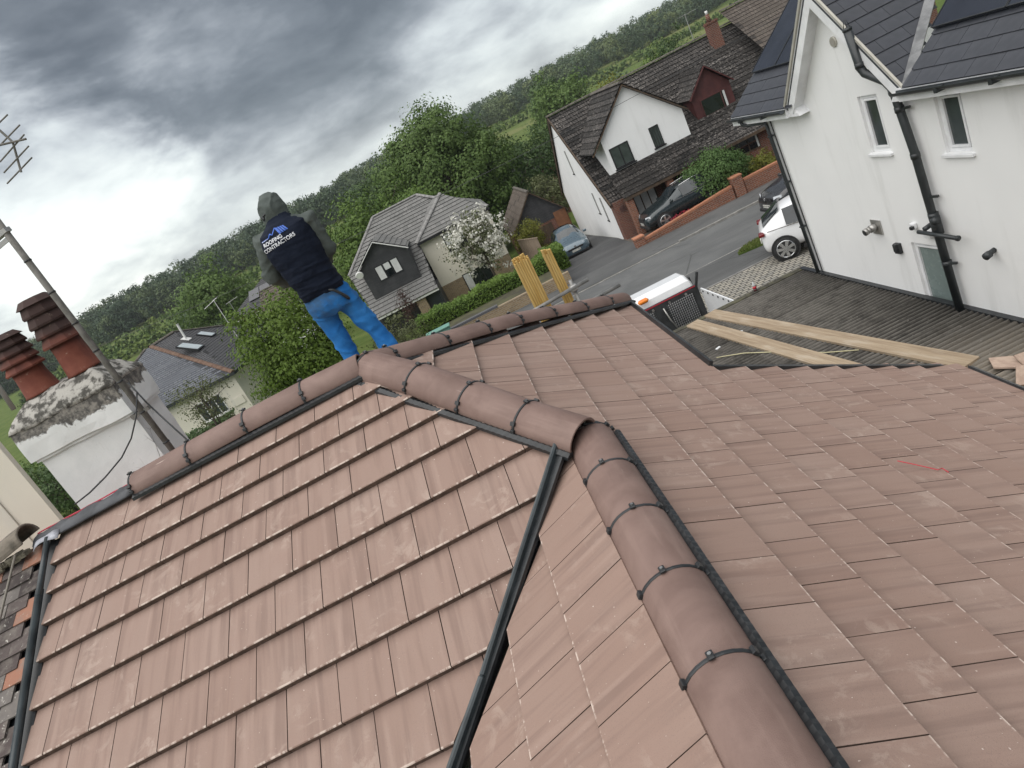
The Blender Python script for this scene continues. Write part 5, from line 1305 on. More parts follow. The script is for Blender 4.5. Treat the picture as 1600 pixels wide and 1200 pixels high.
# ================================================================== trees, hedges, woods
def crown_quads(rg, c, rad, n_clump, per, leaf, clump_r, shell=0.45, noise_amp=0.25, aspect=0.62, droop=0.0):
    c = np.array(c); rad = np.array(rad)
    d = rg.normal(size=(n_clump, 3)); d /= np.linalg.norm(d, axis=1)[:, None]
    r = shell + (1 - shell) * rg.random(n_clump) ** 0.6
    ph = rg.random(6) * 6.28
    lob = 1 + noise_amp * (np.sin(3 * np.arctan2(d[:, 1], d[:, 0]) + ph[0]) * 0.5 + np.sin(4 * d[:, 2] + ph[1]) * 0.4 + 0.5 * np.sin(7 * d[:, 0] + ph[2]) + 0.4 * np.sin(9 * d[:, 1] + ph[3]))
    cc = c + d * rad * (r * lob)[:, None]
    k = np.repeat(np.arange(n_clump), per); n = len(k)
    cr_ = clump_r * (0.6 + 0.8 * rg.random(n_clump))
    off = np.clip(rg.normal(size=(n, 3)), -1.7, 1.7) * 0.5; off[:, 2] *= 0.65
    p = cc[k] + off * cr_[k][:, None]
    nrm = off * 1.7 + d[k] * 0.55 + np.array([0, 0, 0.30]) + rg.normal(size=(n, 3)) * 0.30
    nrm /= np.linalg.norm(nrm, axis=1)[:, None]
    a = np.cross(nrm, rg.normal(size=(n, 3))); a /= np.linalg.norm(a, axis=1)[:, None]; b = np.cross(nrm, a)
    L = (leaf * (0.6 + 0.8 * rg.random(n)))[:, None]; Wd = L * aspect
    q = np.stack([p - a * L * 0.5, p + b * Wd * 0.5 - nrm * L * 0.08, p + a * L * 0.5, p - b * Wd * 0.5 - nrm * L * 0.08], 1)
    return q, cc
M_BARK = mat_noise('bark', (0.060, 0.048, 0.036), (0.11, 0.09, 0.07), 6, 0.95, 0.6, 30, stretch=(1, 1, 0.3))
def limbs(rg, base, top, r, targets):
    m = MB(); base, top = Vector(base), Vector(top)
    pts = [base + (top - base) * t + Vector((rg.normal() * 0.04, rg.normal() * 0.04, 0)) * (top - base).length * 0.4 * t for t in (0, 0.25, 0.5, 0.75, 1.0)]
    m.tube(pts, [r * 1.25, r, r * 0.8, r * 0.6, r * 0.35], 8)
    for tg in targets:
        t = 0.3 + 0.6 * rg.random(); s = base + (top - base) * t; e = Vector(tg); mid = (s + e) / 2 + Vector((0, 0, -0.06 * (e - s).length))
        m.tube([s, mid, e], [r * 0.42, r * 0.25, r * 0.08], 6)
    return m
def tree(name, label, base, h, rad, leaf, n_clump, per, mat, seed, group=None, trunk_h=0.3, clump_r=None, tr=None, cat='tree', shell=0.4, noise_amp=0.25, center=None, flowers=None, bark=M_BARK, n_limb=14, aspect=0.62):
    rg = np.random.default_rng(seed); base = Vector(base)
    t = thing(name, label, cat, tuple(base), 0, group)
    rz = h * (1 - trunk_h) / 2
    c = base + Vector((0, 0, h - rz)) if center is None else Vector(center)
    q, cc = crown_quads(rg, c, (rad, rad, rz), n_clump, per, leaf, clump_r or rad * 0.28, shell, noise_amp, aspect)
    me = np_mesh('crown', q, mat, base, 0.5); o = bpy.data.objects.new('crown', me); COL.objects.link(o); o.parent = t
    if flowers:
        fm, fn_, fs = flowers; q2, _ = crown_quads(rg, c, (rad * 1.02, rad * 1.02, rz * 1.02), int(n_clump * 1.2), fn_, fs, (clump_r or rad * 0.28) * 0.8, max(shell, 0.6), noise_amp, 0.9)
        me = np_mesh('blossom', q2, fm, base, 0.5); o = bpy.data.objects.new('blossom', me); COL.objects.link(o); o.parent = t
    sel = cc[rg.permutation(len(cc))[:n_limb]]
    limbs(rg, base - Vector((0, 0, 0.2)), c + Vector((0, 0, rz * 0.5)), tr or h * 0.022, sel).build('trunk', bark, t, smooth=True)
    return t
F_MID = foliage_mat('foliage_mid', (0.068, 0.121, 0.030), (0.109, 0.177, 0.045), (0.143, 0.211, 0.059), 0.30, 0.5)
F_DARK = foliage_mat('foliage_dark', (0.044, 0.082, 0.029), (0.068, 0.116, 0.037), (0.093, 0.145, 0.048), 0.22, 0.4)
F_BRIGHT = foliage_mat('foliage_bright', (0.084, 0.144, 0.019), (0.126, 0.198, 0.030), (0.156, 0.228, 0.042), 0.38, 1.2)
F_YELLOW = foliage_mat('foliage_yellow', (0.13, 0.16, 0.022), (0.18, 0.19, 0.03), (0.22, 0.20, 0.04), 0.35, 1.0)
F_OLIVE = foliage_mat('foliage_olive', (0.083, 0.101, 0.039), (0.121, 0.138, 0.055), (0.154, 0.171, 0.083), 0.3, 1.0)
F_HEDGE = foliage_mat('foliage_hedge', (0.070, 0.133, 0.025), (0.117, 0.187, 0.034), (0.156, 0.234, 0.047), 0.28, 1.0)
F_BUSH = foliage_mat('foliage_bush', (0.053, 0.105, 0.028), (0.077, 0.140, 0.039), (0.105, 0.175, 0.056), 0.25, 1.0)
F_RED = foliage_mat('foliage_purple', (0.040, 0.022, 0.020), (0.065, 0.035, 0.030), (0.09, 0.05, 0.04), 0.2, 2.0)
F_FLOWER = foliage_mat('white_blossom', (0.58, 0.57, 0.50), (0.70, 0.69, 0.62), (0.74, 0.74, 0.68), 0.3, 1.0, 0.8)
F_MAGLEAF = foliage_mat('magnolia_leaf', (0.085, 0.105, 0.045), (0.13, 0.15, 0.07), (0.17, 0.18, 0.09), 0.3, 1.0)
F_WOOD = foliage_mat('foliage_wood', (0.066, 0.108, 0.060), (0.105, 0.158, 0.079), (0.128, 0.180, 0.103), 0.25, 0.05)
F_WOODD = foliage_mat('foliage_wood_dark', (0.048, 0.084, 0.049), (0.075, 0.120, 0.064), (0.105, 0.150, 0.084), 0.25, 0.08)
def B(x, y): return (x, y, hz(x, y))
tree('garden_tree', 'dense bright green round tree below the roofer', B(-6.7, 21.0), 6.0, 2.1, 0.12, 420, 80, F_BRIGHT, 1, trunk_h=0.1, clump_r=0.62, shell=0.35, noise_amp=0.22)
tree('young_tree', 'thin olive-leaved young tree in front of the bungalow window', B(-13.3, 26.5), 4.5, 1.3, 0.09, 75, 28, F_OLIVE, 2, trunk_h=0.35, clump_r=0.42, tr=0.07, shell=0.25, noise_amp=0.3, n_limb=22)
tree('magnolia_tree', 'white-blossomed tree in front of the cream house', B(1.35, 37.6), 5.0, 1.95, 0.15, 130, 20, F_MAGLEAF, 3, trunk_h=0.25, clump_r=0.45, tr=0.08, shell=0.3, flowers=(F_FLOWER, 15, 0.15), n_limb=26)
tree('purple_shrub', 'dark purple-leaved small tree before the charcoal garage door', B(-4.2, 36.3), 2.9, 0.55, 0.09, 60, 18, F_RED, 4, trunk_h=0.1, clump_r=0.3, tr=0.03, shell=0.1, cat='shrub', n_limb=16)
tree('large_tree', 'very large dark green broadleaf tree behind the cream house', B(1.4, 62.0), 15.0, 6.0, 0.27, 520, 120, F_MID, 5, trunk_h=0.03, clump_r=1.25, shell=0.5, noise_amp=0.10)
tree('large_tree', 'tall dark tree at the right flank of the very large tree', B(5.6, 66.0), 10.5, 4.2, 0.30, 220, 50, F_DARK, 6, trunk_h=0.05, clump_r=1.2)
tree('birch_tree', 'light green leafy tree right of the roofer, nearest the grey hipped roof', B(-6.6, 58.0), 10.2, 4.6, 0.26, 330, 55, F_HEDGE, 7, trunk_h=0.05, clump_r=1.2)
tree('birch_tree', 'yellow-green leafy tree rising just behind the grey roof ridge', B(-1.6, 53.0), 8.6, 3.4, 0.24, 220, 50, F_HEDGE, 8, trunk_h=0.05, clump_r=1.0)
tree('conifer_tree', 'tall slim dark tree on the skyline left of the very large tree', B(-7.5, 96.0), 13.8, 3.4, 0.40, 160, 45, F_DARK, 9, trunk_h=0.05, clump_r=1.1)
tree('conifer_tree', 'rounded dark tree on the skyline further left of the very large tree', B(-11.0, 100.0), 12.2, 3.6, 0.40, 160, 45, F_DARK, 10, trunk_h=0.05, clump_r=1.1)
tree('round_tree', 'broad mid-green tree left of the roofer above the far grey roof', B(-37.0, 100.0), 13.0, 6.0, 0.40, 240, 55, F_MID, 11, trunk_h=0.05, clump_r=1.6)
tree('garden_bush', 'pale feathery green shrub behind the white house side wall', B(8.3, 54.0), 5.2, 2.3, 0.16, 200, 45, F_OLIVE, 12, trunk_h=0.05, clump_r=0.6, cat='shrub')
tree('garden_bush', 'dark green tree over the feathery shrub', B(11.5, 70.0), 8.8, 3.6, 0.26, 200, 45, F_DARK, 13, trunk_h=0.05, clump_r=1.0)
tree('garden_bush', 'yellow-green rounded bush in front of the brown garage', B(4.55, 40.8), 2.7, 1.15, 0.11, 130, 38, F_YELLOW, 14, trunk_h=0.05, clump_r=0.35, cat='shrub')
tree('rounded_bush', 'large round dark green bush behind the brick garden wall', (12.9, 28.75, zg(28.8)), 2.35, 1.42, 0.10, 330, 50, F_BUSH, 15, trunk_h=0.02, clump_r=0.38, cat='shrub', shell=0.6, noise_amp=0.08)
tree('low_shrub', 'low yellow-green shrub behind the brick wall near the white house', (15.1, 28.1, zg(28)), 1.25, 0.75, 0.08, 110, 36, F_YELLOW, 16, trunk_h=0.02, clump_r=0.25, cat='shrub', noise_amp=0.15)
tree('low_shrub', 'dark leafy shrub against the window right of the round bush', (14.7, 29.6, zg(29)), 1.5, 0.7, 0.08, 80, 32, F_BUSH, 17, trunk_h=0.02, clump_r=0.25, cat='shrub')
tree('garden_bush', 'grey-green bush low between the roofer and the cream house', B(-3.6, 24.0), 3.0, 1.3, 0.10, 120, 36, F_OLIVE, 18, trunk_h=0.02, clump_r=0.4, cat='shrub')
tree('conifer_tree', 'tall rounded dark tree on the field behind the gabled roof', B(37.0, 190.0), 17.0, 6.5, 0.7, 170, 45, F_DARK, 19, trunk_h=0.03, clump_r=1.8)
tree('yellow_tree', 'yellow-green tree rising behind the dark tile ridge near the gable apex', B(22.5, 78.0), 10.0, 5.2, 0.28, 240, 50, F_YELLOW, 20, trunk_h=0.05, clump_r=1.2)
tree('yellow_tree', 'bright green spiky tree behind the dark tile ridge left of the chimney', B(26.5, 72.0), 9.4, 3.8, 0.26, 200, 48, F_BRIGHT, 21, trunk_h=0.05, clump_r=1.0)
tree('yellow_tree', 'dark green tree behind the ridge beside the chimney aerial', B(34.0, 88.0), 11.6, 4.2, 0.30, 190, 48, F_DARK, 22, trunk_h=0.05, clump_r=1.2)
tree('round_tree', 'tall dense tree right of the field, behind the gabled house apex', B(26.0, 125.0), 15.0, 6.0, 0.50, 220, 50, F_MID, 23, trunk_h=0.03, clump_r=1.7)
tree('garden_bush', 'dark bush low in the garden between the chimney and the off-white wall', B(-26.0, 33.0), 3.2, 2.6, 0.16, 130, 40, F_DARK, 24, trunk_h=0.02, clump_r=0.7, cat='shrub')
tree('garden_bush', 'second dark bush in the garden left of the chimney', B(-31.0, 38.0), 3.6, 3.0, 0.18, 130, 40, F_MID, 25, trunk_h=0.02, clump_r=0.8, cat='shrub')
tree('garden_bush', 'mid-green bush behind the shorter chimney pot', B(-36.0, 52.0), 5.5, 3.6, 0.2, 150, 40, F_MID, 26, trunk_h=0.02, clump_r=0.9, cat='shrub')
# middle-distance tree rows
rg = random.Random(5)
mids = []
for k in range(8): mids.append((-122 + 14.5 * k + rg.uniform(-4, 4), 170 + rg.uniform(-20, 20), rg.uniform(6.0, 9.0), 4.4))
for k in range(9): mids.append((10 + 9 * k + rg.uniform(-2, 2), 128 + rg.uniform(-10, 14), rg.uniform(7, 9.5), 4.6))
for k in range(4): mids.append((-60 + 9 * k, 92 + rg.uniform(-6, 6), rg.uniform(4.0, 5.5), 3.2))
protos = []
ORDW = ['first', 'second', 'third', 'fourth', 'fifth', 'sixth', 'seventh', 'eighth', 'ninth', 'tenth', 'eleventh', 'twelfth', 'thirteenth', 'fourteenth', 'fifteenth']
def ftl(k, x, y):
    if k < 8: return 'dark field tree under the left wood, ' + ORDW[k] + ' from the left'
    if k < 17: return 'valley tree behind the large tree and gabled roof, ' + ORDW[k - 8] + ' from the left'
    return 'garden tree just beyond the slate bungalow, ' + ORDW[k - 17] + ' from the left'
side = ['west', 'middle', 'east']
for k in range(4):
    t = tree('field_tree', 'x', (0, 0, 0), 10.0, 4.4, 0.55, 90, 42, (F_DARK, F_MID, F_DARK, F_WOOD)[k], 40 + k, trunk_h=0.03, clump_r=1.5, n_limb=6); protos.append(t)
for k, (x, y, h, r) in enumerate(mids):
    t = protos[k] if k < 4 else copy_tree(protos[k % 4])
    t.location = B(x, y); t.scale = (h / 10 * rg.uniform(0.9, 1.15),) * 2 + (h / 10,); t.rotation_euler = (0, 0, rg.uniform(0, 6.28))
    t['group'] = 'trees in the fields and gardens of the valley'; t['category'] = 'tree'
    t['label'] = ftl(k, x, y)
# hedgerow across the left field, and woods on the hillside (read as one mass)
def wood(name, label, pts, seed, mat, n_clump=26, per=8, leaf=1.5, rr=(3.6, 6.2), hh=(8, 14)):
    rg = np.random.default_rng(seed); Q = []; T = []
    for x, y in pts:
        r = rg.uniform(*rr); h = rg.uniform(*hh); z = hz(x, y)
        q, _ = crown_quads(rg, (x, y, z + h * 0.52), (r, r, h * 0.5), n_clump, per, leaf, r * 0.30, 0.78, 0.10); Q.append(q); T.append(np.full(len(q) * 4, rg.random(), np.float32))
    me = np_mesh(name, np.concatenate(Q), mat, (0, 0, 0), np.concatenate(T)); o = bpy.data.objects.new(name, me); COL.objects.link(o)
    return tag(o, label, 'wood', kind='stuff')
rg = random.Random(9); pts = []
for k in range(720):
    y = rg.uniform(388, 478); x = rg.uniform(-0.12 * y, 0.75 * y); pts.append((x, y))
wood('hillside_wood', 'dark green woodland covering the far hillside', pts, 50, F_WOOD, 62, 8, 0.95)
pts = []
for k in range(520):
    y = rg.uniform(292, 372); x = rg.uniform(-0.82 * y, -0.10 * y); pts.append((x, y))
wood('valley_wood', 'tall dark wood along the left skyline', pts, 51, F_WOODD, 70, 8, 0.9, (3.8, 6.5), (9, 15))
pts = [(-150 + 1.9 * k + rg.uniform(-1, 1), 236 + 0.10 * k + rg.uniform(-2, 2)) for k in range(75)] + [(-140 + 2.0 * k, 205 + rg.uniform(-3, 3)) for k in range(60)] + [(20 + 2.4 * k, 330 + rg.uniform(-2, 2)) for k in range(60)]
wood('field_hedge', 'hedgerows dividing the far fields', pts, 52, F_MID, 16, 7, 1.0, (1.6, 2.6), (2.5, 5))
# clipped hedge in front of the cream house
def hedge(name, label, x0, x1, y0, y1, h, n, leaf, mat, seed):
    rg = np.random.default_rng(seed); L = x1 - x0; z0 = zg((y0 + y1) / 2)
    p = np.c_[x0 + rg.random(n) * L, y0 + rg.random(n) * (y1 - y0), z0 + rg.random(n) * h]
    f = rg.random(n); top = f < 0.45; fr = (f >= 0.45) & (f < 0.85)
    p[top, 2] = z0 + h + rg.normal(size=top.sum()) * 0.06; p[fr, 1] = y0 + rg.normal(size=fr.sum()) * 0.05
    p[:, 2] += 0.07 * np.sin(p[:, 0] * 2.1) + 0.05 * np.sin(p[:, 0] * 5.3)
    nr = rg.normal(size=(n, 3)) * 0.6 + np.array([0, -0.5, 0.7]); nr /= np.linalg.norm(nr, axis=1)[:, None]
    a = np.cross(nr, rg.normal(size=(n, 3))); a /= np.linalg.norm(a, axis=1)[:, None]; b = np.cross(nr, a)
    Ls = leaf * (0.6 + 0.8 * rg.random(n))[:, None]
    q = np.stack([p - a * Ls * .5, p + b * Ls * .32, p + a * Ls * .5, p - b * Ls * .32], 1)
    t = thing(name, label, 'hedge', (x0, y0, z0))
    me = np_mesh('foliage', q, mat, (x0, y0, z0), 0.5); o = bpy.data.objects.new('foliage', me); COL.objects.link(o); o.parent = t
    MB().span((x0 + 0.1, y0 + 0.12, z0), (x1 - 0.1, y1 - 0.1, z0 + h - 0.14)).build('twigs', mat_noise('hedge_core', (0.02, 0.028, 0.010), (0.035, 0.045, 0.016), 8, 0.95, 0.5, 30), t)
    return t
hedge('clipped_hedge', 'long clipped green hedge along the front of the cream house', -3.4, 4.3, 29.6, 30.6, 1.25, 15000, 0.10, F_HEDGE, 60)
hedge('clipped_hedge', 'short end of clipped hedge beside the driveway', 4.0, 5.1, 30.8, 32.6, 1.2, 5000, 0.10, F_HEDGE, 61)
hedge('garden_hedge', 'dark hedge under the bungalow window behind the young tree', -17.5, -14.0, 29.5, 30.6, 1.3, 3500, 0.12, F_DARK, 62)

# ================================================================== garden walls, forecourt, vehicles
M_FORE = mat_noise('forecourt_gravel', (0.085, 0.07, 0.058), (0.14, 0.115, 0.095), 3, 0.95, 0.6, 90)
sheet(8.1, 24.0, 27.3, 30.85, 0.05, 'forecourt', M_FORE)
M_EARTH = mat_noise('garden_soil', (0.05, 0.045, 0.028), (0.085, 0.085, 0.04), 1.5, 0.95, 0.7, 30)
sheet(-12.0, 2.6, 31.0, 41.0, 0.03, 'front_garden', M_GRASS)
def brick_wall(name, label, runs, mat, capm, th=0.23, piers=()):
    x0, y0 = runs[0][0], runs[0][1]
    t = thing(name, label, 'wall', (x0, y0, zg(y0)))
    for k, (xa, ya, xb, yb2, h0, h1) in enumerate(runs):
        a, b = Vector((xa, ya, zg(ya))), Vector((xb, yb2, zg(yb2))); d = (b - a).normalized(); s = Vector((-d.y, d.x, 0)) * th / 2; dn_ = Vector((0, 0, -0.3))
        m = MB(); m.prism([a - s + dn_, b - s + dn_, b - s + Vector((0, 0, h1)), a - s + Vector((0, 0, h0))], s * 2); m.build('brickwork', mat, t)
        # coping: bricks on edge one by one
        L = (b - a).length; n = max(1, int(L / 0.085)); cm = MB().box((0, 0, 0.05), (0.076, th + 0.03, 0.10)).mesh('coping_brick'); cm.materials.append(capm)
        for i in range(n):
            if i > 90: break
            o = bpy.data.objects.new('coping_brick', cm); COL.objects.link(o); o.parent = t
            q = a + (b - a) * ((i + 0.5) / n) + Vector((0, 0, h0 + (h1 - h0) * (i + 0.5) / n)); o.location = q - ORG[t] + Vector((0, 0, random.uniform(-0.004, 0.004))); o.rotation_euler = (0, 0, math.atan2(d.y, d.x))
    for (x, y, h, w_) in piers:
        p_ = MB().span((x - w_ / 2, y - w_ / 2, zg(y) - 0.3), (x + w_ / 2, y + w_ / 2, zg(y) + h)).build('pier', mat, t); MB().span((x - w_ / 2 - 0.03, y - w_ / 2 - 0.03, zg(y) + h), (x + w_ / 2 + 0.03, y + w_ / 2 + 0.03, zg(y) + h + 0.07)).build('pier_cap', capm, p_)
    return t
M_COPE = mat_noise('coping_red', (0.36, 0.15, 0.085), (0.46, 0.21, 0.12), 9, 0.85, 0.3, 80)
M_BLUEB = mat_noise('coping_blue', (0.085, 0.085, 0.095), (0.15, 0.15, 0.16), 9, 0.8)
brick_wall('brick_garden_wall', 'low orange-red brick wall with raised piers fronting the gabled house', [(8.3, 27.2, 12.9, 27.2, 0.24, 0.62), (13.5, 27.2, 22.0, 27.2, 0.64, 0.70)], M_BRICKW, M_COPE, 0.23, [(8.05, 27.25, 0.46, 0.46), (13.2, 27.2, 0.98, 0.46)])
brick_wall('buff_boundary_wall', 'low buff brick boundary wall with dark coping below the hedge', [(-7.0, 27.0, 4.4, 27.0, 0.62, 0.62)], M_BRICK2, M_BLUEB)
sheet(-7.0, 4.3, 27.15, 29.6, 0.55, 'planting_bed', M_EARTH)
M_REDFL = foliage_mat('red_flowers', (0.35, 0.02, 0.05), (0.45, 0.03, 0.07), (0.25, 0.05, 0.05), 0.2, 2.0)
rgn = np.random.default_rng(77)
q, _ = crown_quads(rgn, (10.6, 27.6, zg(27.6) + 0.42), (0.85, 0.12, 0.14), 40, 12, 0.07, 0.10, 0.2, 0.1)
me = np_mesh('flower_clump', q, M_REDFL, (10.6, 27.6, zg(27.6))); o = bpy.data.objects.new('flower_clump', me); COL.objects.link(o); o.location = (10.6, 27.6, zg(27.6)); tag(o, 'small clump of red flowers behind the brick wall by the dark car', 'flowers')
# green utility cabinet beyond our ridge
t = thing('utility_cabinet', 'pale green metal cabinet standing by the hedge just above the ridge tiles', 'cabinet', (-2.15, 26.4, zg(26.4)))
M_GREENBOX = mat_plain('cabinet_green', (0.16, 0.33, 0.27), 0.5)
MB().span((-2.75, 26.1, zg(26.4) - 0.1), (-1.65, 26.6, zg(26.4) + 1.0)).build('body', M_GREENBOX, t, bevel=0.02); MB().span((-2.8, 26.05, zg(26.4) + 1.0), (-1.6, 26.65, zg(26.4) + 1.07)).build('lid', M_GREENBOX, t, bevel=0.015)

M_TYRE = mat_noise('tyre', (0.014, 0.014, 0.015), (0.028, 0.028, 0.029), 10, 0.85)
M_RIM = mat_plain('alloy_rim', (0.52, 0.53, 0.54), 0.25, 0.8)
M_CARGLASS = mat_glass('car_glass', (0.020, 0.026, 0.030), 0.03)
M_LAMP = mat_plain('headlamp', (0.62, 0.65, 0.68), 0.1)
M_TAIL = mat_plain('tail_lamp', (0.16, 0.01, 0.012), 0.15)
M_PLATE = mat_plain('plate_white', (0.72, 0.72, 0.66), 0.5)
M_TEXT = mat_plain('plate_text', (0.02, 0.02, 0.02), 0.6)
M_CHROME = mat_plain('chrome_trim', (0.62, 0.62, 0.63), 0.15, 0.9)
def text_mesh(s, size, mat, name='lettering', extrude=0.001, align='CENTER', bold=0.0):
    cu = bpy.data.curves.new(name, 'FONT'); cu.body = s; cu.size = size; cu.extrude = extrude; cu.offset = bold; cu.align_x = align; cu.align_y = 'CENTER'
    ob = bpy.data.objects.new(name, cu); COL.objects.link(ob)
    dg = bpy.context.evaluated_depsgraph_get(); me = bpy.data.meshes.new_from_object(ob.evaluated_get(dg)); bpy.data.objects.remove(ob); bpy.data.curves.remove(cu)
    me.materials.clear(); me.materials.append(mat); me.name = name; return me
def car(name, label, loc, rotz, L, W, H, paint, st, wheels, wr, front, cabin, plate=None, rails=False, badge=None, spoke=5):
    """st: stations along x (front +): (x, z_sill, z_mid, z_shoulder, z_edge, z_center, half widths mid/shoulder/edge)"""
    t = thing(name, label, 'car', loc, rotz)
    rings = []
    for (x, zs, zm, zsh, ze, zc, wm, wsh, we) in st:
        half = [(wm * 0.93, zs), (wm, zm), (wsh, zsh), (we, ze), (we * 0.55, ze + (zc - ze) * 0.8)]
        rings.append([Vector((x, -y, z)) for y, z in half] + [Vector((x, 0, zc))] + [Vector((x, y, z)) for y, z in reversed(half)])
    n = len(rings[0]); m = MB(); m.loft(rings); body = m.build('body', paint, t, smooth=True, local=True, sub=2)
    ORG[body] = Vector((0, 0, 0))
    for f_ in body.data.polygons: pass
    # glass: side windows and screens a little proud of the skin
    a, b = cabin
    def ipt(i, k): return rings[i][k]
    def pane(pts, out, nm, ins=0.10):
        c = sum(pts, Vector()) / len(pts); q = [c + (p_ - c) * (1 - ins) for p_ in pts]; q = [p_ + out for p_ in q]
        o_ = MB().quad(*q).build(nm, M_CARGLASS, t, local=True); return o_
    for sgn in (0, 1):
        for i in range(a + 1, b - 1):
            k0, k1 = (2, 3) if sgn == 0 else (n - 3, n - 4)
            out = Vector((0, -0.012 if sgn == 0 else 0.012, 0.0))
            pane([ipt(i, k0), ipt(i + 1, k0), ipt(i + 1, k1), ipt(i, k1)], out, 'side_window', 0.09)
    def screen(i, j, nm, out):
        p0, p1 = ipt(i, 3), ipt(i, n - 4); p2, p3 = ipt(j, n - 4), ipt(j, 3); ci, cj = ipt(i, 5), ipt(j, 5)
        pts = [p0, ci, p1, p2, cj, p3]; c = sum(pts, Vector()) / 6
        MB().add([c + (q_ - c) * 0.90 + out for q_ in pts], [(0, 1, 4, 5), (1, 2, 3, 4)]).build(nm, M_CARGLASS, t, local=True, smooth=True)
    screen(a, a + 1, 'windscreen', Vector((0.018, 0, 0.018))); screen(b, b - 1, 'rear_window', Vector((-0.018, 0, 0.018)))
    # wheels
    wp_ = None
    for x in wheels:
        for s in (-1, 1):
            y = s * (W / 2 - 0.115)
            ring = lambda r, yy: [Vector((r * math.cos(2 * math.pi * k / 28), yy, r * math.sin(2 * math.pi * k / 28))) for k in range(28)]
            MB().loft([[q_ + Vector((x, y, wr)) for q_ in ring(wr + 0.055, -0.135 * 1)], [q_ + Vector((x, y, wr)) for q_ in ring(wr + 0.055, 0.118)]] if s > 0 else [[q_ + Vector((x, y, wr)) for q_ in ring(wr + 0.055, -0.118)], [q_ + Vector((x, y, wr)) for q_ in ring(wr + 0.055, 0.135)]]).build('wheel_arch', M_TYRE, t, local=True)
            w_ = MB().loft([[q_ + Vector((x, y, wr)) for q_ in ring(r, s * o_)] for r, o_ in ((wr * 0.7, -0.10), (wr * 0.97, -0.10), (wr, -0.07), (wr, 0.10), (wr * 0.97, 0.128), (wr * 0.72, 0.128))]).build('wheel', M_TYRE, t, local=True, smooth=True)
            r_ = MB(); r_.loft([[q_ + Vector((x, y, wr)) for q_ in ring(r, s * o_)] for r, o_ in ((wr * 0.76, 0.130), (wr * 0.72, 0.140), (wr * 0.66, 0.120))], cap=False)
            for k in range(spoke):
                an = 2 * math.pi * k / spoke + 0.3; d = Vector((math.cos(an), 0, math.sin(an))); pr_ = Vector((-d.z, 0, d.x)); c = Vector((x, y + s * 0.140, wr))
                r_.add([c + d * 0.03 + pr_ * 0.035, c + d * wr * 0.7 + pr_ * 0.05, c + d * wr * 0.7 - pr_ * 0.05, c + d * 0.03 - pr_ * 0.035, c + d * 0.03 + pr_ * 0.03 + Vector((0, -s * 0.02, 0)), c + d * wr * 0.7 + pr_ * 0.045 + Vector((0, -s * 0.02, 0)), c + d * wr * 0.7 - pr_ * 0.045 + Vector((0, -s * 0.02, 0)), c + d * 0.03 - pr_ * 0.03 + Vector((0, -s * 0.02, 0))], [(0, 1, 2, 3), (4, 7, 6, 5), (0, 4, 5, 1), (1, 5, 6, 2), (2, 6, 7, 3), (3, 7, 4, 0)])
            r_.tube([(x, y + s * 0.11, wr), (x, y + s * 0.145, wr)], wr * 0.16, 12)
            r_.build('rim', M_RIM, w_, local=True)
    # lamps, grille, plates, mirrors
    xf = L / 2; f = front
    for s in (-1, 1):
        MB().prism([(xf - f['lx'], s * (W / 2 - 0.40), f['lz']), (xf - f['lx'] - 0.16, s * (W / 2 - 0.10), f['lz'] + 0.05), (xf - f['lx'] - 0.18, s * (W / 2 - 0.11), f['lz'] + 0.15), (xf - f['lx'] - 0.03, s * (W / 2 - 0.42), f['lz'] + 0.12)], (0.03, 0, 0.0)).build('headlight', M_LAMP, t, local=True)
        MB().box((st[-1][0] + 0.09, s * (W / 2 - 0.20), f['tz']), (0.17, 0.30, 0.10)).build('tail_light', M_TAIL, t, local=True, bevel=0.02)
        i = a + 1; px = st[a][0] - 0.18
        MB().box((px, s * (W / 2 + 0.06), st[a][3] + 0.10), (0.12, 0.20, 0.13)).build('mirror', paint, t, local=True, bevel=0.03)
        MB().box((0.0, s * (W / 2 - 0.005), st[2][1] + 0.06), (wheels[0] - wheels[1] - 2 * wr - 0.12, 0.03, 0.10)).build('sill_trim', M_TYRE, t, local=True)
        MB().bar((st[a][0] - 0.25, s * (st[3][7] + 0.006), st[a][3] + 0.015), (st[b][0] + 0.1, s * (st[3][7] + 0.0), st[b][3] + 0.0), 0.015, 0.025).build('window_trim', M_CHROME, t, local=True)
        if rails: MB().tube([(st[a + 1][0] - 0.1, s * (st[a + 1][8] - 0.02), st[a + 1][4] + 0.02), ((st[a + 1][0] + st[b - 1][0]) / 2, s * (st[a + 2][8]), st[a + 2][4] + 0.06), (st[b - 1][0], s * (st[b - 1][8] - 0.02), st[b - 1][4] + 0.03)], 0.02, 8).build('roof_rail', M_CHROME, t, local=True, smooth=True)
    MB().box((xf - f['gx'], 0, f['gz']), (0.05, f['gw'], f['gh'])).build('grille', M_TYRE, t, local=True, bevel=0.015)
    MB().box((xf - 0.07, 0, 0.30), (0.10, W * 0.8, 0.12)).build('bumper_intake', M_TYRE, t, local=True, bevel=0.02)
    for sx, nm in ((1, 'front_plate'), (-1, 'rear_plate')):
        p_ = MB().box(((xf + 0.012) if sx > 0 else st[-1][0] - 0.012, 0, f['pz'] if sx > 0 else 0.62), (0.02, 0.50, 0.11)).build(nm, M_PLATE, t, local=True)
        if plate and sx > 0:
            me = text_mesh(plate, 0.115, M_TEXT, 'plate_lettering'); o_ = bpy.data.objects.new('plate_lettering', me); COL.objects.link(o_); o_.parent = p_
            o_.matrix_local = Matrix(((0, 0, 1, xf + 0.024), (1, 0, 0, 0), (0, 1, 0, f['pz']), (0, 0, 0, 1)))
    if badge: MB().tube([(xf - f['gx'] + 0.02, 0, badge), (xf - f['gx'] + 0.04, 0, badge)], 0.06, 14).build('badge', M_CHROME, t, local=True)
    return t
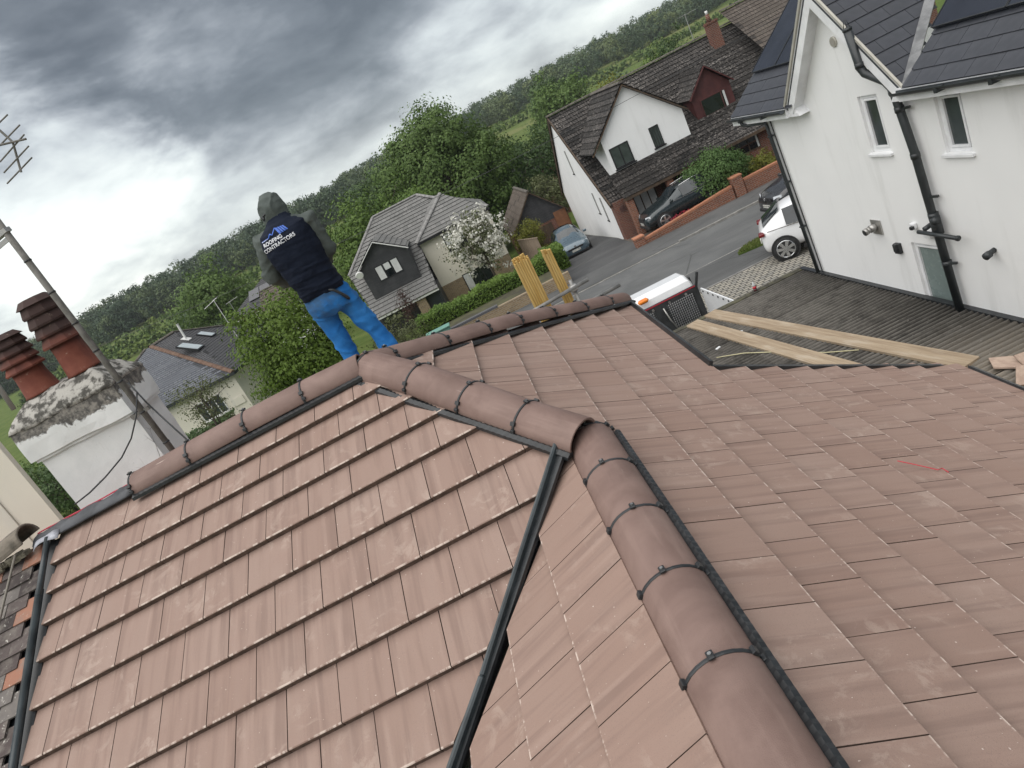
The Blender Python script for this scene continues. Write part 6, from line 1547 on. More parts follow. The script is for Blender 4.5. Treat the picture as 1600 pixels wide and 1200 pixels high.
def carpaint(name, c): return mat_plain(name, c, 0.28, 0.25, None, 0.8, 0.2)
P_BLUE = carpaint('paint_blue_grey', (0.085, 0.125, 0.155)); P_DARK = carpaint('paint_dark_green_grey', (0.020, 0.030, 0.034)); P_BLACK = carpaint('paint_near_black', (0.030, 0.031, 0.034)); P_WHITE = mat_plain('paint_white', (0.80, 0.81, 0.82), 0.25, 0.0, None, 0.8, 0.2)
def stations(L, W, H, hood=0.92, cowl=0.98, sh=0.95, cab0=0.22, rf=0.08, rr=-0.36, tail=-0.5, boot=0.98, clear=0.2, nose=0.62):
    h = W / 2
    return [
        (L * 0.50, clear + 0.06, 0.45, nose, nose + 0.03, nose + 0.04, h * 0.72, h * 0.70, h * 0.55),
        (L * 0.475, clear, 0.48, nose + 0.10, nose + 0.16, nose + 0.18, h * 0.90, h * 0.88, h * 0.70),
        (L * 0.40, clear, 0.55, hood - 0.10, hood - 0.02, hood + 0.02, h * 0.985, h * 0.95, h * 0.78),
        (L * cab0, clear, 0.58, cowl - 0.06, cowl, cowl + 0.05, h, h * 0.965, h * 0.80),
        (L * rf, clear, 0.58, sh, H - 0.10, H - 0.03, h, h * 0.965, h * 0.66),
        (L * (rf + rr) / 2, clear, 0.58, sh + 0.01, H - 0.06, H, h, h * 0.965, h * 0.67),
        (L * rr, clear, 0.58, sh + 0.03, H - 0.11, H - 0.05, h, h * 0.95, h * 0.62),
        (L * (tail + 0.035), clear + 0.02, 0.60, boot - 0.02, boot + 0.05, boot + 0.07, h * 0.96, h * 0.90, h * 0.70),
        (L * tail, clear + 0.10, 0.60, boot - 0.14, boot - 0.08, boot - 0.06, h * 0.86, h * 0.82, h * 0.66)]
fr = dict(lx=0.10, lz=0.66, tz=0.92, gx=0.02, gz=0.62, gw=0.9, gh=0.10, pz=0.50)
car('hatchback_car', 'blue-grey hatchback parked nose-out on the tarmac driveway', (6.05, 35.1, zg(35.1) + 0.05), -math.pi / 2 - 0.04, 4.26, 1.81, 1.55, P_BLUE, stations(4.26, 1.81, 1.55, 0.95, 1.02, 0.98, 0.24, 0.05, -0.34), (1.33, -1.40), 0.34, fr, (3, 7), 'CN21 VFD', badge=0.72)
car('suv_car', 'dark green-black estate car with silver rails parked behind the brick wall', (11.05, 28.75, zg(28.5) + 0.16), math.pi + 0.02, 4.45, 1.83, 1.60, P_DARK, stations(4.45, 1.83, 1.60, 1.0, 1.06, 1.02, 0.22, 0.05, -0.34), (1.36, -1.28), 0.36, dict(fr, lz=0.70, gz=0.62, gw=0.75, gh=0.36), (3, 7), 'KR17 UYB', rails=True)
car('crossover_car', 'black car parked on the road, only its front showing past the white house', (13.75, 21.1, zg(21.1) + 0.03), math.pi + 0.05, 4.3, 1.80, 1.62, P_BLACK, stations(4.3, 1.80, 1.62, 1.02, 1.08, 1.02, 0.23, 0.06, -0.34), (1.33, -1.30), 0.35, dict(fr, lz=0.72, gz=0.76, gw=0.85, gh=0.16), (3, 7), 'WK69 HBE', badge=0.78)
car('white_car', 'white rounded electric car on the block paving, tail end showing', (11.29, 15.67, zg(15.7) + 0.06), -0.42, 4.75, 1.92, 1.62, P_WHITE, stations(4.75, 1.92, 1.62, 0.93, 1.00, 1.00, 0.26, 0.04, -0.30, -0.468, 1.06), (1.45, -1.60), 0.36, dict(fr, tz=0.98), (3, 7), None, spoke=7)

# ---------------------------------------------------------------- tipper truck on the drive, seen from behind over our eave
tk = thing('tipper_truck', 'white tipper truck with black mesh headboard and orange beacon below the roof edge', 'truck', (4.25, 11.0, zg(11)))
gz = zg(11) + 0.06
def tb(a, b): return MB().span(a, b)
M_HB = mat_noise('headboard_black', (0.020, 0.022, 0.023), (0.04, 0.043, 0.045), 5, 0.6)
cab = MB(); hw = 0.98
prof = [(10.98, 0.45), (10.98, 1.9), (11.05, 2.16), (11.3, 2.24), (11.75, 2.22), (12.15, 2.02), (12.85, 1.28), (13.6, 1.08), (13.72, 0.8), (13.72, 0.4)]
rings = []
for s, k in ((-1.0, 0.0), (-0.93, 0.10), (0.93, 0.10), (1.0, 0.0)):
    rings.append([Vector((4.25 + s * hw, y + (0.06 if abs(s) == 1 and 11 < y < 12.2 else 0), gz + z - (0.10 if abs(s) == 1 and z > 1.85 else 0))) for y, z in prof])
cab.loft(rings); cb = cab.build('cab', P_WHITE, tk, bevel=0.03, smooth=False)
tb((4.25 - 0.85, 12.2, gz + 1.35), (4.25 + 0.85, 12.72, gz + 1.98)); MB().add([(4.25 - 0.84, 12.17, gz + 2.03), (4.25 + 0.84, 12.17, gz + 2.03), (4.25 + 0.88, 12.86, gz + 1.32), (4.25 - 0.88, 12.86, gz + 1.32)], [(0, 1, 2, 3)]).build('windscreen', M_CARGLASS, cb)
for s in (-1, 1):
    MB().span((4.25 + s * 1.0, 11.35, gz + 1.3), (4.25 + s * 1.01, 12.1, gz + 1.9)).build('side_window', M_CARGLASS, cb)
    m = MB(); m.prism([(4.25 + s * 1.02, 12.05, gz + 1.35), (4.25 + s * 1.26, 12.0, gz + 1.36), (4.25 + s * 1.24, 12.0, gz + 1.90), (4.25 + s * 1.08, 12.05, gz + 1.86)], (0, 0.10, 0)); m.build('mirror', M_HB, cb, bevel=0.02)
# headboard with mesh windows
hb = MB(); y0_, y1_ = 10.72, 10.78; xl, xr = 4.25 - 0.98, 4.25 + 0.98
hb.span((xl, y0_, gz + 0.7), (xr, y1_, gz + 1.22)); hb.span((xl, y0_, gz + 1.92), (xr, y1_, gz + 2.06))
for x0_, x1_ in ((xl, xl + 0.14), (4.25 - 0.16, 4.25 + 0.16), (xr - 0.14, xr)): hb.span((x0_, y0_, gz + 1.22), (x1_, y1_, gz + 1.92))
hbo = hb.build('headboard', M_HB, tk)
me_ = MB()
for k in range(14):
    for sx in (-1, 1):
        x = 4.25 + sx * (0.18 + k * 0.05); 
        if abs(x - 4.25) < 0.84: me_.span((x - 0.008, y0_ + 0.015, gz + 1.22), (x + 0.008, y1_ - 0.02, gz + 1.92))
for k in range(13):
    z = gz + 1.25 + k * 0.055
    for sx in (-1, 1): me_.span((4.25 + sx * 0.16, y0_ + 0.02, z), (4.25 + sx * 0.84, y1_ - 0.025, z + 0.014))
me_.build('mesh_guard', M_HB, hbo)
MB().span((xl + 0.02, y0_ - 0.012, gz + 2.03), (xr - 0.02, y0_ - 0.002, gz + 2.055)).build('red_stripe', mat_plain('red_stripe', (0.42, 0.03, 0.05), 0.5), hbo)
for k in range(4): MB().tube([(3.65 + k * 0.42, y0_ - 0.004, gz + 1.96), (3.65 + k * 0.42, y0_ - 0.03, gz + 1.96)], 0.03, 10).build('bolt', M_STEEL, hbo)
MB().tube([(4.30, y0_ - 0.03, gz + 1.90), (4.36, y0_ - 0.05, gz + 1.55), (4.46, y0_ - 0.05, gz + 1.25)], 0.018, 8).build('grab_handle', M_STEEL, hbo, smooth=True)
MB().bar((xr - 0.04, y0_, gz + 2.0), (xr + 0.10, y0_ - 0.02, gz + 2.33), 0.05, 0.06).build('headboard_horn', M_HB, hbo)
bc = MB(); bc.tube([(3.62, 11.02, gz + 2.24), (3.62, 11.02, gz + 2.34)], [0.12, 0.11], 16); bc = MB().box((3.98, 10.92, gz + 2.20), (0.26, 0.13, 0.11)).build('beacon', mat_plain('beacon_orange', (0.80, 0.22, 0.01), 0.2), tk, bevel=0.04)
# drop sides, bed, wheels
m = MB(); m.prism([(xr + 0.06, y0_ - 0.05, gz + 1.95), (xr + 0.35, 8.9, gz + 1.72), (xr + 0.35, 8.9, gz + 0.75), (xr + 0.06, y0_ - 0.05, gz + 0.75)], (-0.035, 0, 0)); sd = m.build('drop_side', P_WHITE, tk)
for k in range(9): MB().box(tuple(Vector((xr + 0.055, y0_ - 0.05, gz + 1.90)).lerp(Vector((xr + 0.345, 8.9, gz + 1.67)), (k + 0.5) / 9) + Vector((-0.035, 0, 0))), (0.02, 0.035, 0.035)).build('rivet', M_HB, sd)
m = MB(); m.span((xl - 0.1, 7.9, gz + 0.75), (xl - 0.06, y0_ - 0.05, gz + 1.15)); m.build('drop_side', P_WHITE, tk)
MB().span((xl - 0.06, 7.9, gz + 0.7), (xr + 0.06, y0_ - 0.03, gz + 0.76)).build('load_bed', M_HB, tk)
for x in (xl + 0.05, xr - 0.05):
    for y in (12.9, 9.2): MB().tube([(x - 0.11, y, gz + 0.35), (x + 0.11, y, gz + 0.35)], 0.35, 20).build('wheel', M_TYRE, tk, smooth=False, bevel=0.02)

# overhead telephone wire crossing in front of the gabled house
ow = MB(); ow.tube([Vector((-26.0, 29.5, 1.4)).lerp(Vector((30.0, 28.0, 0.4)), k / 16) + Vector((0, 0, -6.0 * (k / 16) * (1 - k / 16))) for k in range(17)], 0.010, 4)
single(ow, 'overhead_wire', M_BLACK, 'thin dark overhead wire slung across the street before the white gable', 'wire', (2.0, 28.8, -0.6))

# ================================================================== neighbour's old roof, chimney, aerials
OFFN = -0.045
nb = thing('old_tile_roof', 'old weathered plain-tile roof with lichen at the far left edge', 'roof', (-3.2, -0.6, -0.4))
def mat_plain_tile():
    t = NT('old_plain_tile'); oc = t.tc(); oi = t.new('ShaderNodeObjectInfo'); rnd = oi.outputs['Random']
    r = t.new('ShaderNodeValToRGB'); t.l.new(rnd, r.inputs[0]); e = r.color_ramp; e.interpolation = 'CONSTANT'
    e.elements[0].color = (0.055, 0.044, 0.042, 1); e.elements[1].color = (0.31, 0.15, 0.10, 1); e.elements[1].position = 0.86
    for p_, c in ((0.22, (0.10, 0.08, 0.075, 1)), (0.45, (0.15, 0.135, 0.125, 1)), (0.62, (0.075, 0.058, 0.055, 1)), (0.76, (0.20, 0.12, 0.10, 1))): q = e.elements.new(p_); q.color = c
    off = t.new('ShaderNodeCombineXYZ'); t.l.new(t.math('MULTIPLY', rnd, 60), off.inputs[0]); v = t.mapping(oc, (1, 1, 1), off.outputs[0])
    c = t.mix(t.rng(t.noise(v, 9, 5, 0.7), 0.45, 0.68, 0, 0.6), r.outputs[0], (0.21, 0.19, 0.165))
    c = t.mix(t.rng(t.noise(v, 26, 5, 0.75, 0.5), 0.60, 0.68, 0, 0.9), c, (0.52, 0.50, 0.45))
    c = t.mix(t.rng(t.noise(v, 14, 4, 0.7), 0.60, 0.75, 0, 0.7), c, (0.035, 0.03, 0.024))
    t.base(c); t.rough(0.95); t.bump(t.noise(v, 70, 5, 0.7), 0.6, 0.004); return t.m
M_OLD = mat_plain_tile()
old_deck = MB().prism([PA(-6.0, 0.0) + NA * (OFFN - 0.05), PA(-2.57, 0.0) + NA * (OFFN - 0.05), PA(-2.57, 4.3) + NA * (OFFN - 0.05), PA(-6.0, 4.3) + NA * (OFFN - 0.05)], -NA * 0.04).build('roof_deck', M_FELT, nb)
bm_ = MB().prism([(-0.082, 0, 0), (0.082, 0, 0), (0.082, 0.16, -0.014), (-0.082, 0.16, -0.014)], (0, 0, -0.014)); pme = bm_.mesh('plain_tile'); pme.materials.append(M_OLD)
XA = Matrix((AX, -DN, NA)).transposed().to_4x4(); rest_o = MB()
for i in range(36):
    s = 0.20 + 0.105 * i
    for j in range(20):
        x = -2.655 - 0.166 * (j + (0.5 if i % 2 else 0))
        X = XA.copy(); X.translation = PA(x, s) + NA * (OFFN + random.uniform(-0.004, 0.005)); X = X @ Matrix.Rotation(random.uniform(-0.02, 0.02), 4, 'Z') @ Matrix.Rotation(random.uniform(-0.02, 0.02), 4, 'Y')
        if x > -3.35 and s < 2.2 or j < 2:
            o = bpy.data.objects.new('plain_tile', pme); COL.objects.link(o); o.parent = old_deck; o.matrix_local = Matrix.Translation(-ORG[nb]) @ X
        else: rest_o.add([X @ v.co for v in pme.vertices], [tuple(p_.vertices) for p_ in pme.polygons])
o = rest_o.build('plain_tile_field', M_OLD, old_deck); o['kind'] = 'stuff'
M_OLDR = mat_noise('old_ridge', (0.075, 0.066, 0.052), (0.21, 0.18, 0.145), 9, 0.95, 0.7, 60, contrast=(0.3, 0.6))
def old_ridge(a, b):
    a, b = Vector(a), Vector(b); d, side, up = frame(a, b); r = 0.115
    rings = [arc(q - up * r * 0.86, side, up, r, 12) + arc(q - up * r * 0.86, side, up, r - 0.02, 12)[::-1] for q in (a, a.lerp(b, 0.5), b)]
    return MB().loft(rings).build('old_ridge_tile', M_OLDR, nb, smooth=False, bevel=0.005)
old_ridge((-3.12, 0.0, -0.055), (-2.655, 0.0, 0.040)); old_ridge((-3.60, 0.0, -0.10), (-3.13, 0.0, -0.06)); old_ridge((-4.1, 0, -0.12), (-3.61, 0, -0.10))
m = MB(); rg = random.Random(3)
for k in range(60): m.box(PA(-2.68 - k * 0.018, 0.11 + rg.uniform(-.015, .015)) + NA * (0.0 + rg.uniform(-0.02, 0.012)), (0.05, 0.045, 0.03), rz=rg.uniform(0, 3))
m.build('ridge_mortar', mat_noise('old_mortar', (0.09, 0.08, 0.06), (0.22, 0.20, 0.15), 30, 0.95, 0.5, 90), nb)
MB().tube([PA(-2.72, 0.12) + NA * 0.04, PA(-2.80, 0.5) + NA * 0.0, PA(-2.84, 1.2) + NA * -0.01, PA(-2.92, 2.6) - NA * 0.0], 0.008, 6).build('loose_cable', mat_plain('cable_grey', (0.20, 0.18, 0.15), 0.7), nb, smooth=True)
MB().prism([(-6, 0.02, -0.35), (-2.57, 0.02, -0.25), (-2.57, 2.6, -1.6), (-6, 2.6, -1.7)], (0, 0, -0.08)).build('back_slope', M_TILEFAR, nb)
MB().span((-6, -3.5, -6.6), (-2.6, 2.4, -1.9)).build('wall', M_RENDER_C, nb)
# white rendered dormer wall behind the old ridge
wdn = thing('white_dormer', 'smooth off-white wall rising behind the old ridge at the left edge', 'dormer', (-4.2, 1.2, -0.9))
MB().span((-5.6, 1.2, -1.4), (-3.30, 1.255, 1.2)).build('wall', M_CREAM, wdn)
MB().span((-3.62, 1.188, -1.4), (-3.614, 1.199, 1.2)).build('panel_joint', mat_plain('joint_grey', (0.45, 0.42, 0.37), 0.8), wdn)

# chimney stack
def mat_stack():
    t = NT('painted_stack'); oc = t.tc()
    c = t.mix(t.rng(t.noise(oc, 3, 5, 0.6), 0.35, 0.65), (0.70, 0.71, 0.70), (0.78, 0.785, 0.775))
    sp = t.new('ShaderNodeSeparateXYZ'); t.l.new(oc, sp.inputs[0])
    # peeled, sooty render band under the flaunching
    band = t.rng(t.math('ADD', sp.outputs[2], t.math('MULTIPLY', t.math('SUBTRACT', t.noise(oc, 5.5, 7, 0.62, 0.3), 0.5), 0.5)), 0.835, 0.865, 0, 0.95)
    c = t.mix(band, c, t.mix(t.rng(t.noise(oc, 22, 6, 0.7), 0.4, 0.65), (0.055, 0.05, 0.045), (0.26, 0.24, 0.21)))
    vo = t.new('ShaderNodeTexVoronoi', feature='DISTANCE_TO_EDGE'); t.l.new(oc, vo.inputs['Vector']); vo.inputs['Scale'].default_value = 4.2
    nz = t.noise(oc, 2.0, 3); crack = t.math('MULTIPLY', t.rng(vo.outputs['Distance'], 0.0, 0.016, 1, 0), t.rng(nz, 0.50, 0.58))
    c = t.mix(t.math('MULTIPLY', crack, 0.7), c, (0.14, 0.13, 0.12))
    c = t.mix(t.rng(t.noise(oc, 38, 4, 0.7), 0.68, 0.74, 0, 0.8), c, (0.10, 0.09, 0.08))
    c = t.mix(t.rng(t.noise(t.mapping(oc, (9, 9, 1.5)), 1.0, 5, 0.7), 0.58, 0.74, 0, 0.35), c, (0.36, 0.34, 0.31))
    t.base(c); t.rough(0.85); t.bump(t.math('SUBTRACT', t.math('MULTIPLY', t.noise(oc, 30, 4), 0.35), t.math('MULTIPLY', t.math('ADD', band, crack), 0.9)), 0.45, 0.010); return t.m
M_STACK = mat_stack()
M_FLAUNCH = mat_noise('flaunching', (0.085, 0.08, 0.07), (0.48, 0.46, 0.42), 16, 0.95, 0.9, 40, contrast=(0.40, 0.58), bdist=0.012)
ck = thing('chimney_stack', 'peeling white-painted chimney stack with sooty mortar top', 'chimney', (-2.27, 0.85, -0.4))
cx0, cx1, cy0, cy1 = -2.66, -1.86, 0.60, 1.08
def rough_block(x0, x1, y0, y1, z0, z1, amp, seed, n=10):
    m = MB(); rings = []; P = []
    for k in range(n): P.append((x0 + (x1 - x0) * k / n, y0))
    for k in range(n // 2): P.append((x1, y0 + (y1 - y0) * k / (n // 2)))
    for k in range(n): P.append((x1 - (x1 - x0) * k / n, y1))
    for k in range(n // 2): P.append((x0, y1 - (y1 - y0) * k / (n // 2)))
    cx_, cy_ = (x0 + x1) / 2, (y0 + y1) / 2; nz_ = max(2, int((z1 - z0) / 0.06))
    for i in range(nz_ + 1):
        z = z0 + (z1 - z0) * i / nz_; r = []
        for (x, y) in P:
            d = mnoise.noise(Vector((x * 6 + seed, y * 6, z * 6))) * amp; q = Vector((x - cx_, y - cy_, 0)); q2 = q.normalized() * d
            r.append(Vector((x + q2.x, y + q2.y, z + mnoise.noise(Vector((x * 5, y * 5, seed + z))) * amp * 0.8)))
        rings.append(r)
    return m.loft(rings)
rough_block(cx0, cx1, cy0, cy1, -0.75, 0.29, 0.006, 1).build('shaft', M_STACK, ck)
rough_block(cx0 - 0.02, cx1 + 0.02, cy0 - 0.02, cy1 + 0.02, 0.29, 0.315, 0.010, 5).build('string_course', M_STACK, ck)
rough_block(cx0 - 0.045, cx1 + 0.03, cy0 - 0.04, cy1 + 0.035, 0.315, 0.56, 0.014, 2).build('head', M_STACK, ck)
m = MB(); rings = []
for z, ins in ((0.553, 0.0), (0.585, 0.008), (0.63, 0.05), (0.675, 0.10), (0.715, 0.15), (0.735, 0.21)):
    r = []; x0, x1, y0, y1 = cx0 - 0.05 + ins, cx1 + 0.035 - ins, cy0 - 0.045 + ins, cy1 + 0.04 - ins * 0.9; n = 12
    P = [(x0 + (x1 - x0) * k / n, y0) for k in range(n)] + [(x1, y0 + (y1 - y0) * k / 6) for k in range(6)] + [(x1 - (x1 - x0) * k / n, y1) for k in range(n)] + [(x0, y1 - (y1 - y0) * k / 6) for k in range(6)]
    for (x, y) in P: r.append(Vector((x + 0.012 * mnoise.noise(Vector((x * 9, y * 9, z * 9))), y + 0.012 * mnoise.noise(Vector((x * 9, z * 9, y * 9))), z + 0.018 * mnoise.noise(Vector((x * 7, y * 7, 4.0))))))
    rings.append(r)
m.loft(rings).build('flaunching', M_FLAUNCH, ck, smooth=True)
def mat_pot():
    t = NT('clay_pot'); oc = t.tc()
    c = t.mix(t.rng(t.noise(oc, 6, 5, 0.6), 0.35, 0.65), (0.165, 0.046, 0.030), (0.225, 0.072, 0.046))
    sp = t.new('ShaderNodeSeparateXYZ'); t.l.new(oc, sp.inputs[0])
    soot = t.math('MULTIPLY', t.rng(t.math('ADD', sp.outputs[2], t.math('MULTIPLY', t.noise(oc, 9, 4), 0.25)), 0.30, 0.52), 0.9)
    c = t.mix(soot, c, (0.036, 0.025, 0.023))
    c = t.mix(t.rng(t.noise(oc, 24, 5, 0.7), 0.62, 0.72, 0, 0.6), c, (0.36, 0.28, 0.22))
    c = t.mix(t.rng(t.noise(t.mapping(oc, (14, 14, 1.5)), 1.0, 4), 0.6, 0.72, 0, 0.5), c, (0.07, 0.03, 0.025))
    t.base(c); t.rough(0.85); t.bump(t.noise(oc, 60, 4), 0.3, 0.004); return t.m
M_POT = mat_pot()
def pot(x, y, z, h, label, scale=1.0, rz=0.3):
    t = thing('chimney_pot', label, 'chimney pot', (x, y, z), rz, 'clay pots on the chimney stack')
    n = 8; P = [(0.0, 0.135), (0.03, 0.128), (0.30, 0.112), (0.40, 0.112)]
    def oct_(r, zz, nn=8): return [Vector((r * math.cos(2 * math.pi * (k + 0.5) / nn), r * math.sin(2 * math.pi * (k + 0.5) / nn), zz)) for k in range(nn)]
    m = MB(); m.loft([oct_(r * scale, zz * h, 20) for zz, r in P]); m.build('shaft', M_POT, t, local=True, smooth=True)
    zz = 0.40
    for k in range(4):
        r0_, r1_ = 0.112 - 0.0 * k, 0.150 - 0.004 * k
        m = MB(); m.loft([oct_(r1_ * scale, (zz) * h), oct_((r1_ + 0.004) * scale, (zz + 0.025) * h), oct_((r0_ + 0.006) * scale, (zz + 0.135) * h), oct_((r0_ - 0.02) * scale, (zz + 0.135) * h), oct_((r1_ - 0.03) * scale, (zz + 0.01) * h)]); m.build('louvre_ring', M_POT, t, local=True); zz += 0.13
    m = MB(); m.loft([oct_(0.145 * scale, zz * h), oct_(0.10 * scale, h), oct_(0.075 * scale, h), oct_(0.09 * scale, zz * h)]); m.build('cap', M_POT, t, local=True)
pot(-2.085, 0.84, 0.725, 0.63, 'taller red clay louvred pot beside the aerial pole', 1.0)
pot(-2.455, 0.84, 0.725, 0.50, 'shorter red clay louvred pot at the left image edge', 1.0, 0.5)
# aerial pole strapped to the stack, bracket, cables
M_POLE = mat_noise('weathered_pole', (0.12, 0.115, 0.10), (0.21, 0.20, 0.185), 12, 0.7, 0.3, 60)
ap = thing('aerial_pole', 'tall grey aerial pole with comb-like aerial strapped to the chimney', 'aerial', (-1.74, 0.54, -0.5))
pb = Vector((-1.735, 0.535, -0.5)); ptop = Vector((-1.80, 0.56, 2.35)); pdir = (ptop - pb).normalized()
MB().tube([pb, ptop], 0.0225, 12).build('pole', M_POLE, ap, smooth=True)
for z in (0.0, 0.28, 0.55, 0.82, 1.05, 1.3, 1.55):
    q = pb + pdir * ((z + 0.5) / pdir.z); MB().tube([q - pdir * 0.006, q + pdir * 0.006], 0.026, 12).build('pole_tape', M_BLACK, ap, smooth=True)
q = pb + pdir * 0.78
MB().bar(q + Vector((-0.10, 0.02, -0.01)), q + Vector((0.06, -0.0, 0.01)), 0.035, 0.03).bar(q + Vector((-0.09, 0.0, 0)), q + Vector((-0.09, 0.10, 0)), 0.03, 0.03).build('wall_bracket', M_POLE, ap)
q = pb + pdir * 2.28
MB().bar(q + Vector((-0.14, 0.04, -0.02)), q + Vector((0.03, -0.01, 0.0)), 0.05, 0.03).bar(q + Vector((-0.14, 0.02, -0.07)), q + Vector((0.0, 0.0, -0.05)), 0.012, 0.03).bar(q + Vector((-0.13, 0.0, 0.04)), q + Vector((0.0, 0.0, 0.03)), 0.012, 0.03).build('clamp', M_STEEL, ap)
# aerial: boom with cross elements near the top of the pole
def ap_at(px, py, y): 
    v = CD + CR * ((px - 800) / 1070.6) - CU * ((py - 600) / 1070.6); t = (y - CL.y) / v.y; return CL + v * t
m = MB(); m.tube([ap_at(-60, 150, 0.75), ap_at(20, 222, 0.62), ap_at(33, 269, 0.58)], 0.008, 8); m.tube([ap_at(-40, 236, 0.6), ap_at(41, 217, 0.6)], 0.007, 8)
m.build('boom', M_POLE, ap)
m = MB()
for (a, b, y) in (((12, 179), (-25, 215), 0.66), ((31, 195), (0, 227), 0.63), ((38, 210), (0, 253), 0.61), ((45, 228), (6, 270), 0.59), ((50, 246), (11, 287), 0.58)): m.tube([ap_at(*a, y), ap_at(*b, y)], 0.005, 6)
m.build('elements', M_POLE, ap)
m = MB(); m.tube([ap_at(214, 612, 0.5), ap_at(213, 650, 0.45), ap_at(205, 685, 0.42), ap_at(190, 715, 0.40), ap_at(165, 745, 0.30), ap_at(140, 770, 0.2), ap_at(117, 788, 0.10)], 0.006, 6); m.build('cable', M_BLACK, ap, smooth=True)
m = MB(); m.tube([ap_at(200, 598, 0.5), ap_at(230, 630, 0.5), ap_at(262, 660, 0.45), ap_at(291, 686, 0.2)], 0.006, 6); m.build('cable', M_BLACK, ap, smooth=True)
t_ = thing('stub_pole', 'short grey pole behind the shorter chimney pot', 'pole', (-3.0, 1.6, -0.9)); MB().tube([ap_at(22, 640, 1.7), ap_at(-12, 590, 1.7), ap_at(-40, 548, 1.7)], 0.022, 8).build('tube', M_GALV, t_, smooth=True)

# ================================================================== yellow battens on the scaffold beyond the far hip
M_BATTEN = mat_noise('yellow_batten', (0.46, 0.285, 0.075), (0.60, 0.42, 0.15), 4, 0.7, 0.2, 60, stretch=(10, 10, 0.6))
def bundle(name, label, x0, y, nx, ny, ztop, zbot, lean, seed):
    rg = random.Random(seed); t = thing(name, label, 'battens', (x0, y, zbot), 0, 'bundles of roof battens'); bw, bd = 0.024, 0.042
    for i in range(nx):
        for j in range(ny):
            zt = ztop + rg.uniform(-0.045, 0.03); x = x0 + i * (bw + 0.004); yy_ = y + j * (bd + 0.001)
            m = MB(); m.bar((x, yy_, zbot), (x + lean, yy_ + 0.02, zt), bw, bd, (0, 1, 0)); m.build('batten', M_BATTEN, t)
    q = Vector((x0 + (nx - 1) * bw / 2 + lean * 0.6, y + (ny - 1) * bd / 2, zbot + (ztop - zbot) * 0.62))
    m = MB(); hw_, hd = nx * bw / 2 + 0.012, ny * bd / 2 + 0.012
    m.tube([q + Vector((-hw_, -hd, 0)), q + Vector((hw_, -hd, 0.01)), q + Vector((hw_, hd, 0)), q + Vector((-hw_, hd, -0.01)), q + Vector((-hw_, -hd, 0))], 0.004, 5); m.build('strap', mat_plain('pale_strap', (0.6, 0.56, 0.42), 0.6), t)
bundle('batten_bundle', 'wider upright bundle of yellow roof battens behind the far ridge tiles', 1.345, 3.45, 7, 4, -0.49, -3.0, 0.0, 1)
bundle('batten_bundle', 'narrower upright bundle of yellow battens, right of the wider one', 1.70, 3.45, 4, 3, -0.55, -3.0, 0.0, 2)
# scaffold tubes, boards
sc = thing('scaffold', 'grey steel scaffold tubes just beyond the far hip', 'scaffold', (1.6, 3.4, -4.5))
M_SCAF = mat_noise('scaffold_steel', (0.22, 0.22, 0.215), (0.34, 0.335, 0.32), 10, 0.5, 0.2, 60, metal=0.4)
MB().tube([(0.2, 3.36, -1.16), (2.04, 3.36, -1.055)], 0.0242, 12).build('ledger', M_SCAF, sc, smooth=True)
MB().tube([(-3.2, 3.36, -1.30), (0.2, 3.40, -1.28)], 0.0242, 12).build('ledger', M_SCAF, sc, smooth=True)
for x in (-2.8, -0.6, 1.845): MB().tube([(x, 3.42, -6.2), (x, 3.42, -0.98 if x > 1 and x < 2 else -1.5)], 0.0242, 12).build('standard', M_SCAF, sc, smooth=True)
MB().box((1.845, 3.39, -1.075), (0.09, 0.09, 0.075)).build('coupler', M_GALV, sc, bevel=0.012)
MB().tube([(0.4, 3.62, -1.45), (2.4, 3.62, -1.36)], 0.0242, 12).build('ledger', M_SCAF, sc, smooth=True)
for k in range(4): MB().span((-3.2, 2.75 + k * 0.23, -3.04), (2.2, 2.75 + k * 0.23 + 0.222, -3.0)).build('scaffold_plank', M_BOARD, sc)

# ================================================================== the roofer
def ering(c, rx, ry, n=28, tilt=Matrix.Identity(3)): return [Vector(c) + tilt @ Vector((rx * math.cos(2 * math.pi * k / n), ry * math.sin(2 * math.pi * k / n), 0)) for k in range(n)]
def remesh(mbs, voxel=0.012, smooth=6, name='tmp'):
    m = MB()
    for q in mbs: m.add(q.v, q.f)
    me = m.mesh(name); o = bpy.data.objects.new(name, me); COL.objects.link(o)
    r = o.modifiers.new('r', 'REMESH'); r.mode = 'VOXEL'; r.voxel_size = voxel
    if smooth: s = o.modifiers.new('s', 'SMOOTH'); s.factor = 0.5; s.iterations = smooth
    dg = bpy.context.evaluated_depsgraph_get(); out = bpy.data.meshes.new_from_object(o.evaluated_get(dg)); bpy.data.objects.remove(o); return out
def wrinkle(me, fn):
    me.update(); nr = [v.normal.copy() for v in me.vertices]
    for v, n in zip(me.vertices, nr): v.co += n * fn(v.co)
    me.update(); me.polygons.foreach_set('use_smooth', [True] * len(me.polygons))
PB_ = Vector((-0.2, 1.02, -0.52))
def limb(pts, rad, n=20, flat=1.0):
    m = MB(); m.tube(pts, rad, n); return m
def attach(me, name, mat, par):
    for v in me.vertices: v.co -= PB_
    me.materials.clear(); me.materials.append(mat); me.name = name
    o = bpy.data.objects.new(name, me); COL.objects.link(o)
    if par is None: o.location = PB_
    else: o.parent = par
    ORG[o] = PB_.copy(); return o
M_SKIN = mat_noise('skin', (0.42, 0.25, 0.18), (0.50, 0.31, 0.23), 10, 0.6)
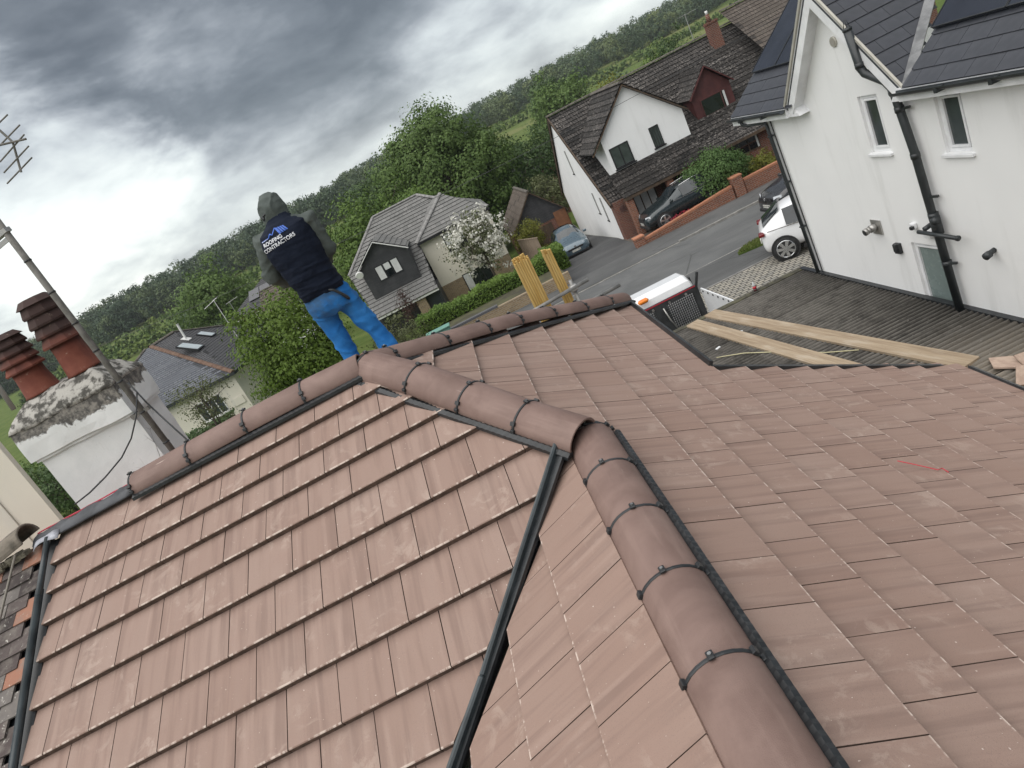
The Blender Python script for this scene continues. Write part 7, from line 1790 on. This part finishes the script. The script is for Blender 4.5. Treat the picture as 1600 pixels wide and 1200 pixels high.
def mat_cloth(name, c1, c2, scale=4, bump=0.35, rough=0.85, stain=None):
    t = NT(name); oc = t.tc(); c = t.mix(t.rng(t.noise(oc, scale, 5, 0.6), 0.35, 0.68), c1, c2)
    if stain:
        sp = t.new('ShaderNodeSeparateXYZ'); t.l.new(oc, sp.inputs[0])
        f = t.math('MULTIPLY', t.rng(sp.outputs[2], 0.60, 0.88), t.rng(t.noise(oc, 5, 5, 0.6), 0.36, 0.58)); c = t.mix(t.math('MULTIPLY', f, 0.7), c, stain)
    t.base(c); t.rough(rough); t.bump(t.math('ADD', t.noise(t.mapping(oc, (1, 1, 2.0)), 14, 5, 0.6, 0.8), t.math('MULTIPLY', t.noise(oc, 300, 2), 0.15)), bump, 0.02)
    t.bsdf.inputs['Specular IOR Level'].default_value = 0.2; return t.m
M_JACKET = mat_cloth('grey_green_jacket', (0.070, 0.083, 0.077), (0.105, 0.122, 0.113)); M_VEST = mat_cloth('navy_vest', (0.0055, 0.009, 0.020), (0.010, 0.015, 0.030), 3)
M_TROUS = mat_cloth('blue_trousers', (0.016, 0.140, 0.42), (0.032, 0.200, 0.53), 4, 0.3, 0.8, (0.055, 0.085, 0.11)); M_BOOT = mat_noise('boot_leather', (0.03, 0.025, 0.02), (0.07, 0.06, 0.045), 8, 0.7)
J = dict(pel=(-0.22, 1.0, 0.40), chest=(-0.235, 0.985, 0.80), neck=(-0.24, 1.02, 1.02), head=(-0.245, 1.085, 1.125), shL=(-0.410, 1.0, 0.965), elL=(-0.515, 1.04, 0.695), wrL=(-0.44, 1.23, 0.575), shR=(-0.055, 1.0, 0.965), elR=(-0.035, 1.05, 0.695), wrR=(-0.13, 1.25, 0.605), hipL=(-0.315, 1.01, 0.37), knL=(-0.305, 1.06, -0.07), anL=(-0.315, 1.02, -0.43), hipR=(-0.125, 1.01, 0.37), knR=(-0.015, 1.08, -0.06), anR=(0.045, 1.03, -0.44))
J = {k: Vector(v) for k, v in J.items()}
# body: one continuous figure (under the clothes)
parts = [MB().loft([ering(c, rx, ry) for c, rx, ry in (((-0.22, 1.0, 0.28), 0.15, 0.10), ((-0.22, 1.0, 0.42), 0.155, 0.105), ((-0.23, 0.99, 0.60), 0.15, 0.10), ((-0.235, 0.985, 0.80), 0.17, 0.11), ((-0.235, 0.99, 0.92), 0.16, 0.10), ((-0.24, 1.01, 0.99), 0.08, 0.07), ((-0.24, 1.04, 1.06), 0.055, 0.058))])]
parts.append(MB().loft([ering(Vector((-0.245, 1.075, z)), rx, ry) for z, rx, ry in ((1.02, 0.045, 0.06), (1.05, 0.065, 0.085), (1.10, 0.075, 0.098), (1.16, 0.074, 0.095), (1.20, 0.055, 0.07), (1.215, 0.02, 0.03))]))
parts.append(limb([(-0.245, 1.165, 1.11), (-0.245, 1.195, 1.085)], [0.018, 0.014], 8))
for s in 'LR':
    sg = -1 if s == 'L' else 1
    parts.append(limb([J['sh' + s], J['el' + s], J['wr' + s]], [0.05, 0.04, 0.027])); parts.append(limb([J['hip' + s], J['kn' + s], J['an' + s]], [0.085, 0.055, 0.038]))
    parts.append(limb([J['an' + s] + Vector((0, -0.05, -0.03)), J['an' + s] + Vector((0.01 * sg, 0.17, -0.05))], [0.042, 0.032]))
    w_ = J['wr' + s]; pd = Vector((-0.25 * sg, 0.85, -0.35)).normalized(); pn = pd.cross(Vector((0, 0, 1))).normalized()
    parts.append(limb([w_, w_ + pd * 0.085], [0.027, 0.036], 12))
    for k, L_ in enumerate((0.066, 0.078, 0.072, 0.055)):
        b_ = w_ + pd * 0.08 + pn * (k - 1.5) * 0.019; parts.append(limb([b_, b_ + pd * L_ * 0.5 + Vector((0, 0, -0.008)), b_ + pd * L_ * 0.75 + Vector((0, 0, -0.04))], [0.0095, 0.009, 0.0075], 8))
    b_ = w_ + pd * 0.03 - pn * 0.03 * sg; parts.append(limb([b_, b_ + pd * 0.04 - pn * 0.03 * sg, b_ + pd * 0.07 - pn * 0.03 * sg + Vector((0, 0, -0.02))], [0.012, 0.0105, 0.009], 8))
me = remesh(parts, 0.0075, 3, 'person'); me.polygons.foreach_set('use_smooth', [True] * len(me.polygons))
person = attach(me, 'person', M_SKIN, None)
tag(person, 'roofer in navy vest, grey-green hooded jacket and blue trousers standing behind the ridge, back turned', 'person')
rdg = lambda p, a, b, c: (1 - abs(2 * mnoise.noise(Vector((p.x * a + 3.1, p.y * b, p.z * c))))) ** 4
nz = lambda p, a, b, c: mnoise.noise(Vector((p.x * a, p.y * b, p.z * c)))
# jacket
jk = [MB().loft([ering(c, rx, ry) for c, rx, ry in (((-0.22, 1.0, 0.46), 0.17, 0.118), ((-0.225, 0.99, 0.60), 0.178, 0.125), ((-0.235, 0.98, 0.78), 0.195, 0.13), ((-0.235, 0.985, 0.92), 0.198, 0.125), ((-0.235, 0.995, 0.995), 0.170, 0.11), ((-0.24, 1.015, 1.035), 0.10, 0.09), ((-0.24, 1.03, 1.06), 0.085, 0.085))])]
for s in 'LR':
    a, b, c = J['sh' + s], J['el' + s], J['wr' + s]
    jk.append(limb([a + (a - J['chest']).normalized() * -0.05, a, a.lerp(b, 0.5) + Vector((0.0, 0, 0)), b, b.lerp(c, 0.5), c.lerp(b, 0.05)], [0.075, 0.085, 0.078, 0.074, 0.064, 0.05]))
me = remesh(jk, 0.011, 5); wrinkle(me, lambda p: 0.010 * nz(p, 9, 9, 16) + 0.012 * rdg(p, 5, 5, 9) + 0.004 * nz(p, 22, 22, 30)); jacket = attach(me, 'jacket', M_JACKET, person)
# vest over the torso
def vr(c, rx, ry, n=40): 
    r = []
    for k in range(n):
        a = 2 * math.pi * k / n; e = 0.78
        r.append(Vector(c) + Vector((rx * math.copysign(abs(math.cos(a)) ** e, math.cos(a)), ry * math.copysign(abs(math.sin(a)) ** e, math.sin(a)), 0)))
    return r
vs_ = [((-0.215, 1.0, 0.405), 0.176, 0.132), ((-0.217, 0.995, 0.44), 0.182, 0.137), ((-0.222, 0.985, 0.54), 0.176, 0.138), ((-0.23, 0.975, 0.66), 0.188, 0.145), ((-0.235, 0.965, 0.78), 0.206, 0.152), ((-0.236, 0.965, 0.90), 0.205, 0.152), ((-0.236, 0.98, 0.975), 0.190, 0.138), ((-0.238, 0.995, 1.015), 0.145, 0.118), ((-0.24, 1.015, 1.045), 0.102, 0.100), ((-0.24, 1.03, 1.08), 0.092, 0.096)]
me = remesh([MB().loft([vr(*q_) for q_ in vs_])], 0.009, 4); wrinkle(me, lambda p: 0.009 * nz(p, 5, 5, 24) * (1.6 if p.z < 0.62 else 0.55) + 0.007 * nz(p, 12, 12, 7) + (0.010 if p.z < 0.68 else 0.004) * rdg(p, 2.5, 3, 13) + 0.003 * nz(p, 30, 30, 40)); vest = attach(me, 'vest', M_VEST, person)
# hood over the bowed head
hd = [MB().loft([ering((x, y, z), rx, ry) for x, y, z, rx, ry in ((-0.24, 1.03, 0.985, 0.090, 0.085), (-0.242, 1.025, 1.03, 0.098, 0.095), (-0.245, 1.04, 1.08, 0.104, 0.108), (-0.247, 1.055, 1.135, 0.106, 0.116), (-0.248, 1.07, 1.185, 0.098, 0.110), (-0.248, 1.08, 1.225, 0.075, 0.088), (-0.248, 1.085, 1.25, 0.040, 0.048), (-0.248, 1.086, 1.256, 0.01, 0.012))])]
me = remesh(hd, 0.009, 5); wrinkle(me, lambda p: 0.010 * nz(p, 12, 12, 9) + 0.012 * rdg(p, 9, 7, 6) + 0.004 * nz(p, 28, 28, 28)); hood = attach(me, 'hood', M_JACKET, person)
m = MB(); m.tube([Vector((-0.353, 1.02, 1.10)), Vector((-0.325, 0.965, 1.115)), Vector((-0.285, 0.935, 1.125))], 0.007, 8); m.box((-0.318, 0.957, 1.10), (0.02, 0.012, 0.03)); m.build('hood_toggle', M_BLACK, hood, smooth=True)
# trousers
tr = [MB().loft([ering(c, rx, ry) for c, rx, ry in (((-0.22, 1.0, 0.455), 0.168, 0.118), ((-0.22, 1.0, 0.40), 0.178, 0.125), ((-0.22, 0.995, 0.33), 0.188, 0.138), ((-0.22, 1.0, 0.27), 0.18, 0.13), ((-0.22, 1.005, 0.23), 0.14, 0.10))])]
for s in 'LR':
    a, b, c = J['hip' + s], J['kn' + s], J['an' + s]; tr.append(limb([a, a.lerp(b, 0.25), a.lerp(b, 0.6), b, b.lerp(c, 0.5), c + Vector((0, 0, -0.02))], [0.095, 0.094, 0.080, 0.071, 0.068, 0.076]))
me = remesh(tr, 0.011, 5); wrinkle(me, lambda p: 0.010 * nz(p, 6, 6, 9) + 0.013 * rdg(p + Vector((0, 0, 0.5 * p.x)), 4, 4, 8) + 0.003 * nz(p, 18, 18, 22)); trous = attach(me, 'trousers', M_TROUS, person)
bo = []
for s in 'LR':
    sg = -1 if s == 'L' else 1; c = J['an' + s]; bo += [limb([c + Vector((0, 0, 0.06)), c + Vector((0, -0.01, -0.05))], [0.055, 0.06]), limb([c + Vector((0, -0.07, -0.04)), c + Vector((0.01 * sg, 0.08, -0.04)), c + Vector((0.02 * sg, 0.2, -0.055))], [0.05, 0.052, 0.038])]
me = remesh(bo, 0.012, 3); me.polygons.foreach_set('use_smooth', [True] * len(me.polygons)); attach(me, 'boots', M_BOOT, person)
# belt and hanging tool strap at the right hip
def on_surf(bvh, x, z, y0=0.4, off=0.004):
    loc, nrm_, _, _ = bvh.ray_cast(Vector((x, y0, z)) - PB_, Vector((0, 1, 0)))
    return None if loc is None else loc + PB_ + nrm_ * off
def bvh_of(o): 
    me = o.data; return BVHTree.FromPolygons([v.co for v in me.vertices], [tuple(p_.vertices) for p_ in me.polygons])
bt_ = bvh_of(trous); pts = [on_surf(bt_, x, z, off=0.012) for x, z in ((-0.155, 0.425), (-0.12, 0.395), (-0.09, 0.355), (-0.07, 0.31), (-0.062, 0.285))]
m = MB(); m.tube([q_ for q_ in pts if q_ is not None], [0.012, 0.011, 0.012, 0.014, 0.012], 8); m.build('tool_strap', M_BLACK, person, smooth=True)
bv = bvh_of(vest)
def project(me, X, off=0.003):
    out = []
    for v in me.vertices:
        q_ = X @ v.co; h = on_surf(bv, q_.x, q_.z, 0.4, off)
        v.co = (h if h is not None else Vector((q_.x, 0.85, q_.z))) - PB_
    me.update(); return me
def plate2d(polys): # flat polygons in (x,z), finely triangulated so that they follow the cloth
    bm = bmesh.new()
    for poly in polys:
        f_ = bm.faces.new([bm.verts.new((x, y, 0)) for x, y in poly])
    bmesh.ops.triangulate(bm, faces=bm.faces); 
    for _ in range(2): bmesh.ops.subdivide_edges(bm, edges=bm.edges, cuts=1, use_grid_fill=True)
    me = bpy.data.meshes.new('logo'); bm.to_mesh(me); bm.free(); return me
M_LOGOW = mat_plain('logo_white', (0.72, 0.74, 0.78), 0.7); M_LOGOB = mat_plain('logo_blue', (0.060, 0.15, 0.55), 0.7)
XT = Matrix(((1, 0, 0, 0), (0, 0, -1, 0), (0, 1, 0, 0), (0, 0, 0, 1)))
def put_text(s, cx, cz, size, rot):
    me = text_mesh(s, size, M_LOGOW, 'vest_lettering', 0.0, bold=0.0009); X = Matrix.Translation((cx, 0, cz)) @ XT @ Matrix.Rotation(rot, 4, 'Z')
    project(me, X); me.materials.clear(); me.materials.append(M_LOGOW); o = bpy.data.objects.new('vest_lettering', me); COL.objects.link(o); o.parent = vest

put_text('ROOFING', -0.318, 0.928, 0.038, R(4)); put_text('CONTRACTORS', -0.282, 0.893, 0.038, R(5))
def put_logo(polys, mat, nm):
    me = plate2d(polys); project(me, XT); me.materials.append(mat); o = bpy.data.objects.new(nm, me); COL.objects.link(o); o.parent = vest
def stroke(pts, w):
    out = []
    for a, b in zip(pts[:-1], pts[1:]):
        d = Vector((b[0] - a[0], b[1] - a[1])).normalized(); n_ = Vector((-d.y, d.x)) * w / 2
        out.append([(a[0] + n_.x, a[1] + n_.y), (a[0] - n_.x, a[1] - n_.y), (b[0] - n_.x, b[1] - n_.y), (b[0] + n_.x, b[1] + n_.y)])
    return out
A0, A1, A2, A3 = Vector((-0.262, 1.004)), Vector((-0.190, 0.996)), Vector((-0.164, 0.958)), Vector((-0.238, 0.952))
slats = []
for k in range(4):
    f0, f1 = k / 4 + 0.02, (k + 0.78) / 4
    slats.append([tuple(A0.lerp(A1, f0)), tuple(A3.lerp(A2, f0)), tuple(A3.lerp(A2, f1)), tuple(A0.lerp(A1, f1))])
put_logo(slats, M_LOGOB, 'vest_emblem')
put_logo(stroke([(-0.405, 0.952), (-0.335, 0.960), (-0.314, 0.982), (-0.298, 0.968), (-0.264, 1.006), (-0.238, 0.950)], 0.007), M_LOGOB, 'vest_emblem')
put_logo(stroke([(-0.405, 0.9515), (-0.345, 0.958)], 0.004), M_LOGOW, 'vest_emblem')

# ================================================================== thin damp air over the valley
hzb = MB().span((-1000, -110, -40), (1000, 1700, 30))
hme = hzb.mesh('haze'); hmat = bpy.data.materials.new('haze_air'); hmat.use_nodes = True
hn, hl = hmat.node_tree.nodes, hmat.node_tree.links
hn.remove(hn['Principled BSDF']); pv = hn.new('ShaderNodeVolumePrincipled'); pv.inputs['Color'].default_value = (0.86, 0.91, 0.96, 1); pv.inputs['Density'].default_value = 0.0002; pv.inputs['Anisotropy'].default_value = 0.2
hl.new(pv.outputs[0], hn['Material Output'].inputs['Volume']); hme.materials.append(hmat)
ho = bpy.data.objects.new('haze', hme); COL.objects.link(ho); tag(ho, 'thin pale haze over the valley', 'haze', kind='stuff')
